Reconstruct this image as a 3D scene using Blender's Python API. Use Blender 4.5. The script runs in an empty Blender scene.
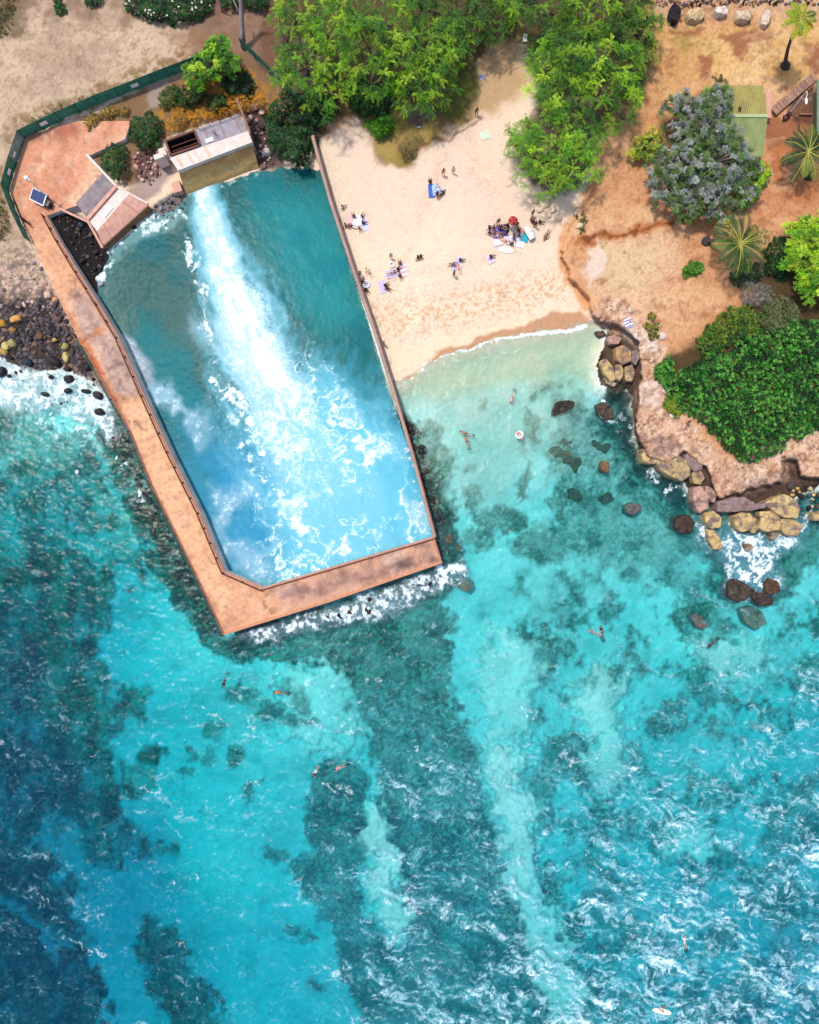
import bpy, bmesh, math, random
import numpy as np
from mathutils import Vector, Matrix, noise as mnoise
from mathutils.geometry import delaunay_2d_cdt

SC = bpy.context.scene
COL = SC.collection
S = 0.15            # metres per photo pixel at sea level
H = 100.0           # flying height of the camera
CX, CY = 409.5, 512.0
rnd = random.Random(7)
NP = np.random.default_rng(11)

def lin(r, g, b, f=1.0):
    o = []
    for c in (r, g, b):
        c = c / 255.0
        o.append(f * (c / 12.92 if c <= 0.04045 else ((c + 0.055) / 1.055) ** 2.4))
    return tuple(o)

def P(px, py, z=0.0):
    """ground point at height z that lies below/behind a place read off the photo"""
    k = S * (H - z) / H
    return Vector(((px - CX) * k, (CY - py) * k, z))

# ------------------------------------------------------------------ noise
def _hash(ix, iy, seed):
    h = (ix.astype(np.int64) * 374761393 + iy.astype(np.int64) * 668265263 + seed * 1274126177) & 0xffffffff
    h = ((h ^ (h >> 13)) * 1274126177) & 0xffffffff
    h = ((h ^ (h >> 16)) * 2246822519) & 0xffffffff
    return ((h ^ (h >> 15)) & 0xffffff).astype(np.float32) / np.float32(0xffffff)

def vnoise(x, y, seed=0):
    ix = np.floor(x); iy = np.floor(y)
    fx = (x - ix).astype(np.float32); fy = (y - iy).astype(np.float32)
    ix = ix.astype(np.int64); iy = iy.astype(np.int64)
    fx = fx * fx * fx * (fx * (fx * 6 - 15) + 10); fy = fy * fy * fy * (fy * (fy * 6 - 15) + 10)
    a = _hash(ix, iy, seed); b = _hash(ix + 1, iy, seed)
    c = _hash(ix, iy + 1, seed); d = _hash(ix + 1, iy + 1, seed)
    return (a + (b - a) * fx) * (1 - fy) + (c + (d - c) * fx) * fy

def fbm(x, y, octv=4, seed=0, gain=0.5, lac=2.03):
    """about -1..1"""
    s = np.zeros(np.shape(x), np.float32); a = 1.0; t = 0.0
    for i in range(octv):
        s += a * (vnoise(x, y, seed + i * 17) * 2 - 1); t += a
        a *= gain
        x, y = x * lac * 0.8 - y * lac * 0.6 + 3.1, x * lac * 0.6 + y * lac * 0.8 + 7.7
    return s / t * 1.6

def worley(x, y, seed=0):
    ix = np.floor(x).astype(np.int64); iy = np.floor(y).astype(np.int64)
    f1 = np.full(np.shape(x), 9.0, np.float32); f2 = f1.copy(); idv = np.zeros(np.shape(x), np.float32)
    for dx in (-1, 0, 1):
        for dy in (-1, 0, 1):
            cx = ix + dx; cy = iy + dy
            hx = cx + _hash(cx, cy, seed); hy = cy + _hash(cx, cy, seed + 5)
            d = np.hypot(x - hx, y - hy).astype(np.float32)
            v = _hash(cx, cy, seed + 9)
            n1 = d < f1
            f2 = np.where(n1, f1, np.minimum(f2, d))
            idv = np.where(n1, v, idv)
            f1 = np.where(n1, d, f1)
    return f1, f2, idv

def sstep(a, b, x):
    t = np.clip((x - a) / (b - a), 0, 1)
    return t * t * (3 - 2 * t)

def sdpoly(pts, X, Y, margin=40):
    """signed distance in px, negative inside; far away it is just 'margin'"""
    pts = np.asarray(pts, np.float32)
    out = np.full(X.shape, float(margin), np.float32)
    x0, y0 = pts.min(0) - margin; x1, y1 = pts.max(0) + margin
    m = (X > x0) & (X < x1) & (Y > y0) & (Y < y1)
    if not m.any():
        return out
    x = X[m]; y = Y[m]
    d = np.full(x.shape, 1e12, np.float32); ins = np.zeros(x.shape, bool)
    n = len(pts)
    for i in range(n):
        ax, ay = pts[i]; bx, by = pts[(i + 1) % n]
        ex, ey = bx - ax, by - ay
        wx, wy = x - ax, y - ay
        t = np.clip((wx * ex + wy * ey) / (ex * ex + ey * ey + 1e-9), 0, 1)
        d = np.minimum(d, (wx - ex * t) ** 2 + (wy - ey * t) ** 2)
        c = (ay <= y) != (by <= y)
        if ey != 0:
            ins ^= c & (x < ex * (y - ay) / ey + ax)
    d = np.sqrt(d)
    out[m] = np.where(ins, -d, d)
    return out

def dline(pts, X, Y, margin=60):
    """distance to a polyline and parameter 0..1 along it"""
    pts = np.asarray(pts, np.float32)
    D = np.full(X.shape, float(margin), np.float32); T = np.zeros(X.shape, np.float32)
    x0, y0 = pts[:, :2].min(0) - margin; x1, y1 = pts[:, :2].max(0) + margin
    m = (X > x0) & (X < x1) & (Y > y0) & (Y < y1)
    if not m.any():
        return D, T
    x = X[m]; y = Y[m]
    d = np.full(x.shape, 1e6, np.float32); tt = np.zeros(x.shape, np.float32)
    n = len(pts) - 1
    for i in range(n):
        ax, ay = pts[i][:2]; bx, by = pts[i + 1][:2]
        ex, ey = bx - ax, by - ay
        wx, wy = x - ax, y - ay
        t = np.clip((wx * ex + wy * ey) / (ex * ex + ey * ey + 1e-9), 0, 1)
        q = np.hypot(wx - ex * t, wy - ey * t)
        b = q < d
        d = np.where(b, q, d); tt = np.where(b, (i + t) / n, tt)
    D[m] = d; T[m] = tt
    return D, T

def dflow(pts, X, Y):
    """signed cross distance and run length (px) along a polyline, for things that stream"""
    pts = np.asarray(pts, np.float32); d = np.full(X.shape, 1e6, np.float32); sg = np.zeros(X.shape, np.float32); run = np.zeros(X.shape, np.float32); acc = 0.0
    for i in range(len(pts) - 1):
        ax, ay = pts[i]; ex, ey = pts[i + 1] - pts[i]; L = math.hypot(ex, ey)
        wx, wy = X - ax, Y - ay
        t = np.clip((wx * ex + wy * ey) / (L * L), -.4 if i == 0 else 0, 1.6 if i == len(pts) - 2 else 1)
        q = np.hypot(wx - ex * t, wy - ey * t); b = q < d
        d = np.where(b, q, d); sg = np.where(b, np.sign(ex * wy - ey * wx), sg); run = np.where(b, acc + t * L, run); acc += L
    return d * sg, run

# ------------------------------------------------------------------ materials
MATS = {}
def _nt(name):
    m = bpy.data.materials.new(name); m.use_nodes = True
    nt = m.node_tree; nt.nodes.clear()
    out = nt.nodes.new('ShaderNodeOutputMaterial')
    MATS[name] = m
    return m, nt, out

def N(nt, typ, **kw):
    n = nt.nodes.new(typ)
    for k, v in kw.items():
        setattr(n, k, v)
    return n

def _noise_mul(nt, colsock, scale, amount, detail=4):
    """colour * (1 +- amount*noise), generated in object space"""
    tc = N(nt, 'ShaderNodeTexCoord')
    nz = N(nt, 'ShaderNodeTexNoise'); nz.inputs['Scale'].default_value = scale; nz.inputs['Detail'].default_value = detail
    nt.links.new(tc.outputs['Object'], nz.inputs['Vector'])
    mr = N(nt, 'ShaderNodeMapRange')
    mr.inputs['From Min'].default_value = 0.3; mr.inputs['From Max'].default_value = 0.7
    mr.inputs['To Min'].default_value = 1 - amount; mr.inputs['To Max'].default_value = 1 + amount
    nt.links.new(nz.outputs['Fac'], mr.inputs['Value'])
    vm = N(nt, 'ShaderNodeVectorMath', operation='SCALE')
    nt.links.new(colsock, vm.inputs[0]); nt.links.new(mr.outputs[0], vm.inputs['Scale'])
    return vm.outputs[0], nz.outputs['Fac']

def mat_plain(name, rgb, rough=0.7, nscale=6.0, namt=0.18, metal=0.0, bump=0.0):
    if name in MATS: return MATS[name]
    m, nt, out = _nt(name)
    c = N(nt, 'ShaderNodeRGB'); c.outputs[0].default_value = (*rgb, 1)
    col, fac = _noise_mul(nt, c.outputs[0], nscale, namt)
    b = N(nt, 'ShaderNodeBsdfPrincipled'); b.inputs['Roughness'].default_value = rough; b.inputs['Metallic'].default_value = metal
    nt.links.new(col, b.inputs['Base Color'])
    if bump:
        bp = N(nt, 'ShaderNodeBump'); bp.inputs['Strength'].default_value = bump; bp.inputs['Distance'].default_value = 0.05
        nt.links.new(fac, bp.inputs['Height']); nt.links.new(bp.outputs[0], b.inputs['Normal'])
    nt.links.new(b.outputs[0], out.inputs[0])
    return m

def mat_attr(name, rough=0.85, nscale=3.0, namt=0.15, bump=0.3, dist=0.06, spec=0.3):
    if name in MATS: return MATS[name]
    m, nt, out = _nt(name)
    a = N(nt, 'ShaderNodeAttribute', attribute_name='Col')
    col, fac = _noise_mul(nt, a.outputs['Color'], nscale, namt, 5)
    b = N(nt, 'ShaderNodeBsdfPrincipled'); b.inputs['Roughness'].default_value = rough
    b.inputs['Specular IOR Level'].default_value = spec
    nt.links.new(col, b.inputs['Base Color'])
    if bump:
        bp = N(nt, 'ShaderNodeBump'); bp.inputs['Strength'].default_value = bump; bp.inputs['Distance'].default_value = dist
        nt.links.new(fac, bp.inputs['Height']); nt.links.new(bp.outputs[0], b.inputs['Normal'])
    nt.links.new(b.outputs[0], out.inputs[0])
    return m

def mat_leaf(name, trans=0.35, rough=0.5):
    if name in MATS: return MATS[name]
    m, nt, out = _nt(name)
    a = N(nt, 'ShaderNodeAttribute', attribute_name='Col')
    b = N(nt, 'ShaderNodeBsdfPrincipled'); b.inputs['Roughness'].default_value = rough
    b.inputs['Specular IOR Level'].default_value = 0.25
    nt.links.new(a.outputs['Color'], b.inputs['Base Color'])
    t = N(nt, 'ShaderNodeBsdfTranslucent'); nt.links.new(a.outputs['Color'], t.inputs['Color'])
    mx = N(nt, 'ShaderNodeMixShader'); mx.inputs[0].default_value = trans
    nt.links.new(b.outputs[0], mx.inputs[1]); nt.links.new(t.outputs[0], mx.inputs[2])
    nt.links.new(mx.outputs[0], out.inputs[0])
    return m

def mat_objcol(name, rough=0.8, nscale=2.5, namt=0.25, bump=0.5, patch=None, spec=0.3, pscale=1.1, p0=0.5, p1=0.62):
    """tint comes from the object's own colour; 'patch' is a second colour in stains of their own shape"""
    if name in MATS: return MATS[name]
    m, nt, out = _nt(name)
    oi = N(nt, 'ShaderNodeObjectInfo')
    src = oi.outputs['Color']
    if patch:
        tc = N(nt, 'ShaderNodeTexCoord')
        mp = N(nt, 'ShaderNodeVectorMath', operation='ADD')
        nt.links.new(tc.outputs['Object'], mp.inputs[0])
        rv = N(nt, 'ShaderNodeVectorMath', operation='SCALE'); rv.inputs[0].default_value = (37, 53, 71)
        nt.links.new(oi.outputs['Random'], rv.inputs['Scale'])
        nt.links.new(rv.outputs[0], mp.inputs[1])
        nz = N(nt, 'ShaderNodeTexNoise'); nz.inputs['Scale'].default_value = pscale; nz.inputs['Detail'].default_value = 6
        nt.links.new(mp.outputs[0], nz.inputs['Vector'])
        mr = N(nt, 'ShaderNodeMapRange'); mr.inputs['From Min'].default_value = p0; mr.inputs['From Max'].default_value = p1
        nt.links.new(nz.outputs['Fac'], mr.inputs['Value'])
        mx = N(nt, 'ShaderNodeMix', data_type='RGBA')
        nt.links.new(mr.outputs[0], mx.inputs[0]); nt.links.new(src, mx.inputs[6])
        mx.inputs[7].default_value = (*patch, 1)
        src = mx.outputs[2]
    col, fac = _noise_mul(nt, src, nscale, namt, 6)
    b = N(nt, 'ShaderNodeBsdfPrincipled'); b.inputs['Roughness'].default_value = rough
    b.inputs['Specular IOR Level'].default_value = spec
    nt.links.new(col, b.inputs['Base Color'])
    if bump:
        bp = N(nt, 'ShaderNodeBump'); bp.inputs['Strength'].default_value = bump; bp.inputs['Distance'].default_value = 0.08
        nt.links.new(fac, bp.inputs['Height']); nt.links.new(bp.outputs[0], b.inputs['Normal'])
    nt.links.new(b.outputs[0], out.inputs[0])
    return m

# ------------------------------------------------------------------ objects
def tag(o, label=None, cat=None, group=None, kind=None):
    if label: o['label'] = label
    if cat: o['category'] = cat
    if group: o['group'] = group
    if kind: o['kind'] = kind
    return o

def empty(name, loc=(0, 0, 0), rz=0.0):
    o = bpy.data.objects.new(name, None); COL.objects.link(o)
    o.location = loc; o.rotation_euler = (0, 0, rz); o.empty_display_size = 0.5
    return o

def mesh_fast(name, verts, quads, cols=None, smooth=False, attrs=None):
    """numpy arrays -> mesh; quads is (n,4) or (n,3)"""
    me = bpy.data.meshes.new(name)
    verts = np.asarray(verts, np.float32); quads = np.asarray(quads, np.int32)
    n, k = quads.shape
    me.vertices.add(len(verts)); me.vertices.foreach_set('co', verts.ravel())
    me.loops.add(n * k); me.loops.foreach_set('vertex_index', quads.ravel())
    me.polygons.add(n)
    me.polygons.foreach_set('loop_start', np.arange(0, n * k, k, dtype=np.int32))
    if smooth:
        me.polygons.foreach_set('use_smooth', np.ones(n, bool))
    me.update(calc_edges=True)
    if cols is not None:
        a = me.attributes.new('Col', 'FLOAT_COLOR', 'POINT')
        c = np.ones((len(verts), 4), np.float32); c[:, :3] = cols
        a.data.foreach_set('color', c.ravel())
    for k2, v in (attrs or {}).items():
        if v.ndim == 1:
            a = me.attributes.new(k2, 'FLOAT', 'POINT'); a.data.foreach_set('value', v.astype(np.float32))
        else:
            a = me.attributes.new(k2, 'FLOAT_COLOR', 'POINT')
            c = np.ones((len(verts), 4), np.float32); c[:, :v.shape[1]] = v
            a.data.foreach_set('color', c.ravel())
    return me

def link(name, me, mat, parent=None, loc=None, smooth=None):
    o = bpy.data.objects.new(name, me); COL.objects.link(o)
    if mat and not me.materials: me.materials.append(mat)
    if parent is not None: o.parent = parent
    if loc is not None: o.location = loc
    return o

class MB:
    """collects pieces of one part; coordinates are world, build() makes them local to the thing's base"""
    def __init__(s): s.v = []; s.f = []; s.c = []; s.cc = None
    def add(s, vs, fs):
        n = len(s.v); s.v.extend(Vector(v) for v in vs)
        s.f.extend(tuple(i + n for i in f) for f in fs)
        s.c.extend([s.cc] * len(vs))
        return s
    def box(s, c, size, rz=0.0, M=None):
        hx, hy, hz = size[0] / 2, size[1] / 2, size[2] / 2
        R = M if M is not None else Matrix.Rotation(rz, 3, 'Z')
        c = Vector(c)
        vs = [c + R @ Vector((x * hx, y * hy, z * hz)) for z in (-1, 1) for x, y in ((-1, -1), (1, -1), (1, 1), (-1, 1))]
        return s.add(vs, [(0, 3, 2, 1), (4, 5, 6, 7), (0, 1, 5, 4), (1, 2, 6, 5), (2, 3, 7, 6), (3, 0, 4, 7)])
    def bar(s, a, b, w, h):
        """box section bar from a to b"""
        a, b = Vector(a), Vector(b); d = (b - a); L = d.length; d.normalize()
        up = Vector((0, 0, 1)) if abs(d.z) < 0.95 else Vector((1, 0, 0))
        x = d.cross(up).normalized(); z = x.cross(d)
        M = Matrix((x, d, z)).transposed()
        return s.box((a + b) / 2, (w, L, h), M=M)
    def tube(s, pts, rad, seg=6, cap=True):
        pts = [Vector(p) for p in pts]
        if not hasattr(rad, '__len__'): rad = [rad] * len(pts)
        vs = []; fs = []
        ref = Vector((0.3, 0.2, 1)).normalized()
        for i, p in enumerate(pts):
            d = (pts[min(i + 1, len(pts) - 1)] - pts[max(i - 1, 0)]).normalized()
            if abs(d.dot(ref)) > 0.97: ref = Vector((1, 0.1, 0)).normalized()
            x = d.cross(ref).normalized(); y = x.cross(d).normalized()
            for k in range(seg):
                a = 2 * math.pi * k / seg
                vs.append(p + (x * math.cos(a) + y * math.sin(a)) * rad[i])
        for i in range(len(pts) - 1):
            for k in range(seg):
                k2 = (k + 1) % seg
                fs.append((i * seg + k, i * seg + k2, (i + 1) * seg + k2, (i + 1) * seg + k))
        if cap:
            fs.append(tuple(range(seg))[::-1]); fs.append(tuple((len(pts) - 1) * seg + k for k in range(seg)))
        return s.add(vs, fs)
    def prism(s, top, zb=None, bot=None):
        """polygon (ordered points) extruded down to zb, or to the given bottom points"""
        n = len(top); top = [Vector(p) for p in top]
        bot = [Vector(p) for p in bot] if bot else [Vector((p.x, p.y, zb)) for p in top]
        area = sum(top[i].x * top[(i + 1) % n].y - top[(i + 1) % n].x * top[i].y for i in range(n))
        if area < 0: top.reverse(); bot.reverse()
        fs = [tuple(range(n)), tuple(range(2 * n - 1, n - 1, -1))]
        fs += [(i, n + i, n + (i + 1) % n, (i + 1) % n) for i in range(n)]
        return s.add(top + bot, fs)
    def ball(s, c, r, seg=10, rings=6):
        c = Vector(c); r = r if hasattr(r, '__len__') else (r, r, r)
        vs = [c + Vector((0, 0, -r[2]))]; fs = []
        for i in range(1, rings):
            t = math.pi * i / rings - math.pi / 2
            for k in range(seg):
                a = 2 * math.pi * k / seg
                vs.append(c + Vector((r[0] * math.cos(t) * math.cos(a), r[1] * math.cos(t) * math.sin(a), r[2] * math.sin(t))))
        vs.append(c + Vector((0, 0, r[2])))
        for k in range(seg):
            k2 = (k + 1) % seg
            fs.append((0, 1 + k2, 1 + k)); fs.append((len(vs) - 1, 1 + (rings - 2) * seg + k, 1 + (rings - 2) * seg + k2))
            for i in range(rings - 2):
                fs.append((1 + i * seg + k, 1 + i * seg + k2, 1 + (i + 1) * seg + k2, 1 + (i + 1) * seg + k))
        return s.add(vs, fs)
    def build(s, name, mat, parent=None, loc=None, smooth=False, bevel=0.0):
        base = Vector(parent.matrix_basis.translation) if parent is not None and parent.parent is None else Vector((0, 0, 0))
        if parent is not None and parent.parent is not None: base = Vector(parent.parent.location)
        if loc is not None: base = Vector(loc)
        me = bpy.data.meshes.new(name)
        me.from_pydata([tuple(v - base) for v in s.v], [], s.f)
        if smooth: me.polygons.foreach_set('use_smooth', np.ones(len(me.polygons), bool))
        if any(c is not None for c in s.c):
            a = me.attributes.new('Col', 'FLOAT_COLOR', 'POINT')
            cc = np.ones((len(s.v), 4), np.float32)
            for i, c in enumerate(s.c):
                if c is not None: cc[i, :3] = c
            a.data.foreach_set('color', cc.ravel())
        if bevel:
            bm = bmesh.new(); bm.from_mesh(me)
            bmesh.ops.bevel(bm, geom=bm.edges[:] , offset=bevel, segments=2, affect='EDGES', profile=0.6, clamp_overlap=True)
            bm.to_mesh(me); bm.free()
        o = link(name, me, mat, parent)
        if parent is None: o.location = base
        return o

def copy_tree(o, parent=None):
    c = o.copy(); COL.objects.link(c)
    c.parent = parent
    for ch in list(o.children):
        copy_tree(ch, c)
    return c

def setcol(o, rgb):
    o.color = (*rgb, 1)
# ================================================================== terrain, built on the photo's own map grid
def axis(lo, hi, step, far, n):
    a = np.arange(lo, hi + step, step)
    g = np.geomspace(step * 2, far, n)
    return np.concatenate([(a[0] - np.cumsum(g))[::-1], a, a[-1] + np.cumsum(g)]).astype(np.float32)

UL = axis(-24, 843, 1.25, 3000, 32)
VL = axis(-24, 1048, 1.25, 3000, 32)
U, V = np.meshgrid(UL, VL)
wx_ = fbm(U / 26, V / 26, 3, 1); wy_ = fbm(U / 26, V / 26, 3, 2)
vx_ = fbm(U / 7, V / 7, 3, 3); vy_ = fbm(U / 7, V / 7, 3, 4)
n_big = fbm(U / 60, V / 60, 4, 5); n_mid = fbm(U / 18, V / 18, 4, 6); n_fine = fbm(U / 5, V / 5, 4, 7); n_px = fbm(U / 2.2, V / 2.2, 2, 8)

def warp(a=0.0, b=0.0):
    return U + a * wx_ + b * vx_, V + a * wy_ + b * vy_

def region(pts, soft=3.0, a=0.0, b=2.0, grow=0.0):
    x, y = warp(a, b)
    d = sdpoly(pts, x, y, margin=max(40, soft + 5)) - grow
    return 1 - sstep(-soft, soft, d)

LAND = [(-60000, 380), (-60, 366), (0, 356), (14, 366), (28, 373), (44, 372), (62, 368), (78, 374), (95, 384), (108, 398), (118, 392), (104, 345), (99, 310), (97, 285), (106, 262), (113, 246),
        (130, 232), (151, 214), (168, 212), (182, 204), (187, 194), (258, 171), (268, 172), (282, 168), (300, 166), (323, 172), (333, 200), (354, 262), (376, 325), (395, 383),
        (402, 381), (410, 380), (425, 363), (445, 355), (462, 350), (478, 345), (495, 340), (520, 336), (547, 332), (575, 329), (592, 324), (607, 331), (604, 350), (597, 366),
        (600, 384), (614, 392), (626, 388), (632, 397), (634, 416), (636, 437), (640, 452), (652, 466), (668, 474), (684, 482), (697, 497), (706, 506), (728, 512), (746, 510),
        (768, 506), (786, 502), (800, 494), (818, 486), (870, 480), (60000, 470), (60000, -60000), (-60000, -60000)]
xw, yw = warp(0, 1.6)
sd = sdpoly(LAND, xw, yw, margin=5000)          # px, negative on land
dl = np.maximum(-sd, 0) * S                     # metres inside the shore
dw = np.maximum(sd, 0) * S                      # metres out to sea

BASIN = [(51, 219), (67, 245), (85, 275), (105, 307), (125, 340), (150, 397), (175, 452), (205, 512), (229, 570), (266, 586), (434, 536), (410, 450), (391, 400), (329, 198), (313, 140), (150, 120)]
sd_bas = sdpoly(BASIN, U, V, margin=60)
in_bas = sd_bas < 0

# ---- sea bed depth
DP = [(440, 385, .35), (520, 360, .4), (590, 345, .4), (430, 430, 1.0), (560, 400, 1.1), (480, 470, 1.5), (610, 430, 1.6), (520, 540, 2.2), (600, 520, 2.2), (660, 520, 2.0), (700, 570, 2.6), (800, 560, 2.2), (840, 640, 3.2),
      (480, 600, 2.8), (340, 620, 2.2), (200, 640, 3.4), (500, 720, 3.2), (290, 720, 3.4), (380, 860, 3.8), (240, 860, 4.6), (150, 720, 5.4), (100, 640, 6.5), (60, 520, 5.8), (120, 500, 3.2), (40, 430, 2.2), (80, 420, 1.6), (20, 390, 0.7),
      (20, 640, 8.5), (20, 780, 10.5), (20, 950, 12.5), (120, 900, 9.5), (180, 990, 8.0), (260, 1000, 6.0), (400, 1000, 5.2), (540, 980, 4.6), (680, 760, 4.2), (800, 760, 5.0), (700, 950, 6.0), (810, 1010, 7.5), (600, 650, 3.0),
      (-300, 700, 16), (-300, 1200, 24), (400, 1400, 18), (1100, 900, 12), (1100, 500, 5), (-300, 400, 5), (800, 1500, 20)]
num = np.zeros(U.shape, np.float32); den = num.copy()
for (a, b, c) in DP:
    w = 1.0 / (((U - a) ** 2 + (V - b) ** 2) + 500.0) ** 1.6
    num += w * c; den += w
depth = num / den
depth = depth * sstep(0, 3.0, dw) + 0.10 * dw * (1 - sstep(0, 3.0, dw))
depth += 0.25 * n_mid * sstep(1, 6, dw)
bank_ = np.zeros(U.shape, np.float32)
for q_, k_ in (([(370, 796), (392, 808), (404, 880), (412, 930), (394, 956), (370, 905), (362, 850)], .62), ([(486, 750), (522, 764), (542, 850), (570, 930), (596, 1040), (536, 1050), (516, 960), (496, 880)], .6), ([(588, 672), (622, 668), (628, 785), (604, 800), (584, 765)], .5),
               ([(270, 668), (336, 660), (352, 700), (360, 750), (330, 745), (290, 740)], .35), ([(488, 640), (545, 640), (530, 720), (500, 760), (476, 700)], .4), ([(690, 640), (745, 640), (765, 675), (715, 670)], .45), ([(655, 826), (704, 824), (708, 866), (670, 868)], .5)):
    bank_ = np.maximum(bank_, k_ * region(q_, 12, 14, 8))
depth = depth * (1 - bank_)
depth = np.where(in_bas, 4.6 * sstep(0, 5, dw) + 0.3 * n_mid * sstep(0, 5, dw), depth)

# ---- reef: where the bed is living rock and cobble
D_reef = np.zeros(U.shape, np.float32)
def reef(pts, amt=1.0, soft=5.0, a=9.0, b=4.5, grow=0.0):
    global D_reef
    D_reef = np.maximum(D_reef, amt * region(pts, soft, a, b, grow))
# central field, south of the walkway
reef([(232, 650), (300, 632), (372, 612), (442, 578), (452, 620), (452, 700), (478, 752), (484, 812), (502, 866), (524, 936), (536, 1000), (545, 1060), (350, 1060), (372, 1000), (400, 960), (414, 930), (402, 890), (398, 838), (380, 800), (372, 752), (352, 690), (330, 662), (280, 655)], 1.0, 4, 5, 5)
reef([(326, 756), (352, 760), (366, 776), (366, 840), (356, 884), (364, 912), (392, 950), (420, 966), (420, 1040), (372, 1030), (342, 984), (340, 940), (318, 905), (296, 884), (290, 862), (310, 850), (306, 800)], 1.0, 4, 5, 5)
# scattered heads
for (x, y, rx, ry) in [(238, 700, 20, 9), (270, 712, 14, 10), (215, 728, 12, 8), (205, 752, 9, 8), (248, 790, 7, 9), (232, 756, 10, 8), (300, 700, 8, 14), (283, 690, 9, 8), (310, 720, 10, 5), (292, 722, 9, 6), (276, 858, 12, 7), (300, 870, 14, 10),
                       (322, 916, 6, 8), (292, 932, 9, 5), (306, 940, 5, 4), (314, 984, 10, 8), (368, 1016, 9, 7), (146, 846, 6, 10), (152, 860, 6, 6), (166, 850, 9, 5), (110, 826, 12, 16), (138, 780, 14, 22), (122, 772, 8, 16), (152, 756, 12, 12),
                       (190, 752, 5, 6), (183, 772, 6, 5), (249, 795, 5, 6), (260, 783, 4, 3), (345, 706, 4, 6), (146, 690, 9, 7), (132, 706, 14, 18), (120, 726, 12, 8),
                       (546, 386, 9, 8), (535, 396, 6, 6), (485, 404, 4, 7), (466, 470, 5, 5), (530, 428, 6, 18), (519, 448, 3, 9), (523, 480, 5, 20), (475, 500, 10, 14), (458, 508, 4, 4), (432, 466, 20, 44), (428, 438, 9, 18), (446, 500, 10, 14), (436, 520, 20, 44),
                       (560, 452, 16, 9), (575, 462, 12, 8), (566, 440, 10, 7), (600, 445, 8, 7), (575, 485, 12, 12), (600, 485, 16, 16), (560, 500, 22, 12), (500, 520, 26, 14), (540, 545, 30, 18), (480, 540, 20, 12)]:
    q = [(x + rx * math.cos(t), y + ry * math.sin(t)) for t in np.linspace(0, 6.28, 13)[:-1]]
    reef(q, 0.66, 5, 5, 4)
# rubble skirts round the walls
reef([(112, 402), (129, 432), (150, 485), (175, 535), (205, 597), (223, 636), (330, 606), (443, 563), (434, 536), (412, 455), (400, 410), (420, 425), (438, 470), (452, 520), (462, 560), (452, 600), (400, 632), (300, 660), (232, 664), (205, 640), (165, 590), (140, 540), (118, 490), (98, 432)], 1.0, 4, 5, 5)
# western deep reef
reef([(-400, 560), (-10, 560), (60, 545), (104, 560), (108, 610), (104, 660), (116, 690), (128, 716), (112, 740), (118, 790), (136, 830), (128, 862), (80, 860), (50, 800), (44, 850), (76, 900), (60, 930), (0, 890), (-400, 900)], .95, 12, 14, 8)
reef([(-400, 930), (0, 905), (30, 930), (58, 950), (84, 930), (100, 965), (104, 1000), (112, 1060), (-400, 1060)], .95, 10, 13, 8)
reef([(136, 930), (160, 922), (178, 940), (192, 970), (214, 1000), (228, 1040), (200, 1060), (176, 1020), (160, 990), (144, 965)], .95, 8, 10, 7)
reef([(-200, 420), (30, 416), (70, 430), (100, 450), (120, 500), (150, 560), (150, 600), (110, 560), (60, 555), (-10, 565), (-200, 560)], .55, 10, 14, 9)
# eastern rubble, around the headland
reef([(620, 380), (634, 440), (652, 466), (684, 484), (700, 505), (790, 505), (860, 488), (860, 560), (820, 560), (790, 580), (770, 604), (730, 600), (706, 560), (672, 545), (650, 500), (622, 470), (606, 440), (596, 408)], 1.0, 6, 7, 6)
reef([(560, 395), (600, 400), (640, 470), (680, 545), (690, 590), (640, 580), (590, 560), (560, 540), (540, 500), (555, 470), (548, 430)], .6, 12, 12, 8)
# patchy eastern reef with sand between
east = sstep(560, 660, V + 0.25 * (U - 500) + 25 * n_mid) * sstep(470, 545, U + 12 * n_mid)
patch = sstep(-0.35, 0.55, fbm(U / 30, V / 36, 5, 31, gain=.6) + 0.25 * n_fine)
sandp = np.zeros(U.shape, np.float32)
for q in ([(590, 680), (606, 672), (622, 690), (622, 780), (604, 790), (588, 770)], [(488, 762), (520, 760), (534, 800), (545, 880), (566, 940), (585, 1024), (545, 1030), (528, 950), (508, 880), (496, 830)],
          [(488, 640), (540, 640), (530, 720), (545, 770), (500, 770), (478, 700)], [(660, 830), (700, 826), (704, 862), (676, 864)], [(690, 640), (745, 640), (760, 670), (720, 668)]):
    sandp = np.maximum(sandp, region(q, 8, 10, 6))
D_reef = np.maximum(D_reef, east * patch * .85 * (1 - sandp))
D_reef = np.where(in_bas, 0, D_reef)
bas_reef = region([(96, 262), (140, 248), (175, 240), (196, 262), (200, 300), (186, 330), (150, 330), (128, 322), (108, 290)], 9, 8, 5) * in_bas
bas_reef = np.maximum(bas_reef, in_bas * .9 * region([(225, 178), (330, 160), (334, 200), (318, 215), (260, 205), (232, 215)], 8, 8, 5))
bas_reef = np.maximum(bas_reef, in_bas * .8 * region([(140, 345), (180, 370), (190, 345), (160, 335)], 6, 6, 5))
D_reef = np.maximum(D_reef, bas_reef)
wf = sstep(250, 130, U + 10 * wx_) * sstep(400, 470, V)
D_reef = D_reef * (1 - wf * .5 * sstep(.05, .8, fbm(U / 13 + .5 * wx_, V / 26, 4, 57) + .35 * n_fine))
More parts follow.
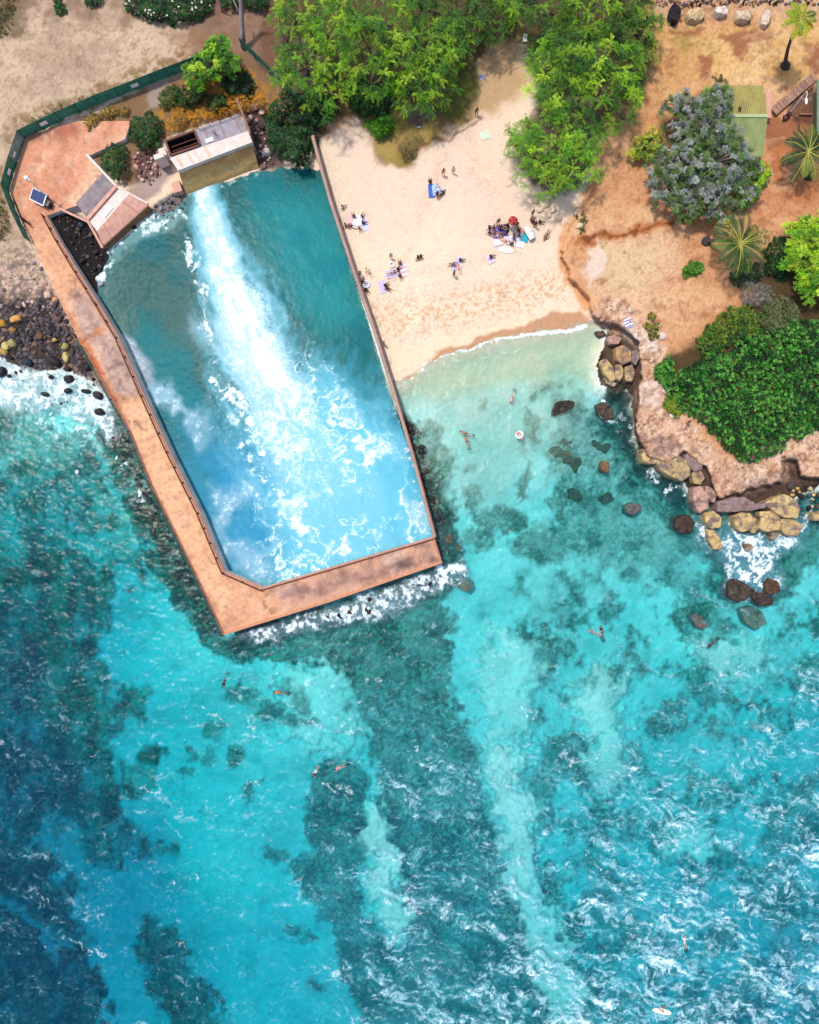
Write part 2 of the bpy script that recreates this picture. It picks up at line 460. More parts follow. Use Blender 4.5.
# patchy breaks inside all reefs
D_reef = D_reef * (0.72 + 0.28 * sstep(-0.5, 0.2, n_mid))
f1, f2, cid = worley(U / 5.6 + 0.45 * vx_, V / 5.0 + 0.45 * vy_, 21)
cob = sstep(0.02, 0.34, f2 - f1)                 # 0 in the gaps between cobbles
f1b, f2b, cidb = worley(U / 9.5 + .45 * vx_, V / 11 + .3 * vy_, 22)
cobb = sstep(0.02, 0.3, f2b - f1b)
rough_reef = region([(230, 640), (443, 566), (470, 620), (620, 780), (620, 1060), (250, 1060), (280, 740), (330, 680)], 30, 10)
depth = depth - D_reef * (0.35 + 0.35 * cob * (0.4 + cid)) * sstep(1.0, 6, dw)
# loose heaps standing against the outer walls
heap = np.maximum(region([(112, 402), (223, 636), (330, 606), (443, 563), (436, 540), (404, 420), (416, 425), (450, 540), (455, 585), (400, 612), (320, 630), (240, 645), (200, 620), (150, 540), (106, 430)], 9, 4, 4) * (~in_bas), 0)
depth = np.where(depth > 0.25, depth * (1 - 0.72 * heap), depth)

# ---- land heights
Z = -depth
beach = 0.085 * dl
beach = np.minimum(beach, 0.9 + 0.035 * dl)
zl = np.minimum(beach, 3.0) + 0.05 * n_mid * sstep(1, 5, dl)
UPL = [(566, 228), (560, 250), (567, 275), (585, 296), (590, 312), (600, 322), (622, 330), (637, 345), (640, 365), (637, 392), (634, 416), (637, 440), (648, 458), (668, 466), (684, 452), (702, 466), (709, 478), (716, 500), (742, 494), (760, 488), (785, 484),
       (785, 460), (794, 462), (799, 477), (830, 480), (60000, 480), (60000, -60000), (596, -60000), (600, 150), (580, 205)]
du = sdpoly(UPL, *warp(0, 2.0), margin=3000)
up = 1 - sstep(-3.5, 1.0, du)
hup = 2.3 + 0.012 * np.clip(-du * S, 0, 60) + .12 * n_mid
zl = np.maximum(zl, hup * up + zl * (1 - up) * 0)
zl = np.where(du < 1.0, np.maximum(zl, hup * up), zl)
shw1, shw2, shid = worley(U / 15 + .5 * vx_ + .4 * wx_, V / 11 + .5 * vy_, 47)
shelf = region([(592, 322), (606, 296), (640, 318), (668, 350), (664, 400), (690, 420), (730, 462), (770, 446), (806, 424), (900, 420), (900, 500), (690, 500), (620, 440), (616, 380)], 5, 5, 4) * up
zl = zl + shelf * (.30 * (shid - .5) - .28 * sstep(.14, .0, shw2 - shw1) + .10 * n_fine)
left = sstep(330, 250, U) * sstep(420, 300, V)
zl = zl * (1 - left) + left * np.minimum(0.10 * dl, 2.1 + 0.01 * dl)
# under the paved terrace and the outfalls, keep the earth below them
PAT = [(9, 190), (26, 134), (62, 122), (130, 112), (132, 124), (88, 156), (151, 212), (108, 250), (67, 245), (51, 219), (32, 242)]
pat = region(PAT, 2, 0, 0, 2)
zl = np.where(pat > .3, np.minimum(zl, 1.45), zl)
walk = region([(16, 200), (32, 242), (52, 285), (82, 347), (110, 400), (147, 397), (85, 275), (60, 228), (52, 216)], 2, 0, 0, 1)
zl = np.where(walk > .3, np.minimum(zl, 0.9), zl)
of2 = region([(164, 138), (240, 112), (256, 160), (186, 190)], 2, 0, 0, 1)
zl = np.where(of2 > .3, np.minimum(zl, 0.8), zl)
Z = np.where(sd < 0, zl, Z)

# ================================================================== colours (albedo)
C = np.zeros(U.shape + (3,), np.float32)
def lay(mask, rgb, f=0.8):
    global C
    m = mask[..., None].astype(np.float32)
    C = C * (1 - m) + np.array(lin(*rgb, f), np.float32) * m
def mul(mask, k):
    global C
    C *= (1 + mask * (k - 1))[..., None]
one = np.ones(U.shape, np.float32)
# sea bed: pale coral sand, with slow drifts of its own
lay(one, (232, 230, 220), 1.0)
mul(sstep(-.2, .8, n_big), .86)
lay(sstep(0.1, 0.8, n_mid) * .25, (176, 176, 150), .8)
# reef tones
rc = D_reef
lay(rc * .88, (34, 124, 108), .66)
lay(rc * sstep(.1, .6, n_mid) * .7, (20, 96, 84), .6)
lay(rc * sstep(.1, .7, -n_mid) * .6, (52, 100, 82), .58)
west = sstep(240, 120, U)
g = rc * (1 - cob)
lay(g * (.95 - .45 * west) * sstep(-.9, .2, n_mid + n_fine), (16, 32, 30), .5)
str_ = fbm(U / 9 + .6 * wx_, V / 42 + .3 * wy_, 4, 55); west = sstep(240, 120, U)
lay(rc * west * sstep(0, .6, str_) * .75, (96, 160, 110), .72)
lay(rc * west * sstep(.0, .5, -str_) * .9, (8, 48, 50), .5)
lay(rc * west * sstep(.05, .6, n_mid) * .6, (10, 44, 46), .5)
lay(rc * west * sstep(.1, .8, n_fine + .4 * n_mid) * .30, (90, 150, 110), .7)
lay(rc * west * sstep(.1, .7, -n_fine) * .5, (20, 44, 44), .5)
lay(rc * (1 - west) * sstep(.1, .7, n_fine) * .5, (84, 140, 108), .7)
lay(rc * cob * sstep(.55, .8, cid) * (.60 - .5 * west), (96, 176, 140), .8)
lay(rc * cob * sstep(.35, .1, cid) * .6, (40, 62, 52), .55)
lay(rc * (1 - cobb) * .35, (26, 40, 40), .5)
# dark boulders round the walls
lay(heap * cobb * .55 * sstep(.0, .5, cidb), (96, 82, 62), .7)
lay(heap * (1 - cobb) * .85, (14, 16, 16), .5)
lay(heap * .45 * (1 - cob), (18, 20, 20), .5)
lay(region([(232, 640), (443, 566), (448, 585), (340, 622), (240, 650)], 6, 3, 3) * .6, (26, 28, 30), .5)
# basin bed
lay(in_bas * one, (150, 172, 160), .55)
lay(bas_reef, (36, 62, 60), .5)
lay(bas_reef * sstep(.1, .6, n_fine) * .6, (50, 104, 60), .5)
cove = region([(614, 386), (630, 392), (634, 416), (638, 450), (652, 468), (690, 490), (690, 508), (660, 492), (634, 468), (618, 430), (606, 400)], 7, 4, 4) * (sd >= 0)
lay(cove * .9, (26, 24, 22), .5)
# channels of weed in the far west are darker
lay(region([(-600, 760), (60, 740), (110, 800), (60, 860), (90, 930), (200, 1000), (210, 1060), (-600, 1060)], 25, 12, 6) * rc * .55, (30, 58, 62), .5)

# ---- land
on = (sd < 0.6).astype(np.float32)
def ll(mask, rgb, f=0.74): lay(mask * on, rgb, f)
ll(one, (232, 206, 178), .82)                                   # dry sand
ll(sstep(-.3, .8, n_mid) * .35, (228, 200, 174), .82)
ll(region([(330, 110), (500, 110), (560, 235), (330, 235)], 30, 6) * .45, (222, 190, 170), .8)
# dimpled, debris-strewn band above the swash
band, _ = dline([(372, 318), (400, 318), (440, 312), (480, 304), (520, 298), (560, 288)], *warp(4, 3))
ll(sstep(22, 6, band) * sstep(-.15, .45, n_px + .4 * n_fine) * .75, (220, 170, 122), .8)
ll(sstep(34, 20, band) * sstep(.25, .6, n_px + .3 * n_fine) * .45, (206, 164, 128), .8)
fp1, fp2, fid = worley(U / 2.6, V / 2.6, 77)
ll(sstep(.32, .12, fp1) * sstep(.45, .8, fid) * sstep(-.6, .5, n_mid + .4 * n_big) * .18, (186, 150, 122), .7)
for q in ([(476, 128), (470, 170), (500, 215), (520, 260), (500, 300)], [(470, 130), (440, 170), (410, 240), (392, 300), (400, 340)], [(500, 250), (440, 268), (385, 280)]):
    tr_, _ = dline(q, *warp(5, 3)); ll(sstep(9, 1, tr_) * sstep(-.5, .5, n_fine + .5 * n_px) * .28, (196, 158, 128), .7)
# wet sand
wetd = region([(392, 384), (412, 372), (440, 352), (480, 334), (520, 326), (548, 314), (582, 310), (592, 326), (570, 332), (520, 340), (460, 354), (425, 366), (408, 384)], 2.5, 3, 1.5)
ll(wetd, (206, 156, 118), .70)
ll(region([(384, 350), (420, 345), (480, 322), (540, 312), (580, 300), (592, 322), (392, 384)], 7, 4, 2) * (1 - wetd) * .6, (238, 206, 172), .86)
# ------ right-hand upland
upm = sstep(3, -3, du)
DIRT = [(566, 228), (560, 250), (567, 278), (588, 310), (600, 330), (650, 345), (700, 440), (820, 440), (60000, 400), (60000, -60000), (600, -60000), (610, 150), (584, 205)]
dm = np.maximum(upm, region(DIRT, 5, 5, 3))
ll(dm, (214, 158, 112), .74)
ll(dm * sstep(-.1, .7, n_mid) * .5, (222, 176, 132), .76)
ll(region([(590, 232), (680, 238), (690, 320), (640, 340), (592, 300)], 14, 8, 3) * .7, (224, 186, 148), .78)
ll(region([(592, 240), (660, 250), (650, 285), (605, 290)], 12, 8, 3) * .4, (206, 188, 140), .75)
ll(region([(640, 150), (780, 150), (830, 220), (760, 240), (690, 215), (640, 210)], 14, 8, 3) * .75, (206, 136, 92), .72)
ll(region([(690, 215), (740, 205), (900, 190), (900, 330), (800, 330), (700, 330)], 14, 8, 3) * .4, (202, 140, 96), .72)
ll(region([(700, 240), (760, 300), (740, 330), (690, 360), (660, 350), (650, 300)], 14, 8, 3) * .5, (212, 156, 108), .74)
# straw-coloured grass by the shed
ll(region([(640, 28), (819, 20), (900, 20), (900, 80), (770, 84), (700, 84), (640, 80)], 8, 6, 4) * .85, (216, 170, 104), .74)
ll(region([(640, 60), (700, 60), (700, 100), (660, 130), (640, 130)], 8, 6, 4) * .8, (212, 160, 104), .74)
ll(region([(714, 44), (740, 30), (780, 60), (760, 84), (712, 82)], 5, 6, 4) * .8 * sstep(-.5, .3, n_fine), (222, 182, 116), .76)
for q in ([(664, 18), (676, 30), (700, 26), (704, 34), (670, 36)], [(720, 36), (740, 30), (772, 30), (770, 42), (748, 48), (740, 62), (732, 58), (734, 46), (722, 44)], [(699, 54), (711, 54), (709, 82), (697, 82)],
          [(648, 68), (664, 68), (662, 78)], [(800, 44), (860, 38), (860, 72), (812, 74)], [(764, 124), (772, 112), (819, 118), (860, 120), (860, 150), (800, 152), (766, 150)]):
    ll(region(q, 3, 3, 3) * .85, (160, 92, 66), .66)
ll(region([(786, 100), (819, 84), (900, 84), (900, 140), (790, 122)], 4, 2, 2) * .9, (96, 66, 56), .55)
ll(region([(772, 150), (790, 144), (819, 160), (860, 160), (860, 215), (790, 200), (770, 190)], 6, 5, 3) * .8, (194, 118, 70), .68)
ll(region([(672, 36), (690, 34), (696, 50), (680, 58)], 6, 4, 4) * .6, (150, 128, 62), .6)
ll(region([(655, -40), (900, -40), (900, 12), (655, 16)], 6, 3, 4) * .7, (206, 170, 136), .72)
er1 = fbm(U / 34 + .8 * wx_, V / 20 + .8 * wy_, 5, 401, gain=.6); er2 = fbm(U / 11 + .5 * vx_, V / 9 + .5 * vy_, 5, 402, gain=.62)
ll(dm * sstep(.05, .6, er1) * sstep(-.5, .5, er2) * .55, (184, 122, 82), .68)
ll(dm * sstep(.05, .6, -er1) * .35, (226, 188, 146), .76)
ll(dm * sstep(.3, .75, er2) * .45, (150, 100, 66), .62)
ll(dm * sstep(.09, .0, np.abs(er1 + .3 * er2)) * .30, (142, 92, 60), .6)
ll(dm * sstep(.35, .75, -er2) * sstep(190, 60, V) * .4, (150, 136, 74), .62)
# tyre-wide footpaths and specks
ll(dm * sstep(.42, .7, n_px + .5 * n_fine) * .3, (150, 100, 70), .7)
# the red gully
gd, _ = dline([(578, 244), (600, 236), (622, 234), (650, 228), (680, 220), (712, 206)], *warp(4, 3))
ll(sstep(8, 2, gd) * .9, (186, 108, 60), .66)
ll(sstep(2.6, .6, gd + 2 * n_fine) * .7, (112, 62, 36), .55)
bd, _ = dline([(576, 238), (562, 252), (566, 272), (578, 290), (590, 306), (606, 322)], *warp(2, 2))
ll(sstep(8, 2, bd) * .85, (222, 160, 112), .76)
ll(sstep(2.2, .5, bd + 2.5 * np.abs(n_fine)) * .5, (120, 80, 52), .6)
# ------ headland rock
ROCK = [(592, 322), (606, 296), (640, 318), (668, 350), (664, 400), (690, 420), (730, 462), (770, 446), (806, 424), (900, 420), (900, 500), (690, 500), (620, 440), (616, 380)]
rk = region(ROCK, 5, 5, 4) * sstep(0, -3, sd)
ll(rk, (216, 172, 138), .74)
ll(rk * sstep(-.2, .5, n_mid) * .55, (230, 194, 162), .78)
ll(rk * sstep(.25, .6, n_fine + .5 * n_px) * .5, (176, 120, 96), .7)
ll(region([(632, 430), (660, 432), (690, 440), (700, 452), (660, 455), (636, 448)], 5, 5, 4) * .8 * sstep(-.5, .3, n_fine), (150, 124, 122), .66)
ll(region([(735, 488), (760, 478), (784, 474), (786, 490), (745, 500)], 5, 4, 4) * .85 * sstep(-.5, .3, n_fine), (136, 118, 126), .64)
ll(region([(786, 458), (800, 456), (800, 474), (788, 476)], 4, 3, 3) * .7, (130, 120, 124), .64)
for q in ([(596, 240), (606, 262), (588, 290), (584, 270)], [(622, 318), (640, 330), (640, 350), (624, 338)], [(640, 330), (654, 328), (660, 345), (645, 350)], [(645, 380), (662, 385), (660, 410), (640, 405)]):
    ll(region(q, 4, 3, 3) * .7, (226, 206, 190), .8)
w1, w2, wid = worley(U / 15 + .5 * vx_ + .4 * wx_, V / 11 + .5 * vy_, 47)
ll(rk * sstep(.75, .95, wid) * .35, (190, 150, 130), .68); ll(rk * sstep(.25, .05, wid) * .3, (236, 204, 180), .8)
ll(rk * sstep(.10, .0, w2 - w1) * sstep(-.5, .3, n_mid) * .8, (96, 66, 52), .55)
ll(rk * sstep(.15, .6, er2) * .5, (170, 122, 92), .68); ll(rk * sstep(.3, .7, -er2) * .5, (236, 208, 184), .8)
ll(rk * sstep(.2, .7, n_px + .6 * n_fine) * .35, (150, 104, 84), .64)
crk = sstep(.07, .0, np.abs(fbm(U / 16 + .5 * vx_, V / 16, 3, 44)))
ll(rk * crk * .35, (110, 72, 58), .6)
# wet black edge of the rocks; crevice shade below the blocks painted dark
edge = sstep(-9, 1, sd) * region([(590, 340), (640, 380), (640, 450), (700, 480), (800, 470), (860, 470), (860, 520), (690, 520), (600, 440), (590, 400)], 6, 2, 2)
ll(edge * (1 - up) * .95, (34, 28, 26), .5)
foot = (1 - up) * region([(604, 332), (622, 334), (642, 348), (642, 388), (634, 396), (612, 392), (596, 372)], 4, 2, 2)
foot = np.maximum(foot, (1 - up) * region([(634, 440), (660, 448), (690, 448), (706, 464), (720, 500), (745, 494), (786, 480), (788, 462), (800, 474), (860, 478), (860, 520), (700, 516), (640, 470)], 4, 2, 2))
ll(foot * .88, (46, 36, 32), .5)
ll(foot * sstep(.1, .6, n_fine) * .5, (110, 84, 70), .58)
cliff = sstep(-4.5, -1.0, du) * sstep(4, 0, du) * region(ROCK, 6)
ll(cliff * .5, (96, 72, 60), .6)
# ------ the top: soil and grass below the trees
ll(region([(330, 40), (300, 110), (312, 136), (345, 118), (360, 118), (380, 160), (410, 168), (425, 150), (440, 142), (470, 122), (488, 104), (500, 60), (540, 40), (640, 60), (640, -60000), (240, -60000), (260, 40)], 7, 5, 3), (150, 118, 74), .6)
ll(region([(466, 62), (520, 40), (530, 90), (505, 105), (490, 118), (470, 110)], 9, 5, 3), (196, 160, 118), .74)
ll(region([(450, 66), (474, 64), (478, 96), (456, 122), (436, 118), (440, 90)], 7, 4, 3) * .85, (110, 118, 48), .56)
ll(region([(366, 118), (400, 112), (432, 116), (444, 138), (408, 152), (412, 162), (396, 168), (378, 150)], 5, 4, 3) * .85, (182, 154, 86), .68)
ll(region([(366, 122), (390, 110), (400, 128), (380, 138)], 5, 4, 3) * .85, (96, 128, 30), .5)
ll(region([(398, 140), (416, 138), (420, 155), (404, 164)], 4, 3, 3) * .6, (120, 92, 76), .6)
ll(region([(404, 146), (420, 140), (422, 158), (402, 166), (390, 162)], 4, 4, 4) * .5, (128, 122, 48), .6)
ll(region([(312, 118), (345, 116), (352, 128), (320, 140)], 5, 3, 3) * .7, (206, 150, 104), .7)
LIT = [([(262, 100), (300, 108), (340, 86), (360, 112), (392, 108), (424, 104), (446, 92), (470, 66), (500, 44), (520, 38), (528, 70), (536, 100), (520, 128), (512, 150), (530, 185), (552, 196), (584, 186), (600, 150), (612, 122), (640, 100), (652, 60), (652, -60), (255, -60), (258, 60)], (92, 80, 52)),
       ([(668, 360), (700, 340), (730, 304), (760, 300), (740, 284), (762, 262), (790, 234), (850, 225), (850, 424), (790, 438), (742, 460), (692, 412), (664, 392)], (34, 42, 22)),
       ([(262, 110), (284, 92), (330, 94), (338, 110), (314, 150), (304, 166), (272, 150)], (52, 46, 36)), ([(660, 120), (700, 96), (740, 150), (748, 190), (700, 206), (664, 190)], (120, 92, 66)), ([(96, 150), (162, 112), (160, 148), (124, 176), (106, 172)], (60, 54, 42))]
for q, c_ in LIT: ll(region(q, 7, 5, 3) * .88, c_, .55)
bank, _ = dline([(418, 146), (428, 144), (438, 138), (450, 142), (462, 132), (474, 124), (482, 118)], *warp(2, 2))
ll(sstep(2.6, .6, bank) * .7, (150, 100, 62), .6)
# ------ left: dust lot, dry verge, cobbles
LOT = [(-60000, -60000), (210, -60000), (250, 0), (262, 60), (210, 64), (130, 92), (60, 118), (26, 134), (9, 190), (20, 212), (34, 250), (58, 298), (85, 350), (108, 398), (60, 372), (0, 358), (-60000, 372)]
lot = region(LOT, 4, 3, 3)
ll(lot, (206, 176, 148), .72)
ll(lot * sstep(-.1, .6, n_mid) * .6, (186, 158, 136), .68)
ll(lot * sstep(.2, .7, n_big) * .4, (216, 188, 156), .74)
ll(lot * sstep(.35, .6, n_px + .6 * n_fine) * .35, (140, 110, 84), .66)
verge, _ = dline([(6, 200), (20, 128), (62, 108), (130, 82), (200, 52), (230, 42)], *warp(6, 5))
ll(sstep(16, 3, verge) * sstep(-.5, .25, n_fine + .3 * n_px) * .8, (142, 112, 62), .6)
ll(region([(-60, -60), (220, -60), (240, 40), (205, 56), (150, 30), (90, 26), (20, 22), (-60, 60)], 12, 9, 6) * sstep(-.4, .3, n_mid) * .75, (138, 104, 84), .58)
ll(region([(-60, -10), (24, -10), (18, 34), (-60, 44)], 8, 6, 5) * .8, (112, 92, 58), .55)
ll(region([(170, 36), (205, 25), (214, 55), (180, 62)], 8, 6, 5) * .5, (170, 120, 80), .6)
ll(region([(206, -20), (262, -20), (300, 104), (268, 96), (240, 60), (210, 50)], 8, 6, 5) * .8, (140, 98, 78), .58)
ll(region([(-60, 190), (6, 190), (16, 230), (-10, 250), (-60, 250)], 6, 4, 4) * .8 * sstep(-.4, .4, n_fine), (128, 106, 66), .6)
ll(lot * sstep(.0, .6, fbm(U / 30 + .7 * wx_, V / 18, 5, 403, gain=.6)) * .45, (168, 138, 112), .66)
ll(lot * sstep(.3, .8, fbm(U / 9, V / 8, 5, 404, gain=.65)) * .4, (134, 106, 78), .62)
# between fence and terrace / outfalls
ll(region([(76, 120), (140, 92), (205, 66), (245, 50), (302, 108), (300, 150), (262, 170), (240, 115), (166, 140), (150, 172), (130, 190), (90, 158)], 4, 3, 3), (150, 116, 84), .62)
ll(region([(160, 116), (180, 92), (215, 72), (248, 70), (280, 100), (268, 122), (240, 116), (200, 124), (166, 140)], 5, 4, 4) * .85 * sstep(-.6, .2, n_fine), (200, 136, 40), .62)
ll(region([(146, 86), (172, 82), (168, 104), (150, 110)], 4, 3, 3) * .8, (180, 158, 146), .68)
ll(region([(120, 196), (142, 182), (168, 158), (174, 172), (152, 200), (136, 204)], 3, 2, 2) * .9, (176, 150, 140), .68)
ll(region([(136, 150), (160, 152), (158, 178), (134, 186)], 3, 2, 2) * .8, (104, 80, 76), .58)
ll(region([(44, 206), (66, 206), (90, 222), (106, 246), (120, 262), (104, 300), (92, 296), (60, 250)], 3, 2, 2), (48, 42, 40), .5)
ll(region([(146, 214), (184, 182), (192, 205), (168, 232), (150, 226)], 3, 2, 2) * .8, (64, 66, 76), .55)
ll(region([(244, 110), (264, 104), (282, 150), (285, 170), (258, 172), (250, 140)], 3, 2, 2) * .9, (92, 74, 72), .56)
# cobble beach west of the walkway
cb = region([(-60, 304), (20, 294), (60, 300), (86, 348), (120, 410), (100, 410), (60, 392), (0, 382), (-60, 390)], 10, 6, 5)
f1c, f2c, cidc = worley(U / 4.6, V / 4.6, 61)
cobc = sstep(.02, .25, f2c - f1c)
pb = region([(-20, 262), (34, 240), (74, 330), (20, 334), (-20, 320)], 16, 6, 5)
ll(pb * cobc * .7 * sstep(.5, .9, cidc), (214, 176, 160), .78)
ll(pb * cobc * .8 * sstep(.45, .1, cidc), (110, 98, 106), .62)
ll(pb * (1 - cobc) * .6, (70, 60, 60), .55)
ll(cb * .92, (58, 52, 52), .5)
ll(cb * cobc * sstep(.2, .9, cidc) * .8, (120, 112, 120), .62)
ll(cb * cobc * sstep(.8, .95, cidc) * .7, (170, 130, 104), .66)
ll(cb * (1 - cobc) * .8, (14, 13, 14), .5)
# beach meets sea: bed just off the shore is the same sand
lay(region([(392, 384), (412, 372), (460, 350), (520, 336), (592, 326), (606, 350), (590, 385), (520, 385), (440, 400), (400, 400)], 14, 5, 2) * (sd >= .6) * (1 - rc), (226, 208, 176), .9)
mul(on * sstep(0, 1, n_px), .97)
mul(on * sstep(0, .8, -n_fine), .94)

farm = sstep(700, 1500, np.maximum(np.abs(U - 409), np.abs(V - 512)))
lay(farm * on, (178, 148, 108), .6)
lay(farm * (1 - on), (60, 110, 104), .6)
# ---- cut the sheet into ground, beach, headland and sea bed
k = S * (H - Z) / H
X3 = (U - CX) * k; Y3 = (CY - V) * k
nv, nu = U.shape
VERT = np.stack([X3, Y3, Z], -1).reshape(-1, 3)
ii = np.arange(nv * nu, dtype=np.int64).reshape(nv, nu)
Q = np.stack([ii[1:, :-1], ii[1:, 1:], ii[:-1, 1:], ii[:-1, :-1]], -1).reshape(-1, 4)
uc = (0.25 * (U[1:, :-1] + U[1:, 1:] + U[:-1, 1:] + U[:-1, :-1])).ravel(); vc = (0.25 * (V[1:, :-1] + V[1:, 1:] + V[:-1, 1:] + V[:-1, :-1])).ravel()
cell = lambda A: A[:-1, :-1].ravel()
sea_c = cell(sd) > 0
rock_c = (cell(rk) > .5) & ~sea_c
upl_c = (cell(dm) > .5) & ~sea_c & ~rock_c
beach_c = (sdpoly([(313, 135), (331, 200), (391, 386), (410, 380), (610, 332), (592, 322), (590, 306), (566, 272), (562, 252), (576, 232), (600, 200), (520, 40), (470, 60), (480, 118), (440, 140), (410, 168), (370, 150), (350, 118)], uc, vc) < 0) & ~sea_c & ~rock_c & ~upl_c
cob_c = (cell(cb) > .5) & ~sea_c
CF = C.reshape(-1, 3)
def part_sheet(name, sel, mat):
    q = Q[sel]; used = np.unique(q)
    remap = np.zeros(nv * nu, np.int64); remap[used] = np.arange(len(used))
    me = mesh_fast(name, VERT[used], remap[q], CF[used], smooth=True)
    o = link(name, me, mat)
    tag(o, kind='structure')
    return o
m_bed = mat_attr('seabed', .95, 1.6, .10, .25, .1, spec=0.0)
m_land = mat_attr('land', .92, 5.0, .12, .45, .06, spec=0.15)
part_sheet('seabed', sea_c, m_bed)
part_sheet('rock_platform', rock_c, m_land)
part_sheet('beach', beach_c & ~cob_c, m_land)
part_sheet('ground', ~sea_c & ~rock_c & ~beach_c, m_land)

def zt(px, py):
    i = int(np.clip(np.searchsorted(UL, px), 1, nu - 1)); j = int(np.clip(np.searchsorted(VL, py), 1, nv - 1))
    return float(Z[j, i])
def G(px, py, dz=0.0):
    z = zt(px, py)
    return P(px, py, z + dz) if dz else P(px, py, z)

# ================================================================== water
WU = axis(-24, 843, 1.05, 3000, 32); WV = axis(115, 1048, 1.05, 3000, 32)
A, B = np.meshgrid(WU, WV)
a1 = fbm(A / 30, B / 30, 4, 71); a2 = fbm(A / 30, B / 30, 4, 72)
b1 = fbm(A / 9, B / 9, 4, 73); b2 = fbm(A / 9, B / 9, 4, 74)
c1 = fbm(A / 3.2, B / 3.2, 3, 75)
def wreg(pts, soft=4, a=0, b=0, grow=0):
    d = sdpoly(pts, A + a * a1 + b * b1, B + a * a2 + b * b2, margin=max(45, soft + 5)) - grow
    return 1 - sstep(-soft, soft, d)
wb = sdpoly(BASIN, A, B, margin=60) < 0
foam = np.zeros(A.shape, np.float32)           # white water and the brightest painted glints, alpha
milk_light = np.zeros(A.shape, np.float32)           # aerated water, plus painted sky sheen, glints and depth scatter, alpha
mcol = np.zeros(A.shape + (3,), np.float32); mcol[:] = lin(90, 190, 220)
def add_milk_light(mask, rgb, f=.8):
    global milk_light, mcol
    w = mask[..., None]
    # composite 'over'
    na = mask + milk_light * (1 - mask)
    mcol = (np.array(lin(*rgb, f), np.float32) * w + mcol * (milk_light * (1 - mask))[..., None]) / np.maximum(na, 1e-4)[..., None]
    milk_light = na
def addfoam(m):
    global foam
    foam = np.maximum(foam, np.clip(m, 0, 1))
# ridged, twisted filaments
wxA, wyA = A + 11 * a1 + 5 * b1, B + 11 * a2 + 5 * b2
rid = 1 - np.abs(fbm(wxA / 26, wyA / 26, 4, 81)) * 2.4
rid2 = 1 - np.abs(fbm(wxA / 11, wyA / 13, 4, 82)) * 2.2
lumps = fbm(wxA / 16, wyA / 16, 5, 83)
fine = fbm(A / 4.5, B / 4.5, 4, 84)
# -- basin, from the quiet corners to the jet
MF = .60
add_milk_light(wb * .45 * np.ones(A.shape, np.float32), (6, 150, 150), .52)
add_milk_light(wb * .5 * wreg([(250, 190), (330, 190), (372, 330), (330, 330), (280, 280)], 25, 12, 4), (50, 180, 184), .58)
add_milk_light(wb * .4 * wreg([(100, 240), (185, 230), (200, 330), (240, 440), (200, 470), (140, 350)], 20, 12, 4), (0, 96, 88), .48)
add_milk_light(wb * .45 * wreg([(120, 330), (180, 340), (215, 420), (190, 440), (150, 400)], 14, 12, 6), (16, 158, 168), .56)
add_milk_light(wb * sstep(370, 500, B + 16 * a1 + 6 * b1) * .66, (70, 172, 208), .66)
add_milk_light(wb * .35 * sstep(-.1, .7, a2 + .4 * b2), (20, 132, 146), .54)
add_milk_light(wb * .40 * wreg([(200, 450), (240, 440), (280, 490), (290, 560), (262, 580), (236, 560)], 18, 12, 6), (58, 156, 206), .66)
add_milk_light(wb * .55 * wreg([(330, 365), (395, 400), (422, 470), (430, 530), (300, 574), (290, 520), (300, 420)], 28, 14, 7), (108, 206, 232), .68)
PL = [(203, 196), (214, 230), (228, 270), (243, 315), (258, 356), (276, 396), (300, 440), (326, 490), (350, 545)]
fc, fs_ = dflow(PL, A + 5 * a1 + 2.2 * b1, B + 5 * a2 + 2.2 * b2)
hw = np.interp(fs_, [-20, 0, 50, 110, 180, 240, 300, 370], [11, 13, 20, 31, 41, 52, 64, 74]).astype(np.float32)
e = np.abs(fc) / hw
n1 = fbm(fs_ / 34 + .5 * a1, fc / 6.5 + .6 * b1, 5, 85, gain=.6)
n2 = fbm((A + 9 * b1) / 9, (B + 9 * b2) / 9, 5, 86, gain=.6)
fade = np.interp(fs_, [-10, 20, 180, 250, 310, 370], [.7, .92, .95, .62, .34, .16]).astype(np.float32)
add_milk_light(wb * sstep(1.55, .5, e + .30 * n1 + .15 * b1) * np.interp(fs_, [-10, 100, 240, 370], [.9, .8, .7, .45]), (136, 214, 232), .66)
add_milk_light(wb * sstep(.9, .2, e + .35 * n1) * fade * .8, (200, 234, 244), .66)
pf = sstep(1.15, .25, e + .22 * n1 + .18 * n2) * fade
addfoam(wb * pf * (.30 + .80 * sstep(-.6, .7, .7 * n1 + .6 * n2)))
# the jet breaks into a net of thin twisted threads
rA = 1 - np.abs(fbm((A + 16 * a1 + 7 * b1) / 30, (B + 16 * a2 + 7 * b2) / 34, 3, 87)) * 3.4
rB = 1 - np.abs(fbm((A + 10 * a2 + 7 * b2) / 17, (B + 10 * a1 + 7 * b1) / 20, 3, 88)) * 3.0
spread = sstep(1.7, .8, e) * sstep(60, 200, fs_)
addfoam(wb * sstep(.25, 1.15, rA + .22 * n2) * spread * .72)
addfoam(wb * sstep(.45, 1.2, rB + .25 * n2) * spread * .46)
low = wb * wreg([(300, 390), (390, 410), (422, 480), (425, 540), (300, 570), (270, 470)], 26, 12, 5)
addfoam(low * sstep(.3, 1.15, rA + .25 * n2) * .5)
add_milk_light(low * .35, (120, 214, 238), .68)
add_milk_light(wb * sstep(-.2, .9, rA) * spread * .35, (176, 228, 240), .68)
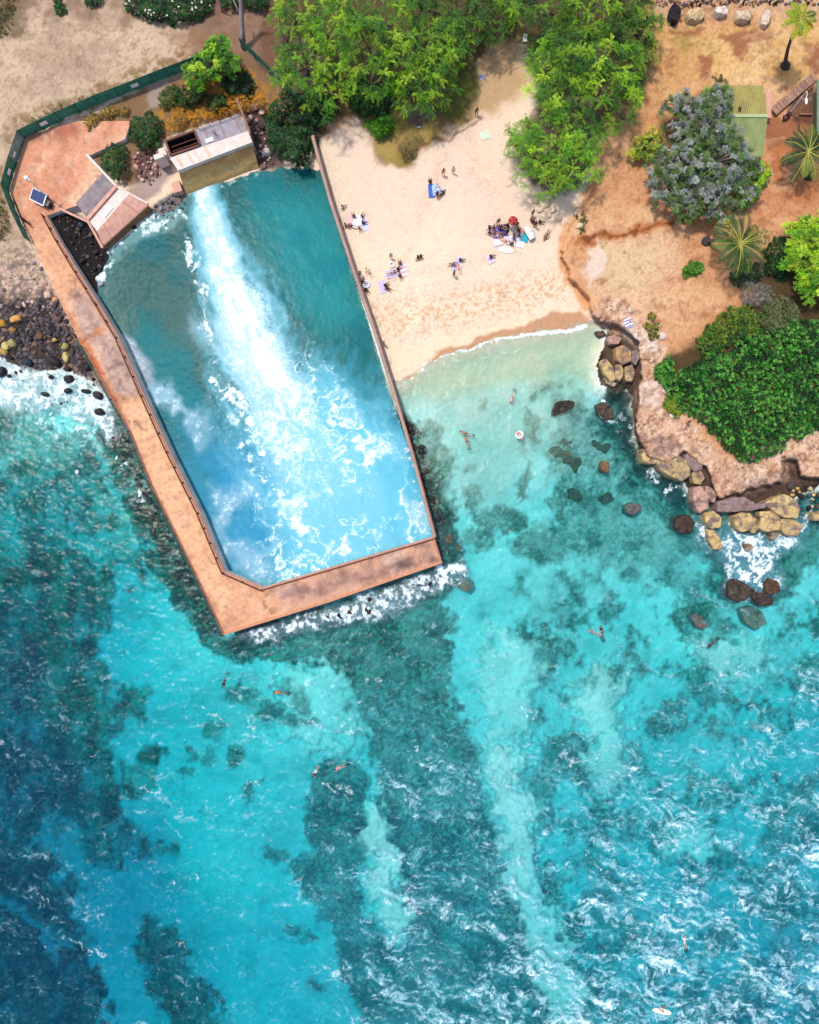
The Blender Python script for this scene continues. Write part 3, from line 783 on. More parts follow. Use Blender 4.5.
# ragged bright lip on the left of the jet
ld, lt = dline([(190, 235), (197, 270), (206, 310), (220, 352), (222, 385), (240, 408), (262, 446), (270, 455)], A + 6 * b1 + 5 * a1, B + 6 * b2 + 5 * a2)
addfoam(wb * sstep(8, 0, ld) * sstep(-.5, .7, n2 + .4 * b1) * .9)
ld, lt = dline([(206, 422), (228, 436), (250, 460), (268, 485), (300, 502)], A + 5 * b1 + 3 * a1, B + 5 * b2 + 3 * a2)
addfoam(wb * sstep(8, 0, ld) * sstep(-.5, .8, n2 + .3 * b1) * .8)
ld, lt = dline([(300, 500), (303, 525), (298, 545)], A + 4 * b1, B + 4 * b2)
addfoam(wb * sstep(4, 1, ld) * sstep(-.3, .4, fine) * .7)
for q, t0 in (([(205, 486), (232, 492), (246, 484), (252, 494), (238, 508), (226, 530), (214, 520)], .0), ([(222, 530), (236, 538), (262, 552), (280, 578), (262, 586), (236, 572), (224, 552)], -.05), ([(404, 500), (424, 512), (428, 528), (412, 530)], -.4),
              ([(142, 378), (168, 384), (178, 402), (196, 412), (192, 420), (170, 410), (156, 404)], -.25), ([(178, 410), (204, 408), (206, 420), (186, 420)], -.4), ([(188, 424), (205, 420), (214, 432), (200, 444)], .1), ([(408, 500), (428, 505), (430, 522)], -.3),
              ([(196, 318), (214, 310), (222, 350), (205, 345)], 0)):
    addfoam(wb * wreg(q, 6, 5, 5) * sstep(t0 - .4, t0 + .9, fine + .5 * b1) * .40)
    add_milk_light(wb * wreg(q, 9, 7, 6) * .5, (176, 216, 232), .66)
add_milk_light(wb * .85 * wreg([(118, 330), (132, 338), (150, 362), (150, 384), (136, 370), (124, 348)], 4, 3, 3), (170, 184, 196), .64)
addfoam(wb * wreg([(118, 332), (132, 340), (148, 364), (146, 376), (132, 362)], 4, 3, 3) * .35)
add_milk_light(wb * .7 * wreg([(142, 378), (170, 388), (180, 405), (160, 402), (146, 392)], 5, 4, 4), (150, 190, 206), .8)
of1f = wb * wreg([(104, 252), (118, 238), (150, 214), (178, 205), (192, 215), (172, 226), (150, 240), (128, 250), (108, 262)], 5, 4, 4)
add_milk_light(of1f * .55, (150, 196, 190), .64)
addfoam(of1f * sstep(-.4, .8, fine + .4 * b1) * .6)
addfoam(wb * wreg([(96, 280), (106, 262), (112, 262), (104, 288)], 3, 2, 2) * sstep(-.4, .2, fine) * .7)
ld, lt = dline([(187, 196), (222, 186), (258, 174)], A, B)
addfoam(wb * sstep(4, .5, ld) * sstep(-.3, .5, fine) * .45)
# calm rim against the long wall
ld, lt = dline([(352, 262), (372, 320), (391, 384), (410, 450), (424, 505)], A, B)
addfoam(wb * sstep(12, 2, ld) * sstep(.35, .75, fine + .5 * b1) * .5)
# -- outside
out = ~wb
DW = np.maximum(-Z[np.clip(np.searchsorted(VL, B), 0, nv - 1), np.clip(np.searchsorted(UL, A), 0, nu - 1)], 0)
shore_f = wreg([(-60, 352), (0, 358), (28, 372), (62, 370), (80, 376), (108, 398), (116, 420), (112, 440), (84, 424), (60, 412), (24, 410), (-60, 400)], 9, 5, 5) * out
add_milk_light(shore_f * .5, (176, 214, 216), .64)
addfoam(shore_f * (.22 + .58 * sstep(-.6, .8, .7 * fine + .5 * b1 + .4 * c1)))
addfoam(out * wreg([(100, 440), (118, 440), (140, 490), (152, 496), (140, 502), (118, 500), (104, 470)], 6, 4, 5) * sstep(.15, .5, fine + .7 * rid2 - .5) * .75)
addfoam(out * wreg([(0, 400), (80, 410), (110, 440), (60, 436), (20, 424)], 12, 6, 5) * sstep(.15, .6, fine + .5 * b1) * .6)
# surge on the seaward walkway
surge = out * wreg([(236, 636), (330, 608), (443, 566), (466, 560), (470, 574), (440, 590), (380, 618), (320, 626), (262, 640)], 7, 4, 4)
addfoam(surge * (.16 + .66 * sstep(-.6, .9, .8 * fine + .5 * c1 + .3 * b1)))
addfoam(out * wreg([(434, 565), (462, 562), (470, 572), (446, 580)], 4, 3, 3) * sstep(-.4, .3, fine) * .8)
add_milk_light(surge * .25, (150, 190, 206), .64)
# swash on the beach
sw, st = dline([(393, 388), (404, 386), (412, 374), (425, 362), (445, 356), (462, 350.5), (478, 346), (495, 340), (505, 337.5), (520, 336.8), (533, 334), (547, 332), (560, 331), (575, 329.5), (586, 326)], A + 1.5 * b1, B + 1.5 * b2)
addfoam(out * sstep(2.2, .2, sw + 1.2 * c1 - 1.0 * sstep(.25, .6, st) * (b1 + .4)) * (.35 + .55 * sstep(.25, .5, st)))
add_milk_light(out * sstep(13, 2, sw) * .45, (226, 212, 184), .64)
add_milk_light(out * sstep(34, 8, sw + 5 * a1) * .22, (176, 206, 176), .8)
sw2, _ = dline([(398, 398), (420, 382), (450, 368), (500, 352), (560, 343), (600, 340)], A + 3 * a1 + 2 * b1, B + 3 * a2 + 2 * b2)
addfoam(out * sstep(1.6, .3, sw2) * sstep(-.1, .5, b1) * .3)
# headland surge
hf = out * wreg([(690, 520), (706, 512), (720, 530), (760, 528), (800, 520), (806, 500), (812, 520), (800, 545), (775, 560), (780, 590), (752, 596), (730, 590), (722, 560), (700, 545)], 10, 6, 5)
addfoam(hf * (.12 + .78 * sstep(-.6, .9, fine * .6 + .75 * rid2 - .3)))
add_milk_light(hf * .4, (120, 180, 206), .64)
addfoam(out * wreg([(738, 570), (770, 560), (776, 578), (756, 588), (740, 584)], 6, 4, 4) * sstep(-.2, .3, fine + .4 * rid2) * .9)
addfoam(out * wreg([(600, 396), (612, 404), (616, 420), (604, 416)], 4, 3, 3) * sstep(-.5, .1, fine) * .8)
addfoam(out * wreg([(612, 400), (640, 440), (690, 500), (660, 500), (624, 440)], 8, 6, 5) * sstep(.3, .7, fine + .4 * rid2) * .5)
# sky glints painted as pale streaks and flecks, densest in the south-east
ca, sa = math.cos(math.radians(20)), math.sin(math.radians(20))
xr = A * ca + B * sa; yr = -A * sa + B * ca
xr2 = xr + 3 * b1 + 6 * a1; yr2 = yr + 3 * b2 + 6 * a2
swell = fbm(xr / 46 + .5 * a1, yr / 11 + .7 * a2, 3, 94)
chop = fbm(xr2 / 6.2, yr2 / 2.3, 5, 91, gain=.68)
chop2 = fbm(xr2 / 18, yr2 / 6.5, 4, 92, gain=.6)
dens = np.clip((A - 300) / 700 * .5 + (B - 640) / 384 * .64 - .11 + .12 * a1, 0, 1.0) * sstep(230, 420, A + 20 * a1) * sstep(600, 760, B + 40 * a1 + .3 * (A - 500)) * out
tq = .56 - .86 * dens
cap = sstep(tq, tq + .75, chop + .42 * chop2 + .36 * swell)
add_milk_light(cap * (.42 + .44 * dens) * out * sstep(545, 640, B + .15 * (A - 500)), (198, 232, 240), .68)
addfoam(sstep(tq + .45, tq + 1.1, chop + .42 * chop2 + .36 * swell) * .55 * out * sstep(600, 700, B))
# long thin crest lines elsewhere
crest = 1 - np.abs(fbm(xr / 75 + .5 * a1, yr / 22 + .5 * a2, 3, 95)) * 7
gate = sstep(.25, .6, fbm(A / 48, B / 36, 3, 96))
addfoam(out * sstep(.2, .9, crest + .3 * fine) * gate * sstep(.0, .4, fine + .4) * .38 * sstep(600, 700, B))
add_milk_light(out * sstep(.45, .9, chop) * sstep(.0, .6, chop2) * .35 * sstep(560, 660, B), (170, 220, 235), .66)  # short pale glints painted on the chop
# depth scatter, sky sheen and ripple glints, painted as thin films on the surface
sh_ = np.exp(-DW / 3.2); dp_ = sstep(4.5, 9.5, DW + 1.2 * a1)
add_milk_light(out * .17 * (1 - sh_) * (1 - dp_), (0, 150, 156), .72)  # upwelling scattered light, painted on by depth
add_milk_light(out * .24 * (1 - sh_) * dp_, (0, 112, 152), .62)
pale = out * sstep(150, 420, A + 25 * a1) * sstep(330, 460, B)
add_milk_light(pale * (.03 + .06 * sstep(-.5, .7, a2 + .5 * swell)) * (1 - .5 * sstep(560, 480, B)), (130, 220, 226), .66)  # pale sky sheen put into the surface colour
add_milk_light(out * .22 * wreg([(400, 380), (590, 335), (600, 370), (560, 440), (500, 500), (450, 480), (425, 420)], 28, 8, 4), (190, 222, 190), .66)
add_milk_light(out * .08 * sstep(620, 900, B + 40 * a1) * sstep(180, 330, A), (30, 160, 220), .66)
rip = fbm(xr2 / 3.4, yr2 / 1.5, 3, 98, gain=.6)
add_milk_light(out * sstep(.1, 1.0, rip + .4 * swell) * (.06 + .24 * sstep(200, 480, A)) * sstep(590, 720, B + 20 * a1), (96, 212, 222), .66)
add_milk_light(out * sstep(-.2, .9, rip + .3 * chop2) * (.03 + .07 * sstep(250, 500, A)) * sstep(590, 720, B + 20 * a1), (130, 216, 230), .66)
# height of the chop
zw = (0.07 * b1 + 0.05 * chop + .03 * c1) * out + wb * (.02 * b1 + .05 * foam * (1 + .6 * fine))
zw = zw + .06 * foam * out
far = (np.abs(A - 409) > 440) | (np.abs(B - 512) > 545)
zw = np.where(far, 0, zw)
WX = (A - CX) * S; WY = (CY - B) * S
WVERT = np.stack([WX, WY, zw], -1).reshape(-1, 3)
mv, mu = A.shape
ii = np.arange(mv * mu, dtype=np.int64).reshape(mv, mu)
WQ = np.stack([ii[1:, :-1], ii[1:, 1:], ii[:-1, 1:], ii[:-1, :-1]], -1).reshape(-1, 4)
acl = A[:-1, :-1].ravel(); bcl = B[:-1, :-1].ravel()
ju = np.clip(np.searchsorted(UL, acl), 1, nu - 1); jv = np.clip(np.searchsorted(VL, bcl), 1, nv - 1)
Zc = np.minimum(np.minimum(Z[jv, ju], Z[np.clip(jv + 3, 0, nv - 1), ju]), np.minimum(Z[jv, np.clip(ju + 3, 0, nu - 1)], np.minimum(Z[np.clip(jv - 3, 0, nv - 1), ju], Z[jv, np.clip(ju - 3, 0, nu - 1)])))
wet = Zc < .35
wbc = wb[:-1, :-1].ravel()

def water_material():
    m, nt, out_ = _nt('water')
    L = nt.links.new
    tc = N(nt, 'ShaderNodeTexCoord')
    nz = N(nt, 'ShaderNodeTexNoise'); nz.inputs['Scale'].default_value = 1.5; nz.inputs['Detail'].default_value = 5
    L(tc.outputs['Object'], nz.inputs['Vector'])
    nz2 = N(nt, 'ShaderNodeTexNoise'); nz2.inputs['Scale'].default_value = 4.5; nz2.inputs['Detail'].default_value = 3
    L(tc.outputs['Object'], nz2.inputs['Vector'])
    bp = N(nt, 'ShaderNodeBump'); bp.inputs['Strength'].default_value = .35; bp.inputs['Distance'].default_value = .15
    L(nz.outputs['Fac'], bp.inputs['Height'])
    tr = N(nt, 'ShaderNodeBsdfTransparent'); tr.inputs['Color'].default_value = (.97, .985, .985, 1)
    gl = N(nt, 'ShaderNodeBsdfGlossy'); gl.inputs['Roughness'].default_value = .3
    L(bp.outputs[0], gl.inputs['Normal'])
    fr = N(nt, 'ShaderNodeFresnel'); fr.inputs['IOR'].default_value = 1.26; L(bp.outputs[0], fr.inputs['Normal'])
    clear = N(nt, 'ShaderNodeMixShader'); L(fr.outputs[0], clear.inputs[0]); L(tr.outputs[0], clear.inputs[1]); L(gl.outputs[0], clear.inputs[2])
    am = N(nt, 'ShaderNodeAttribute', attribute_name='MilkLight'); ac = N(nt, 'ShaderNodeAttribute', attribute_name='MilkLightCol'); af = N(nt, 'ShaderNodeAttribute', attribute_name='Foam')
    dm_ = N(nt, 'ShaderNodeBsdfDiffuse'); L(ac.outputs['Color'], dm_.inputs['Color'])
    mm = N(nt, 'ShaderNodeMixShader'); L(am.outputs['Fac'], mm.inputs[0]); L(clear.outputs[0], mm.inputs[1]); L(dm_.outputs[0], mm.inputs[2])
    # lace: the foam value is how much of the surface is covered; a fine twisted noise decides where
    nw = N(nt, 'ShaderNodeTexNoise'); nw.inputs['Scale'].default_value = .9; nw.inputs['Detail'].default_value = 3; L(tc.outputs['Object'], nw.inputs['Vector'])
    wv = N(nt, 'ShaderNodeVectorMath', operation='MULTIPLY_ADD'); L(nw.outputs['Color'], wv.inputs[0]); wv.inputs[1].default_value = (1.6, 1.6, 0); L(tc.outputs['Object'], wv.inputs[2])
    nz2.inputs['Scale'].default_value = 3.0; nz2.inputs['Detail'].default_value = 7; nz2.inputs['Roughness'].default_value = .68
    L(wv.outputs[0], nz2.inputs['Vector'])
    lc = N(nt, 'ShaderNodeMapRange'); lc.inputs['From Min'].default_value = .28; lc.inputs['From Max'].default_value = .72; L(nz2.outputs['Fac'], lc.inputs['Value'])
    ad = N(nt, 'ShaderNodeMath', operation='ADD'); L(af.outputs['Fac'], ad.inputs[0]); L(lc.outputs[0], ad.inputs[1])
    sm = N(nt, 'ShaderNodeMapRange', interpolation_type='SMOOTHSTEP'); sm.inputs['From Min'].default_value = .55; sm.inputs['From Max'].default_value = 1.35; L(ad.outputs[0], sm.inputs['Value'])
    mr = N(nt, 'ShaderNodeMapRange'); mr.inputs['From Min'].default_value = .0; mr.inputs['From Max'].default_value = .5; mr.inputs['To Max'].default_value = .96; L(af.outputs['Fac'], mr.inputs['Value'])
    gt = N(nt, 'ShaderNodeMath', operation='MULTIPLY'); L(sm.outputs[0], gt.inputs[0]); L(mr.outputs[0], gt.inputs[1]); gt.use_clamp = True
    df = N(nt, 'ShaderNodeBsdfDiffuse'); df.inputs['Color'].default_value = (.68, .77, .80, 1)
    mf = N(nt, 'ShaderNodeMixShader'); L(gt.outputs[0], mf.inputs[0]); L(mm.outputs[0], mf.inputs[1]); L(df.outputs[0], mf.inputs[2])
    L(mf.outputs[0], out_.inputs['Surface'])
    va = N(nt, 'ShaderNodeVolumeAbsorption'); 
    # sea water swallows red first: per-metre absorption is density * (1 - colour)
    va.inputs['Density'].default_value = WATER_DENS; va.inputs['Color'].default_value = WATER_COL
    L(va.outputs[0], out_.inputs['Volume'])
    return m
WATER_DENS = .40; WATER_COL = (0.0, .862, .918, 1)
m_water = water_material()
FA = dict(Foam=foam.reshape(-1), MilkLight=milk_light.reshape(-1), MilkLightCol=mcol.reshape(-1, 3))
def water_sheet(name, sel):
    q = WQ[sel]; used = np.unique(q)
    remap = np.zeros(mv * mu, np.int64); remap[used] = np.arange(len(used))
    me = mesh_fast(name, WVERT[used], remap[q], None, True, {k2: v[used] for k2, v in FA.items()})
    return tag(link(name, me, m_water), kind='structure')
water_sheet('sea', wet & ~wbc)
water_sheet('basin_water', wet & wbc)
# ================================================================== built structures
def painted_slab(name, poly, ztop, zbot, colfun, mat, parent, step=0.45, zfun=None, sides=(150, 120, 104)):
    """slab with a finely divided top (world polygon); colfun(px,py arrays)->(n,3) albedo of stains, seams and paint"""
    poly = [Vector((p[0], p[1])) for p in poly]
    dense = []
    for i, p in enumerate(poly):
        q = poly[(i + 1) % len(poly)]; n = max(1, int((q - p).length / step))
        dense += [p.lerp(q, t / n) for t in range(n)]
    xs = [p.x for p in poly]; ys = [p.y for p in poly]
    gx, gy = np.meshgrid(np.arange(min(xs), max(xs), step), np.arange(min(ys), max(ys), step))
    gx = (gx + NP.uniform(-.12, .12, gx.shape)).astype(np.float32); gy = (gy + NP.uniform(-.12, .12, gy.shape)).astype(np.float32)
    d = sdpoly([(p.x, p.y) for p in poly], gx, gy, margin=50)
    keep = d < -step * .45
    pts = dense + [Vector((float(a), float(b))) for a, b in zip(gx[keep], gy[keep])]
    nb = len(dense)
    r = delaunay_2d_cdt(pts, [(i, (i + 1) % nb) for i in range(nb)], [], 1, 1e-4)
    vs, fs = r[0], r[2]
    XY = np.array([(v.x, v.y) for v in vs], np.float32)
    zz = zfun(XY) if zfun is not None else np.full(len(XY), ztop, np.float32)
    k = S * (H - zz) / H
    px = XY[:, 0] / k + CX; py = CY - XY[:, 1] / k
    cols = colfun(px, py)
    verts = [(float(a), float(b), float(c)) for (a, b), c in zip(XY, zz)]
    n = len(verts)
    # outline skirts
    area = sum(dense[i].x * dense[(i + 1) % nb].y - dense[(i + 1) % nb].x * dense[i].y for i in range(nb))
    ring = [int(np.argmin((XY[:, 0] - p.x) ** 2 + (XY[:, 1] - p.y) ** 2)) for p in dense]
    faces = [tuple(f) if ((XY[f[1]] - XY[f[0]])[0] * (XY[f[2]] - XY[f[0]])[1] - (XY[f[1]] - XY[f[0]])[1] * (XY[f[2]] - XY[f[0]])[0]) > 0 else tuple(f)[::-1] for f in fs]
    scol = []
    for j, i in enumerate(ring):
        verts.append((float(XY[i, 0]), float(XY[i, 1]), float(zz[i]))); verts.append((float(XY[i, 0]), float(XY[i, 1]), zbot)); 
        t = .8 + .3 * mnoise.noise(Vector((XY[i, 0] * .7, XY[i, 1] * .7, 3)))
        scol += [tuple(c * t for c in lin(*sides, .95)), tuple(c * t * .6 for c in lin(*sides, .95))]
    for j in range(nb):
        a = n + 2 * j; b = n + 2 * ((j + 1) % nb)
        faces.append((a, a + 1, b + 1, b) if area > 0 else (a, b, b + 1, a + 1))
    base = Vector(parent.location)
    me = bpy.data.meshes.new(name)
    me.from_pydata([(v[0] - base.x, v[1] - base.y, v[2] - base.z) for v in verts], [], faces)
    a = me.attributes.new('Col', 'FLOAT_COLOR', 'POINT')
    cc = np.ones((len(verts), 4), np.float32); cc[:n, :3] = cols; cc[n:, :3] = np.array(scol)
    a.data.foreach_set('color', cc.ravel())
    return link(name, me, mat, parent)

m_conc = mat_attr('stained_concrete', .85, 2.2, .14, .35, .04)
m_rust = mat_plain('rusted_steel', lin(120, 62, 40, .6), .7, 8, .35, .3)
m_gpaint = mat_plain('green_painted_steel', lin(36, 84, 66, .6), .5, 8, .25)
m_white = mat_plain('white_paint', lin(238, 236, 230, .85), .5, 5, .06)
m_dark = mat_plain('dark_steel', lin(40, 36, 36, .6), .5, 8, .3)

# ---------------- the sea walkway with its terrace
ZD = 1.9
W2 = lambda a, z: [P(x, y, z) for x, y in a]
outer = [(9.5, 191), (16, 203), (32, 242), (52, 285), (82, 347), (111, 400), (129, 432), (150, 485), (175, 535), (205, 597), (223, 635.5), (330, 602), (442.5, 563)]
inner_sea = [(434, 536), (350, 561), (266, 586), (229, 570), (205, 512), (175, 452), (150, 397), (125, 340), (105, 307), (85, 275), (67, 245), (54, 221)]
terrace = [(66, 209), (77, 205.5), (103.5, 174), (88.5, 156), (125, 139), (131, 121), (79, 121), (62, 126), (26, 135.5)]
top_out = [P(x, y, ZD) for x, y in outer]
top_in = [P(x, y, 0) for x, y in inner_sea]
top_in = [Vector((p.x, p.y, ZD)) for p in top_in]
top_ter = [P(x, y, ZD) for x, y in terrace]
deck_poly = top_out + top_in + top_ter
ctr = P(130, 400, 0)
walk = empty('sea_walkway', (ctr.x, ctr.y, 0))
tag(walk, 'long pinkish concrete sea walkway with rust stains, wrapping the foaming outfall basin', 'walkway')
inpx = np.array([[ (v.x / (S * (H - ZD) / H)) + CX, CY - v.y / (S * (H - ZD) / H)] for v in top_in])
def deckcol(px, py):
    n = len(px); C2 = np.zeros((n, 3), np.float32)
    a = fbm(px / 22, py / 22, 4, 301); b = fbm(px / 7, py / 7, 4, 302); c = fbm(px / 3, py / 3, 2, 303)
    def L2(m, rgb, f=.72):
        m = np.clip(m, 0, 1)[:, None]; C2[:] = C2 * (1 - m) + np.array(lin(*rgb, f), np.float32) * m
    L2(np.ones(n), (226, 166, 126), .74)
    L2(sstep(-.2, .7, a) * .6, (234, 182, 144), .78)
    # terrace is redder, with a paler spill by the outfall
    tm = 1 - sstep(-4, 6, sdpoly([(9, 190), (26, 134), (62, 124), (132, 110), (128, 140), (90, 156), (70, 205), (30, 240)], px, py))
    L2(tm * .75, (220, 150, 116), .72)
    L2(tm * sstep(0, .6, a) * .6, (212, 140, 110), .72)
    sp = 1 - sstep(-5, 4, sdpoly([(86, 157), (104, 172), (76, 206), (64, 200), (80, 190), (92, 176)], px + 3 * b, py + 3 * b)); L2(sp * .85, (226, 190, 152), .76)
    sp = 1 - sstep(-5, 6, sdpoly([(52, 130), (74, 122), (82, 134), (60, 140)], px + 3 * b, py + 3 * b)); L2(sp * .8, (188, 104, 82), .62)
    L2((1 - sstep(-3, 4, sdpoly([(30, 134), (48, 130), (52, 138), (34, 142)], px + 3 * b, py))) * .5, (110, 74, 64), .5)
    for s0 in ([(58, 138), (77, 178)], [(40, 168), (50, 180)]):
        dd, _ = dline(s0, px, py); L2(sstep(1.8, .5, dd) * .55, (232, 176, 126), .78)
    for s0 in ([(38, 170), (48, 160)], [(40, 160), (47, 171)], [(38, 166), (44, 169)]):
        dd, _ = dline(s0, px, py); L2(sstep(1.1, .3, dd) * sstep(-.6, .3, b) * .75, (232, 216, 204), .8)
    # bleached grey stretch and the orange rust bleed beside it
    g = sdpoly([(72, 290), (88, 292), (108, 330), (118, 336), (136, 372), (146, 394), (118, 398), (96, 352), (84, 338), (74, 312)], px + 4 * b, py + 4 * b)
    L2((1 - sstep(-6, 5, g)) * .8, (196, 168, 156), .66)
    for (x, y, r, o) in [(76, 294, 9, .75), (95, 335, 8, .6), (110, 352, 8, .5), (118, 362, 8, .5), (128, 372, 8, .55), (104, 345, 6, .5), (155, 462, 5, .6), (164, 460, 4, .5), (171, 466, 5, .6), (187, 526, 5, .55), (120, 385, 9, .6), (134, 390, 7, .45)]:
        L2(sstep(r, r * .2, np.hypot(px - x, py - y) + 4 * b) * sstep(-.7, .2, c + .4 * b) * o, (112, 84, 82), .55)
    ru, _ = dline([(80, 342), (92, 362), (104, 385), (116, 406), (122, 418)], px, py); L2(sstep(8, 1, ru + 2.5 * b) * .9, (206, 96, 36), .62)
    ru, _ = dline([(82, 342), (95, 334), (102, 330)], px, py); L2(sstep(5, 1, ru + 2 * b) * .8, (224, 140, 74), .7)
    ru, _ = dline([(60, 300), (80, 340)], px, py); L2(sstep(4, 1, ru + 2 * b) * .5, (188, 96, 60), .62)
    ms = 1 - sstep(-8, 8, sdpoly([(118, 405), (146, 400), (200, 512), (226, 572), (226, 625), (190, 560), (140, 450)], px, py)); L2(ms * .5, (238, 182, 136), .8)
    w1, w2, wi = worley(px / 13 + .5 * b, py / 13 + .5 * a, 330)
    L2(sstep(.06, .0, w2 - w1) * sstep(-.2, .5, a + .3 * b) * .4, (140, 96, 80), .58)
    for k_ in range(26):
        t_ = k_ / 25; qx, qy = 40 + 175 * t_, 262 + 355 * t_
        dd, _ = dline([(qx - 6, qy + 3), (qx + 34, qy - 17)], px, py, 12); L2(sstep(.9, .2, dd) * .28, (140, 92, 74), .58)
    wthr = fbm(px / 12 + .5 * a, py / 16, 5, 340, gain=.62)
    L2(sstep(.2, .8, wthr) * .40, (176, 118, 84), .62); L2(sstep(.35, .8, -wthr + .3 * c) * .35, (238, 206, 174), .78)
    L2(sstep(.5, .85, fbm(px / 5, py / 6, 4, 341)) * .32, (120, 84, 68), .55)
    # tar seams
    for s0 in ([(82, 342), (100, 331)], [(103, 374), (122, 362)], [(116, 402), (138, 393)], [(121, 418), (136, 424), (146, 430)], [(128, 424), (142, 420)], [(340, 566), (346, 594)], [(392, 552), (399, 576)], [(274, 588), (262, 602), (272, 614)]):
        dd, _ = dline(s0, px + 1.2 * b, py + 1.2 * b); L2(sstep(1.5, .3, dd) * .6, (110, 74, 62), .55)
    # the end arm: patchy grey, dark scorch towards the tip
    am = 1 - sstep(-10, 8, sdpoly([(268, 590), (434, 540), (444, 562), (290, 612)], px + 5 * b, py + 5 * b))
    L2(am * .6, (196, 152, 134), .66)
    L2(am * sstep(0, .5, a + .5 * b) * .7, (170, 126, 110), .6)
    L2(am * sstep(.1, .6, -a + .4 * b) * .5, (226, 196, 178), .74)
    al = (px - 268) * .95 - (py - 600) * .3; ac = (px - 268) * .3 + (py - 600) * .95
    blot = fbm(al / 26, ac / 9, 4, 311); bl2 = fbm(al / 8, ac / 6, 4, 312)
    L2(am * sstep(.0, .7, blot + .4 * bl2) * .65, (150, 112, 104), .58)
    L2(am * sstep(355, 420, px) * sstep(-.3, .5, blot + .5 * bl2) * .6, (112, 82, 82), .52)
    for (x, y, rx, ry, o) in [(343, 573, 4.5, 7, .6), (398, 564, 12, 5, .55), (428, 556, 9, 6, .35)]:
        L2(sstep(1.3, .1, np.hypot((px - x) / rx, (py - y) / ry) + .7 * b) * o, (92, 66, 66), .5)
    ed, _ = dline([tuple(p) for p in inpx], px, py, 30); L2(sstep(5, .5, ed + 1.5 * b) * .35, (176, 112, 92), .6)
    L2(sstep(.3, .7, c + .5 * b) * .22, (150, 104, 88), .6)
    return C2
painted_slab('deck', deck_poly, ZD, -4.5, deckcol, m_conc, walk, .42, sides=(236, 222, 208))

def along(pts, step):
    out_ = []; 
    for i in range(len(pts) - 1):
        a, b = pts[i], pts[i + 1]; L = (b - a).length; n = max(1, round(L / step))
        out_ += [a.lerp(b, t / n) for t in range(n)]
    out_.append(pts[-1]); return out_
def offset_line(pts, d):
    r = []
    for i, p in enumerate(pts):
        t = (pts[min(i + 1, len(pts) - 1)] - pts[max(i - 1, 0)]); t.z = 0; t.normalize()
        r.append(p + Vector((-t.y, t.x, 0)) * d)
    return r
def line_curb(name, pts, w, h, z, mat, parent, cc=None, ov=0.0):
    mb = MB(); mb.cc = cc
    L_ = offset_line(pts, w / 2); R_ = offset_line(pts, -w / 2)
    n = len(pts); vs = []
    for i in range(n):
        vs += [Vector((L_[i].x, L_[i].y, z)), Vector((R_[i].x, R_[i].y, z)), Vector((R_[i].x, R_[i].y, z + h)), Vector((L_[i].x, L_[i].y, z + h))]
    fs = []
    for i in range(n - 1):
        a = 4 * i; b = a + 4
        for k in range(4): fs.append((a + k, b + k, b + (k + 1) % 4, a + (k + 1) % 4))
    fs += [(0, 1, 2, 3), tuple(4 * (n - 1) + k for k in (3, 2, 1, 0))]
    mb.add(vs, fs)
    return mb.build(name, mat, parent)
def rail(pts, step, h, mat, matpost, parent, zbase, two=True):
    for p in along(pts, step):
        mb = MB(); mb.box(Vector((p.x, p.y, zbase + h / 2)), (.11, .11, h)).box(Vector((p.x, p.y, zbase + .03)), (.26, .26, .06))
        mb.build('post', matpost, parent)
    lv = (h - .04, h * .52) if two else (h - .04,)
    for z in lv:
        mb = MB(); mb.tube([Vector((p.x, p.y, zbase + z)) for p in along(pts, step)], .06, 6); mb.build('rail', mat, parent)
inset = lambda pts, d: offset_line(pts, d)
seaward = [p.copy() for p in top_out[4:11]]
end_side = [p.copy() for p in top_out[10:]]
in_side = [p.copy() for p in top_in]
line_curb('kerb', inset(seaward, .2), .30, .22, ZD - .05, m_conc, walk, lin(206, 140, 108, .66))
line_curb('kerb', inset(end_side, .2), .36, .25, ZD - .05, m_conc, walk, lin(212, 148, 112, .7))
line_curb('kerb', inset([end_side[-1], in_side[0]], .2), .30, .22, ZD - .05, m_conc, walk, lin(196, 132, 104, .66))
line_curb('kerb', inset(in_side, .2), .30, .2, ZD - .05, m_conc, walk, lin(208, 150, 126, .66))
rail(inset(seaward, .05), 2.85, 1.0, m_gpaint, m_gpaint, walk, ZD)
rail(inset(in_side[2:], .45), 2.7, 1.0, m_rust, m_rust, walk, ZD)
rail(inset(in_side[:3], .3), 3.4, .35, m_rust, m_rust, walk, ZD, False)

# ---------------- the thin wall between basin and beach
wl = [(311.5, 135), (319, 163), (329.5, 200), (350, 262), (372, 325), (391, 385), (411, 452), (434, 537)]
wp = [P(x + 1.0, y, 1.75) for x, y in wl]
cw = P(372, 325, 0)
sw_ = empty('basin_wall', (cw.x, cw.y, 0)); tag(sw_, 'thin straight concrete wall dividing the outfall basin from the sandy beach', 'wall', None, 'thing')
mb = MB()
den_ = along(wp, .8)
Lw = offset_line(den_, .26); Rw = offset_line(den_, -.26)
vs = []; fs = []; cs = []
for i in range(len(den_)):
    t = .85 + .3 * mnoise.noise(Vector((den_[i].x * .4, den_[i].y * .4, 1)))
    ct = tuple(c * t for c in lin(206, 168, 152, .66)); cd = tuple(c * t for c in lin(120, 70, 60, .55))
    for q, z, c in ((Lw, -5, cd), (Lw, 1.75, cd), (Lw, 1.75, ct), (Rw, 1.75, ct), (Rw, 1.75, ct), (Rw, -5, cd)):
        vs.append(Vector((q[i].x, q[i].y, z))); cs.append(c)
for i in range(len(den_) - 1):
    a = 6 * i; b = a + 6
    for k in (0, 2, 4): fs.append((a + k, b + k, b + k + 1, a + k + 1))
mb.add(vs, fs); mb.c = cs
mb.build('wall_body', m_conc, sw_)
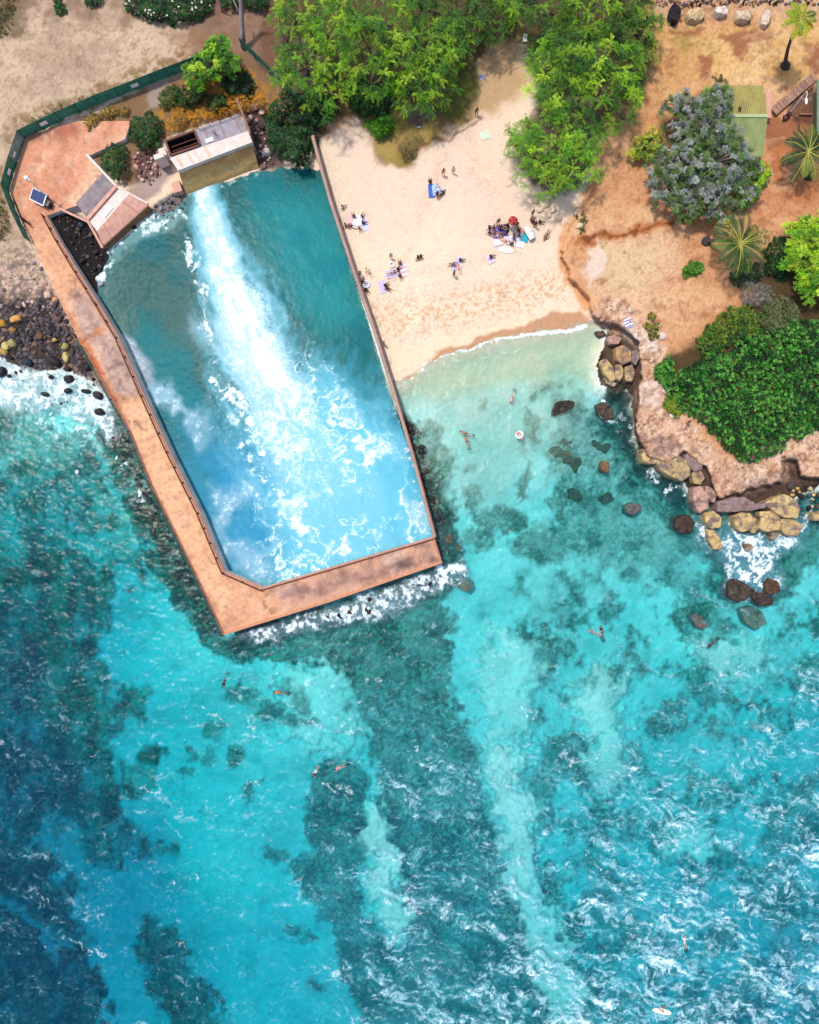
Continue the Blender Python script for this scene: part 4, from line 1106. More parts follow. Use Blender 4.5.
line_curb('coping', offset_line(den_, .17), .10, .06, 1.752, m_conc, sw_, lin(150, 92, 78, .6))

# ---------------- west outfall
def quadsheet(mb, a, b, c, d, cc=None):
    mb.cc = cc; mb.add([a, b, c, d], [(0, 1, 2, 3)])
A1 = [P(102.5, 172.5, 2.0), P(76, 203, 2.0)]; B1 = [P(117, 187, 1.95), P(88, 220, 1.95)]; C1 = [P(129, 194, 2.1), P(97, 231, 2.1)]; D1 = [P(148, 205, 1.35), P(102.5, 246, 1.35)]
o1 = P(110, 215, 0); of1 = empty('outfall', (o1.x, o1.y, 0)); tag(of1, 'squat concrete outfall with a grey slab and brown-stained lip, joined to the terrace', 'outfall', 'pair of concrete outfalls')
m_slab = mat_plain('grey_slab', lin(150, 134, 136, .62), .8, 1.2, .3, bump=.2)
m_pale = mat_plain('bleached_concrete', lin(226, 206, 194, .78), .8, 1.5, .12, bump=.2)
m_apron = mat_plain('pink_apron', lin(222, 164, 142, .7), .8, 1.5, .16, bump=.2)
m_brown = mat_plain('algae_stained_face', lin(150, 100, 62, .68), .7, 2.2, .35, bump=.4)
m_olive = mat_plain('olive_weedy_face', lin(170,136,70,.7), .7, 1.6, .35, bump=.5)
dn = lambda p, z: Vector((p.x, p.y, z))
MB().prism([A1[0], B1[0], B1[1], A1[1]], -1).build('roof_slab', m_slab, of1)
for t in (.33, .66):
    mb = MB(); a = A1[0].lerp(A1[1], t); b = B1[0].lerp(B1[1], t)
    mb.bar(a.lerp(b, .08) + Vector((0, 0, .02)), a.lerp(b, .92) + Vector((0, 0, .04)), .12, .06); mb.build('joint_strip', m_slab, of1)
mb = MB(); mb.bar(B1[0] + Vector((0, 0, .1)), B1[1] + Vector((0, 0, .1)), .5, .5); mb.build('edge_beam', m_apron, of1)
MB().prism([B1[0], C1[0], C1[1], B1[1]], -1, [dn(p, -3) for p in (B1[0], C1[0], C1[1], B1[1])]).build('crest', m_pale, of1)
hc = P(107, 211, 2.15); dv = (C1[1] - C1[0]).normalized()
MB().box(hc, (1.9, .8, .12), rz=math.atan2(dv.y, dv.x)).build('hatch_cover', m_white, of1)
MB().prism([C1[0], D1[0], D1[1], C1[1]], -4, [dn(p, -4) for p in (C1[0], D1[0], D1[1], C1[1])]).build('apron', m_apron, of1)
nv1 = (D1[0] + D1[1] - C1[0] - C1[1]).normalized(); nv1.z = 0
e0, e1 = D1[0] + nv1 * .02, D1[1] + nv1 * .02
MB().prism([e0 + nv1 * .1 - Vector((0, 0, .05)), e1 + nv1 * .1 - Vector((0, 0, .05)), e1 - nv1 * .3 - Vector((0, 0, .05)), e0 - nv1 * .3 - Vector((0, 0, .05))], 0,
           [dn(e0 + nv1 * .75, -4), dn(e1 + nv1 * .75, -4), dn(e1 - nv1 * .3, -4), dn(e0 - nv1 * .3, -4)]).build('stained_lip', m_brown, of1)
mb = MB(); mb.bar(P(60, 209, 2.0), P(88, 222, 2.0), .3, .35).bar(P(88, 221, 2.0), P(103, 248, 1.5), .35, .5); mb.build('side_kerb', m_apron, of1)
mb = MB(); mb.bar(P(87, 155, 2.0), P(117, 187, 2.0), .35, .5).bar(P(117, 187, 2.0), P(148, 204, 1.5), .3, .4); mb.build('side_wall', m_pale, of1)

# ---------------- east outfall
o2 = P(215, 160, 0); of2_ = empty('outfall', (o2.x, o2.y, 0)); tag(of2_, 'larger concrete outfall with an open rusty pit and tall olive front, spilling white water', 'outfall', 'pair of concrete outfalls')
ZT = 3.6
a0, a1_ = P(164, 141, ZT), P(239.5, 113.5, ZT); b0, b1_ = P(170, 158, ZT), P(248, 131, ZT); c0, c1_ = P(178, 170, ZT), P(252.5, 142, ZT)
ex = (a1_ - a0).normalized(); ey = (b0 - a0)
mix = lambda s, t: (a0.lerp(a1_, s)).lerp(b0.lerp(b1_, s), t)
# roof in pieces round the pit
mb = MB()
for (s0, s1, t0, t1) in [(0.0, .02, 0, 1), (.40, 1.0, 0, 1), (.02, .40, 0, .06), (.02, .40, .90, 1)]:
    mb.prism([mix(s0, t0), mix(s1, t0), mix(s1, t1), mix(s0, t1)], ZT - .5)
mb.build('roof_slab', mat_plain('blue_grey_slab', lin(168, 158, 164, .66), .8, 1.2, .2, bump=.2), of2_)
mb = MB()
for (p, q) in [(mix(.02, .06), mix(.40, .06)), (mix(.40, .06), mix(.40, .90)), (mix(.40, .90), mix(.02, .90)), (mix(.02, .90), mix(.02, .06))]:
    mb.bar(p + Vector((0, 0, .08)), q + Vector((0, 0, .08)), .28, .26)
pit = mb.build('pit_rim', mat_plain('rust_rim', lin(120, 70, 56, .6), .8, 4, .35, bump=.3), of2_)
mb = MB()
mb.prism([mix(.02, .06) - Vector((0, 0, 2.6)), mix(.40, .06) - Vector((0, 0, 2.6)), mix(.40, .90) - Vector((0, 0, 2.6)), mix(.02, .90) - Vector((0, 0, 2.6))], -2)
for (p, q) in [(mix(.02, .06), mix(.40, .06)), (mix(.40, .06), mix(.40, .90)), (mix(.40, .90), mix(.02, .90)), (mix(.02, .90), mix(.02, .06))]:
    mb.bar(p - Vector((0, 0, 1.3)), q - Vector((0, 0, 1.3)), .12, 2.6)
mb.build('pit_lining', mat_plain('pit_black', lin(40, 28, 26, .6), .9, 3, .4), of2_)
for t in (.3, .55, .8):
    MB().bar(mix(.04, t) - Vector((0, 0, .7)), mix(.39, t) - Vector((0, 0, .7)), .10, .10).build('grating_bar', m_rust, of2_)
mb = MB(); hp = P(209.5, 140, ZT + .06); mb.box(hp, (1.1, .55, .1), rz=math.atan2(ex.y, ex.x)); mb.build('hatch_cover', m_white, of2_)
zc2 = ZT + .25
cb0, cb1, cc0, cc1 = P(170, 158, zc2), P(248, 131, zc2), P(178, 170.5, zc2), P(252.5, 142, zc2)
MB().prism([cb0, cb1, cc1, cc0], -2).build('crest', m_pale, of2_)
for (s0, s1) in [(.06, .10), (.2, .23), (.3, .32), (.42, .46)]:
    f = lambda s, t: (cb0.lerp(cb1, s)).lerp(cc0.lerp(cc1, s), t) + Vector((0, 0, .006))
    MB().prism([f(s0, .02), f(s1, .02), f(s1, .9), f(s0, .95)], zc2 + .002).build('rust_streak', mat_plain('rust_bleed', lin(222, 190, 162, .76), .85, 4, .2), of2_)
t0_, t1_ = P(186.5, 196, -.2), P(259.5, 170, -.2)
ff0, ff1 = P(178.3, 170.8, ZT - .15), P(252.3, 142.8, ZT - .15)
mb = MB(); rows = 14; colsn = 30; vs = []; cs = []; fs = []
for r in range(rows + 1):
    for c in range(colsn + 1):
        t = r / rows; s = c / colsn
        p = ff0.lerp(ff1, s).lerp(t0_.lerp(t1_, s), t)
        nn = mnoise.fractal(Vector((s * 5, t * 7, 2)), 1, 2, 4)
        p = p + Vector((ex.y, -ex.x, 0)) * (.10 * nn)
        # weed zones: brown at the top and east end, olive below, pale runnels
        base_ = Vector(lin(206, 160, 96, .95)).lerp(Vector(lin(186, 126, 78, .9)), max(0, min(1, 1.15 - 2.2 * t + .8 * nn + .9 * max(0, s - .75))))
        base_ = base_.lerp(Vector(lin(110, 126, 96, .7)), max(0, min(1, (t - .82) * 5)) * .8)
        run = mnoise.fractal(Vector((s * 22 + t * 2, t * 9, 7)), 1, 2, 3)
        if .35 < t < .7 and run > .42: base_ = base_.lerp(Vector(lin(226, 206, 170, .7)), min(1, (run - .42) * 5))
        vs.append(p); cs.append(tuple(base_))
for r in range(rows):
    for c in range(colsn):
        i = r * (colsn + 1) + c; fs.append((i, i + colsn + 1, i + colsn + 2, i + 1))
k0 = len(vs)
mb.add(vs, fs); mb.c = cs
mb.cc = lin(120, 90, 60, .55)
mb.add([t0_, t1_, dn(t1_, -5), dn(t0_, -5)], [(0, 3, 2, 1)])
mb.add([ff0, t0_, dn(t0_, -5), dn(ff0, -5)], [(0, 1, 2, 3)]).add([ff1, dn(ff1, -5), dn(t1_, -5), t1_], [(0, 1, 2, 3)])
mb.build('weedy_face', m_conc, of2_, smooth=True)
mb = MB(); mb.bar(P(238.5, 103, 3.4), P(252, 138, 3.5), .3, 2.4); mb.build('side_wall', m_brown, of2_)
mb = MB(); mb.prism([dn(a0, ZT - .5), dn(a1_, ZT - .5), dn(b1_, ZT - .5), dn(b0, ZT - .5)], -1); 
mb = MB(); mb.bar(dn(a0, 1.3), dn(a1_, 1.3), .2, 3.4).bar(dn(a0, 1.3), dn(b0, 1.3), .2, 3.4); mb.build('rear_wall', m_pale, of2_)
for s_ in (.46, .6, .74, .88, .99):
    q = mix(s_, .04); MB().tube([q, q + Vector((0, 0, 1.05))], .05, 6).build('rail_post', m_rust, of2_)
for z_ in (.55, 1.03):
    MB().tube([mix(.46, .04) + Vector((0, 0, z_)), mix(.99, .04) + Vector((0, 0, z_))], .04, 6).build('hand_rail', m_rust, of2_)
for s_ in (.52, .72, .92):
    MB().bar(mix(s_, .1) + Vector((0, 0, .015)), mix(s_, .97) + Vector((0, 0, .015)), .10, .05).build('joint_strip', m_brown, of2_)
q = mix(.62, .62) + Vector((0, 0, .02)); mb = MB(); mb.tube([q, q + Vector((0, 0, .8))], .07, 7); mb.build('gate_spindle', m_dark, of2_)
mb = MB()
for k_ in range(14):
    a_, b_2 = 6.2832 * k_ / 14, 6.2832 * (k_ + 1) / 14
    mb.tube([q + Vector((.34 * math.cos(a_), .34 * math.sin(a_), .8)), q + Vector((.34 * math.cos(b_2), .34 * math.sin(b_2), .8))], .03, 5, cap=False)
for k_ in range(3): mb.tube([q + Vector((0, 0, .8)), q + Vector((.34 * math.cos(2.1 * k_), .34 * math.sin(2.1 * k_), .8))], .025, 5, cap=False)
mb.build('hand_wheel', m_rust, of2_)
for t_ in (.2, .5, .8):
    p_ = C1[0].lerp(C1[1], t_) + Vector((0, 0, .03)); r_ = D1[0].lerp(D1[1], t_) + Vector((0, 0, .03))
    MB().bar(p_.lerp(r_, .03), p_.lerp(r_, .97), .07, .04).build('pour_joint', m_brown, of1)
st_ = empty('concrete_step', P(162, 160, 1.0)); tag(st_, 'pale broken concrete step beside the corner of the larger outfall', 'step')
MB().box(P(162, 160.5, 2.0), (1.5, .7, 2.6), rz=.35).box(P(165, 156, 1.5), (1.0, 1.2, 2.2), rz=.35).build('step_block', m_pale, st_)
tag(MB().prism(W2([(171, 183), (179, 180), (182, 190.5), (174, 193)], 1.3), -1).build('concrete_block', m_apron, None, P(176, 187, 0), bevel=.06), 'square pink concrete block among grey rocks below the larger outfall', 'block')

# ---------------- privacy fence of green cloth
m_cloth = mat_plain('green_fence_cloth', lin(60, 140, 112, .72), .8, 1.3, .3, bump=.4)
m_cloth2 = mat_plain('faded_fence_cloth', lin(140, 170, 156, .7), .8, .9, .35, bump=.4)
def fence(base_px, zb, h, label, signs=(), faded=(), step=2.6):
    p0 = G(*base_px[0]); root = empty('cloth_fence', (p0.x, p0.y, zb)); tag(root, label, 'fence')
    bp_ = [P(x, y, zb) for x, y in base_px]
    for i in range(len(bp_) - 1):
        a, b = bp_[i], bp_[i + 1]; n = max(1, round((b - a).length / step))
        for j in range(n):
            p, q = a.lerp(b, j / n), a.lerp(b, (j + 1) / n)
            d = (q - p); L = d.length; d.normalize(); nn = Vector((-d.y, d.x, 0))
            mb = MB(); cols = 6; vs = []; fs = []
            for side in (0, 1):
                for c in range(cols + 1):
                    for r in range(4):
                        t = c / cols; z = .06 + (h - .1) * r / 3
                        sag = .10 * math.sin(math.pi * t) * (1 if r == 0 else .4) + .05 * mnoise.noise(Vector((p.x + c, p.y, r)))
                        vs.append(p.lerp(q, t) + nn * (sag + .02 * side) + Vector((0, 0, z)))
            for side in (0, 1):
                o_ = side * (cols + 1) * 4
                for c in range(cols):
                    for r in range(3):
                        f = (o_ + c * 4 + r, o_ + c * 4 + r + 1, o_ + c * 4 + r + 5, o_ + c * 4 + r + 4)
                        fs.append(f if side else f[::-1])
            mb.add(vs, fs); mb.build('cloth_panel', m_cloth2 if i in faded else m_cloth, root, smooth=True)
        for j in range(n + (1 if i == len(bp_) - 2 else 0)):
            p = a.lerp(b, j / n); MB().tube([p - Vector((0, 0, .4)), p + Vector((0, 0, h + .1))], .05, 6).build('post', m_gpaint, root)
        MB().tube([a + Vector((0, 0, h)), b + Vector((0, 0, h))], .035, 6).build('top_rail', m_gpaint, root)
    for (i, t, w, hh) in signs:
        a, b = bp_[i], bp_[i + 1]; d = (b - a).normalized(); nn = Vector((d.y, -d.x, 0))
        p = a.lerp(b, t) + nn * .12 + Vector((0, 0, h * .6))
        if (Vector((0, 0, 0)) - p).dot(nn) < 0: p -= nn * .24
        MB().box(p, (w, .03, hh), rz=math.atan2(d.y, d.x)).build('warning_board', m_white, root)
    return root
fence([(32, 243), (19, 216), (9.5, 191), (17, 164), (25.5, 139), (62, 121), (100, 105), (140, 89.5), (170, 77.5), (205, 64.5), (226, 56)], 1.6, 2.2,
      'green cloth fence around the pink terrace, bending inland along the dust lot', signs=[(2, .55, .9, .6), (3, .2, .8, .5), (4, .62, 1.1, .7), (6, .95, 1.1, .7)], faded=(3,))
fence([(242, 47), (256, 60), (270, 74), (286, 90), (302, 106)], 2.3, 2.0, 'green cloth fence from the bare trunk down to the dark shrub by the basin')

# ---------------- pole, panel, trunk
pl_ = P(47, 197, ZD); cp = empty('white_pole', pl_); tag(cp, 'tall thin white pole with a small white head at the corner of the pink terrace', 'pole')
MB().tube([pl_, pl_ + Vector((.1, .1, 5.3))], [.09, .06], 8).build('mast', m_white, cp)
mb = MB(); tp_ = pl_ + Vector((.1, .1, 5.3)); mb.ball(tp_ + Vector((0, 0, .1)), (.32, .32, .28)); mb.bar(tp_ + Vector((-.35, .2, .1)), tp_ + Vector((.5, -.3, .1)), .12, .1); mb.build('pole_head', m_white, cp, smooth=False)
MB().box(pl_ + Vector((0, 0, .05)), (.5, .5, .1)).build('base_plate', m_dark, cp)
sp_ = P(42.5, 200.5, ZD); rzp = math.radians(-27)
sp = empty('solar_panel', sp_); tag(sp, 'dark blue solar panel in a white frame beside the tall white pole', 'solar panel')
Rz = Matrix.Rotation(rzp, 3, 'Z'); tilt = Matrix.Rotation(math.radians(14), 3, 'X')
MM = Rz @ tilt
pc = sp_ + Vector((0, 0, 1.15))
MB().box(pc, (2.1, 1.55, .05), M=MM).build('panel_glass', mat_plain('panel_blue', lin(28, 58, 112, .7), .25, 3, .15), sp)
for s in (-.33, 0, .33):
    MB().box(pc + MM @ Vector((s * 2.1, 0, .03)), (.03, 1.5, .012), M=MM).build('cell_line', mat_plain('cell_line', lin(70, 104, 150, .7), .4), sp)
mb = MB()
for (o_, sz) in (((0, -.82, 0), (2.3, .14, .12)), ((0, .82, 0), (2.3, .08, .1)), ((-1.1, 0, 0), (.1, 1.7, .1)), ((1.1, 0, 0), (.14, 1.7, .1))):
    mb.box(pc + MM @ Vector(o_), sz, M=MM)
mb.build('frame', m_white, sp)
for (x, y) in ((-.9, -.6), (.9, -.6), (-.9, .6), (.9, .6)):
    q = Rz @ Vector((x, y, 0)); MB().box(sp_ + q + Vector((0, 0, .55)), (.08, .08, 1.1), M=Rz).build('leg', m_dark, sp)
MB().box(sp_ + Rz @ Vector((1.45, -.2, .45)), (.5, .8, .9), M=Rz).build('battery_box', m_dark, sp)

# ---------------- shed with a green ribbed gable roof
zg = zt(735, 130)
sh = empty('shed', P(738, 120, zg)); tag(sh, 'shed with a ribbed pale green gable roof, half hidden by the silvery tree', 'shed')
ze, zr = zg + 2.5, zg + 3.7
E0, E1 = P(706, 85.5, ze), P(764, 85.5, ze); R0, R1 = P(702, 116, zr), P(766.5, 116, zr); F0, F1 = P(702, 157, ze), P(763, 157, ze)
xl, xr_ = (E0.x + R0.x) / 2, (E1.x + R1.x + F1.x) / 3
def ribbed(name, ya, za, yb, zb2, rgb):
    mb = MB(); nrib = 27; w_ = (xr_ - xl) / nrib; prof = []
    for i in range(nrib):
        x0 = xl + i * w_
        prof += [(x0, 0), (x0 + w_ * .5, 0), (x0 + w_ * .58, .09), (x0 + w_ * .9, .09)]
    prof.append((xr_, 0)); vs = []; fs = []; cs = []
    for j, t in enumerate((0, .33, .66, 1)):
        for i, (x, dz) in enumerate(prof):
            k_ = .9 + .25 * mnoise.noise(Vector((x * .8, t * 4, 1)))
            cs.append(tuple(c * k_ * (1.12 if dz else .92) for c in rgb))
            vs.append(Vector((x, ya + (yb - ya) * t, za + (zb2 - za) * t + dz)))
    n = len(prof)
    for j in range(3):
        for i in range(n - 1): fs.append((j * n + i, j * n + i + 1, (j + 1) * n + i + 1, (j + 1) * n + i))
    if ya > yb: fs = [f[::-1] for f in fs]
    mb.add(vs, fs); mb.c = cs
    return mb.build(name, mat_attr('ribbed_sheet', .55, 1.5, .1, 0), sh)
ribbed('roof_sheet', E0.y, ze, R0.y, zr, lin(186, 172, 98, .62)); ribbed('roof_sheet', F0.y, ze, R0.y, zr, lin(170, 182, 118, .6))
MB().bar(Vector((xl, R0.y, zr + .08)), Vector((xr_, R0.y, zr + .08)), .45, .08).build('ridge_cap', mat_plain('ridge_green', lin(186, 196, 140, .66), .5), sh)
mb = MB()
yw0, yw1 = E0.y - .4, F0.y + .4; xa, xb = xl + .35, xr_ - .35
mb.box(((xa + xb) / 2, yw0, zg + 1.2), (xb - xa, .18, 2.4)).box(((xa + xb) / 2, yw1, zg + 1.2), (xb - xa, .18, 2.4))
for x in (xa, xb):
    mb.add([(x - .09, yw0, zg), (x - .09, yw1, zg), (x - .09, yw1, ze), (x - .09, R0.y, zr - .12), (x - .09, yw0, ze), (x + .09, yw0, zg), (x + .09, yw1, zg), (x + .09, yw1, ze), (x + .09, R0.y, zr - .12), (x + .09, yw0, ze)],
           [(0, 1, 2, 3, 4), (9, 8, 7, 6, 5), (0, 5, 6, 1), (1, 6, 7, 2), (2, 7, 8, 3), (3, 8, 9, 4), (4, 9, 5, 0)])
mb.build('wall', mat_plain('shed_wall', lin(150, 128, 104, .62), .85, 2, .2), sh)
MB().tube([P(740, 108, ze + .8), P(740, 108, ze + 1.5)], .14, 8).ball(P(740, 108, ze + 1.5), (.24, .24, .1), 8, 4).build('roof_vent', m_dark, sh)
MB().box(Vector((xb + .12, yw1 + 3, zg + 1.05)), (.05, .95, 2.0)).build('door', mat_plain('shed_door', lin(110, 92, 76, .6), .7), sh)

# low wall, boardwalk, sunken yard, lamp
tag(MB().prism(W2([(765.5, 93), (771.5, 93), (771.5, 118), (766.5, 118)], zg + 1.1), zg - .5).build('garden_wall', m_apron, None, P(768, 105, zg), bevel=.05), 'short pinkish block wall at the east end of the shed', 'wall', None, 'thing')
zb_ = zt(790, 95)
bw = empty('boardwalk', P(792, 92, zb_)); tag(bw, 'weathered plank boardwalk slanting up beside the sunken yard', 'boardwalk')
pa, pb = P(773.5, 111.5, zb_ + .5), P(815.5, 75.5, zb_ + .5); dd_ = (pb - pa).normalized(); sd_ = Vector((-dd_.y, dd_.x, 0)); Lb = (pb - pa).length
nb_ = int(Lb / .2)
plank_mats = [mat_plain('plank_%s' % n_, lin(*c_, .66), .85, 5, .25) for n_, c_ in (('grey', (176, 134, 112)), ('tan', (190, 146, 118)), ('brown', (158, 112, 92)))]
for i in range(nb_):
    c_ = pa + dd_ * (i + .5) * Lb / nb_
    MB().box(c_, (Lb / nb_ * .88, 1.25, .07), rz=math.atan2(dd_.y, dd_.x)).build('plank', plank_mats[rnd.randrange(3)], bw)
for s in (-.55, .55):
    MB().bar(pa + sd_ * s - Vector((0, 0, .12)), pb + sd_ * s - Vector((0, 0, .12)), .12, .16).build('joist', plank_mats[2], bw)
for t in (.05, .35, .65, .95):
    for s in (-.5, .5):
        q = pa.lerp(pb, t) + sd_ * s; MB().bar(q - Vector((0, 0, .7)), q - Vector((0, 0, .2)), .12, .12).build('post', plank_mats[2], bw)
yd = empty('timber_frame', P(808, 112, zb_)); tag(yd, 'brown timber edging around the dark sunken yard beyond the shed', 'frame')
for (a, b) in (((813.5, 84), (813, 116)), ((799, 114.5), (816, 115)), ((806, 92), (813, 86))):
    MB().bar(P(*a, zb_ + .25), P(*b, zb_ + .25), .18, .35).build('beam', plank_mats[2], yd)
gr_ = empty('green_roof_hut', P(850, 116, zb_)); tag(gr_, 'hut with a green sheet roof, only its edge reaching the picture', 'hut')
zh = zb_ + 2.6
MB().prism(W2([(817, 80), (880, 84), (880, 135), (817, 134)], zh), zh - .12).build('roof', mat_plain('hut_green', lin(120, 148, 116, .6), .6, 1.2, .2), gr_)
MB().prism([Vector((p.x, p.y, zh - .14)) for p in W2([(822, 85), (875, 88), (875, 130), (822, 129)], zh)], zb_).build('wall', mat_plain('shed_wall', lin(150, 128, 104, .62)), gr_)
lb_ = P(789, 114, zb_); lp = empty('lamp_post', lb_); tag(lp, 'white lamp post with a drooping head above the sunken yard', 'lamp post')
lt_ = P(806, 91.5, zb_ + 4.6)
MB().tube([lb_, lb_.lerp(lt_, .5) + Vector((0, 0, .2)), lt_], [.09, .075, .06], 8).build('mast', m_white, lp)
l2_ = P(806.5, 97.5, zb_ + 4.5)
MB().tube([lt_, lt_ + Vector((.12, -.2, .1)), l2_], .05, 6).build('arm', m_white, lp)
MB().ball(P(806.3, 101, zb_ + 4.4), (.2, .5, .14)).build('lamp_head', m_white, lp)
MB().box(lb_ + Vector((0, 0, .1)), (.6, .6, .2)).build('footing', m_dark, lp)
bk = P(785, 118, zb_); bx = empty('trolley', bk); tag(bx, 'small dark red trolley parked at the foot of the lamp post', 'trolley')
MB().box(bk + Vector((0, 0, .55)), (1.0, .6, .12), rz=.8).build('tray', mat_plain('dark_red', lin(120, 34, 40, .6), .5), bx)
MB().box(bk + Vector((.1, .1, .8)), (.45, .4, .35), rz=.8).build('bundle', m_dark, bx)
for s in ((-.35, -.35), (.3, .35), (-.3, .1), (.45, 0)):
    MB().ball(bk + Vector((s[0], s[1], .2)), (.1, .2, .2)).build('wheel', m_dark, bx)
MB().tube([bk + Vector((-.4, -.4, .6)), bk + Vector((-.6, -.6, 1.1))], .03).build('handle', m_white, bx)
# ================================================================== plants
m_leaf = mat_leaf('leaf', .20); m_bark = mat_plain('bark', lin(120, 100, 86, .6), .9, 3, .3, bump=.5)
m_greybark = mat_plain('grey_bark', lin(176, 160, 150, .62), .9, 2, .25, bump=.5)

def unit(a): return a / np.maximum(np.linalg.norm(a, axis=-1, keepdims=True), 1e-6)
def leaf_mesh(name, c, ax, nr, L, W, col):
    """diamond leaves: centre, long axis, normal, length, width, colour"""
    ax = unit(ax); b = unit(np.cross(nr, ax)); n = len(c)
    v = np.empty((n, 4, 3), np.float32)
    L = L[:, None]; W = W[:, None]
    v[:, 0] = c - ax * L / 2; v[:, 1] = c + b * W / 2 - ax * L * .05; v[:, 2] = c + ax * L / 2; v[:, 3] = c - b * W / 2 - ax * L * .05
    f = np.arange(n * 4).reshape(n, 4)
    return mesh_fast(name, v.reshape(-1, 3), f, np.repeat(col, 4, 0))

def pick(pal, n, rng, jit=.18):
    pal = np.array(pal, np.float32); i = rng.integers(0, len(pal), n)
    return pal[i] * rng.uniform(1 - jit, 1 + jit, (n, 1)).astype(np.float32)

def spray_crown(lobes, pal, rng, dens=1.0, R=1.0, leafL=.23, leafW=.078, flat=.62, twigs=9, per=15, droop=.65, skip=0.0):
    """feathery crown: lobes = (x,y,z,r) world; returns leaf arrays and the spray centres"""
    cs = []; outs = []
    for (x, y, z, r) in lobes:
        n = int(dens * 3.1 * r * r / (R * R)) + 4
        u = rng.uniform(0, 1, n); th = rng.uniform(0, 2 * math.pi, n)
        ct = 1 - u * 1.25; st = np.sqrt(np.clip(1 - ct * ct, 0, 1))
        d = np.stack([st * np.cos(th), st * np.sin(th), ct], -1)
        rr = r * rng.uniform(.5, 1.08, n) * (1 + .16 * np.array([mnoise.noise(Vector((q[0] * 1.7 + x, q[1] * 1.7 + y, q[2] + z))) for q in d]))
        p = np.array([x, y, z]) + d * rr[:, None] * np.array([1, 1, flat])
        if skip: 
            keep = np.array([mnoise.noise(Vector((q[0] * .35, q[1] * .35, 5.0))) for q in p]) > -1 + 2 * skip * .75 - .0
            p, d = p[keep], d[keep]
        cs.append(p); outs.append(d)
    cs = np.concatenate(cs); outs = np.concatenate(outs)
    n = len(cs)
    ccol = pick(pal, n, rng, .34)
    # twigs
    tw = rng.normal(0, 1, (n, twigs, 3)); tw[..., 2] = rng.uniform(-.25, .35, (n, twigs))
    tw = unit(unit(tw) * 1.0 + outs[:, None, :] * np.array([.6, .6, .25]))
    tl = R * rng.uniform(.65, 1.25, (n, twigs))
    t = np.linspace(.12, 1, per)[None, None, :, None]
    pos = cs[:, None, None, :] + tw[:, :, None, :] * tl[:, :, None, None] * t
    pos[..., 2] -= droop * R * (t[..., 0] ** 2) * rng.uniform(.3, 1, (n, twigs, 1))
    side = np.cross(tw, np.array([0, 0, 1.0])); side = unit(side)
    sgn = np.where(np.arange(per) % 2 == 0, 1, -1)[None, None, :, None]
    ax = tw[:, :, None, :] * .75 + side[:, :, None, :] * sgn * .8 + rng.normal(0, .22, pos.shape)
    pos = pos + side[:, :, None, :] * sgn * leafL * .35
    nr = np.array([0, 0, 1.0]) + rng.normal(0, .38, pos.shape)
    m = pos.reshape(-1, 3).shape[0]
    L = leafL * rng.uniform(.7, 1.3, m); W = leafW * rng.uniform(.7, 1.3, m)
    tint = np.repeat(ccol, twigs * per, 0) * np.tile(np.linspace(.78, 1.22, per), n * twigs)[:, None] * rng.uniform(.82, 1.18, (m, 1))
    return pos.reshape(-1, 3), ax.reshape(-1, 3), nr.reshape(-1, 3), L, W, tint.astype(np.float32), cs

def branches(root, base, lobes, cs, rng, mat, r0=.28, nb=26, name='limb'):
    base = Vector(base)
    zc = min(l[2] for l in lobes)
    fork = base.lerp(Vector((sum(l[0] for l in lobes) / len(lobes), sum(l[1] for l in lobes) / len(lobes), zc)), .5)
    mb = MB(); mid = base.lerp(fork, .5) + Vector((rng.uniform(-.2, .2), rng.uniform(-.2, .2), 0))
    mb.tube([base - Vector((0, 0, .3)), base + Vector((0, 0, .3)), mid, fork], [r0 * 1.5, r0 * 1.15, r0, r0 * .85], 8)
    mb.build('trunk', mat, root, smooth=True)
    mb = MB()
    for l in lobes:
        lc = Vector((l[0], l[1], l[2] - l[3] * .15))
        m1 = fork.lerp(lc, .5) + Vector((rng.uniform(-.4, .4), rng.uniform(-.4, .4), rng.uniform(0, .4)))
        mb.tube([fork, m1, lc], [r0 * .7, r0 * .5, r0 * .28], 6)
        near = sorted(range(len(cs)), key=lambda i: (cs[i][0] - l[0]) ** 2 + (cs[i][1] - l[1]) ** 2 + rng.uniform(0, l[3] ** 2 * 2))[:nb]
        for i in near:
            e = Vector(cs[i]); a = m1.lerp(lc, rng.uniform(.3, 1))
            q = a.lerp(e, .55) + Vector((rng.uniform(-.25, .25), rng.uniform(-.25, .25), .25))
            mb.tube([a, q, e], [r0 * .26, r0 * .17, .03], 5, cap=False)
    mb.build('limb', mat, root, smooth=True)

def feather_tree(label, lobes_px, zc, pal, seed, name='tree', cat='tree', group=None, bark=None, dens=1.0, R=1.15, zbase=None, **kw):
    """lobes_px: (px,py,radius px,dz)"""
    rng = np.random.default_rng(seed)
    lobes = []
    for (x, y, r, dz) in lobes_px:
        z = zc + dz; p = P(x, y, z); lobes.append((p.x, p.y, z, r * S * (H - z) / H))
    mx = sum(l[0] for l in lobes) / len(lobes); my = sum(l[1] for l in lobes) / len(lobes)
    if zbase is None:
        zbase = 2.4
    base = Vector((mx, my, zbase))
    root = empty(name, base); tag(root, label, cat, group)
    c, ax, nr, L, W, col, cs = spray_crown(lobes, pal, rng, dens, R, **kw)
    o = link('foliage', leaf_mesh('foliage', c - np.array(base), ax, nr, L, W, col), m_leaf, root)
    branches(root, base, lobes, cs, rng, bark or m_bark)
    return root

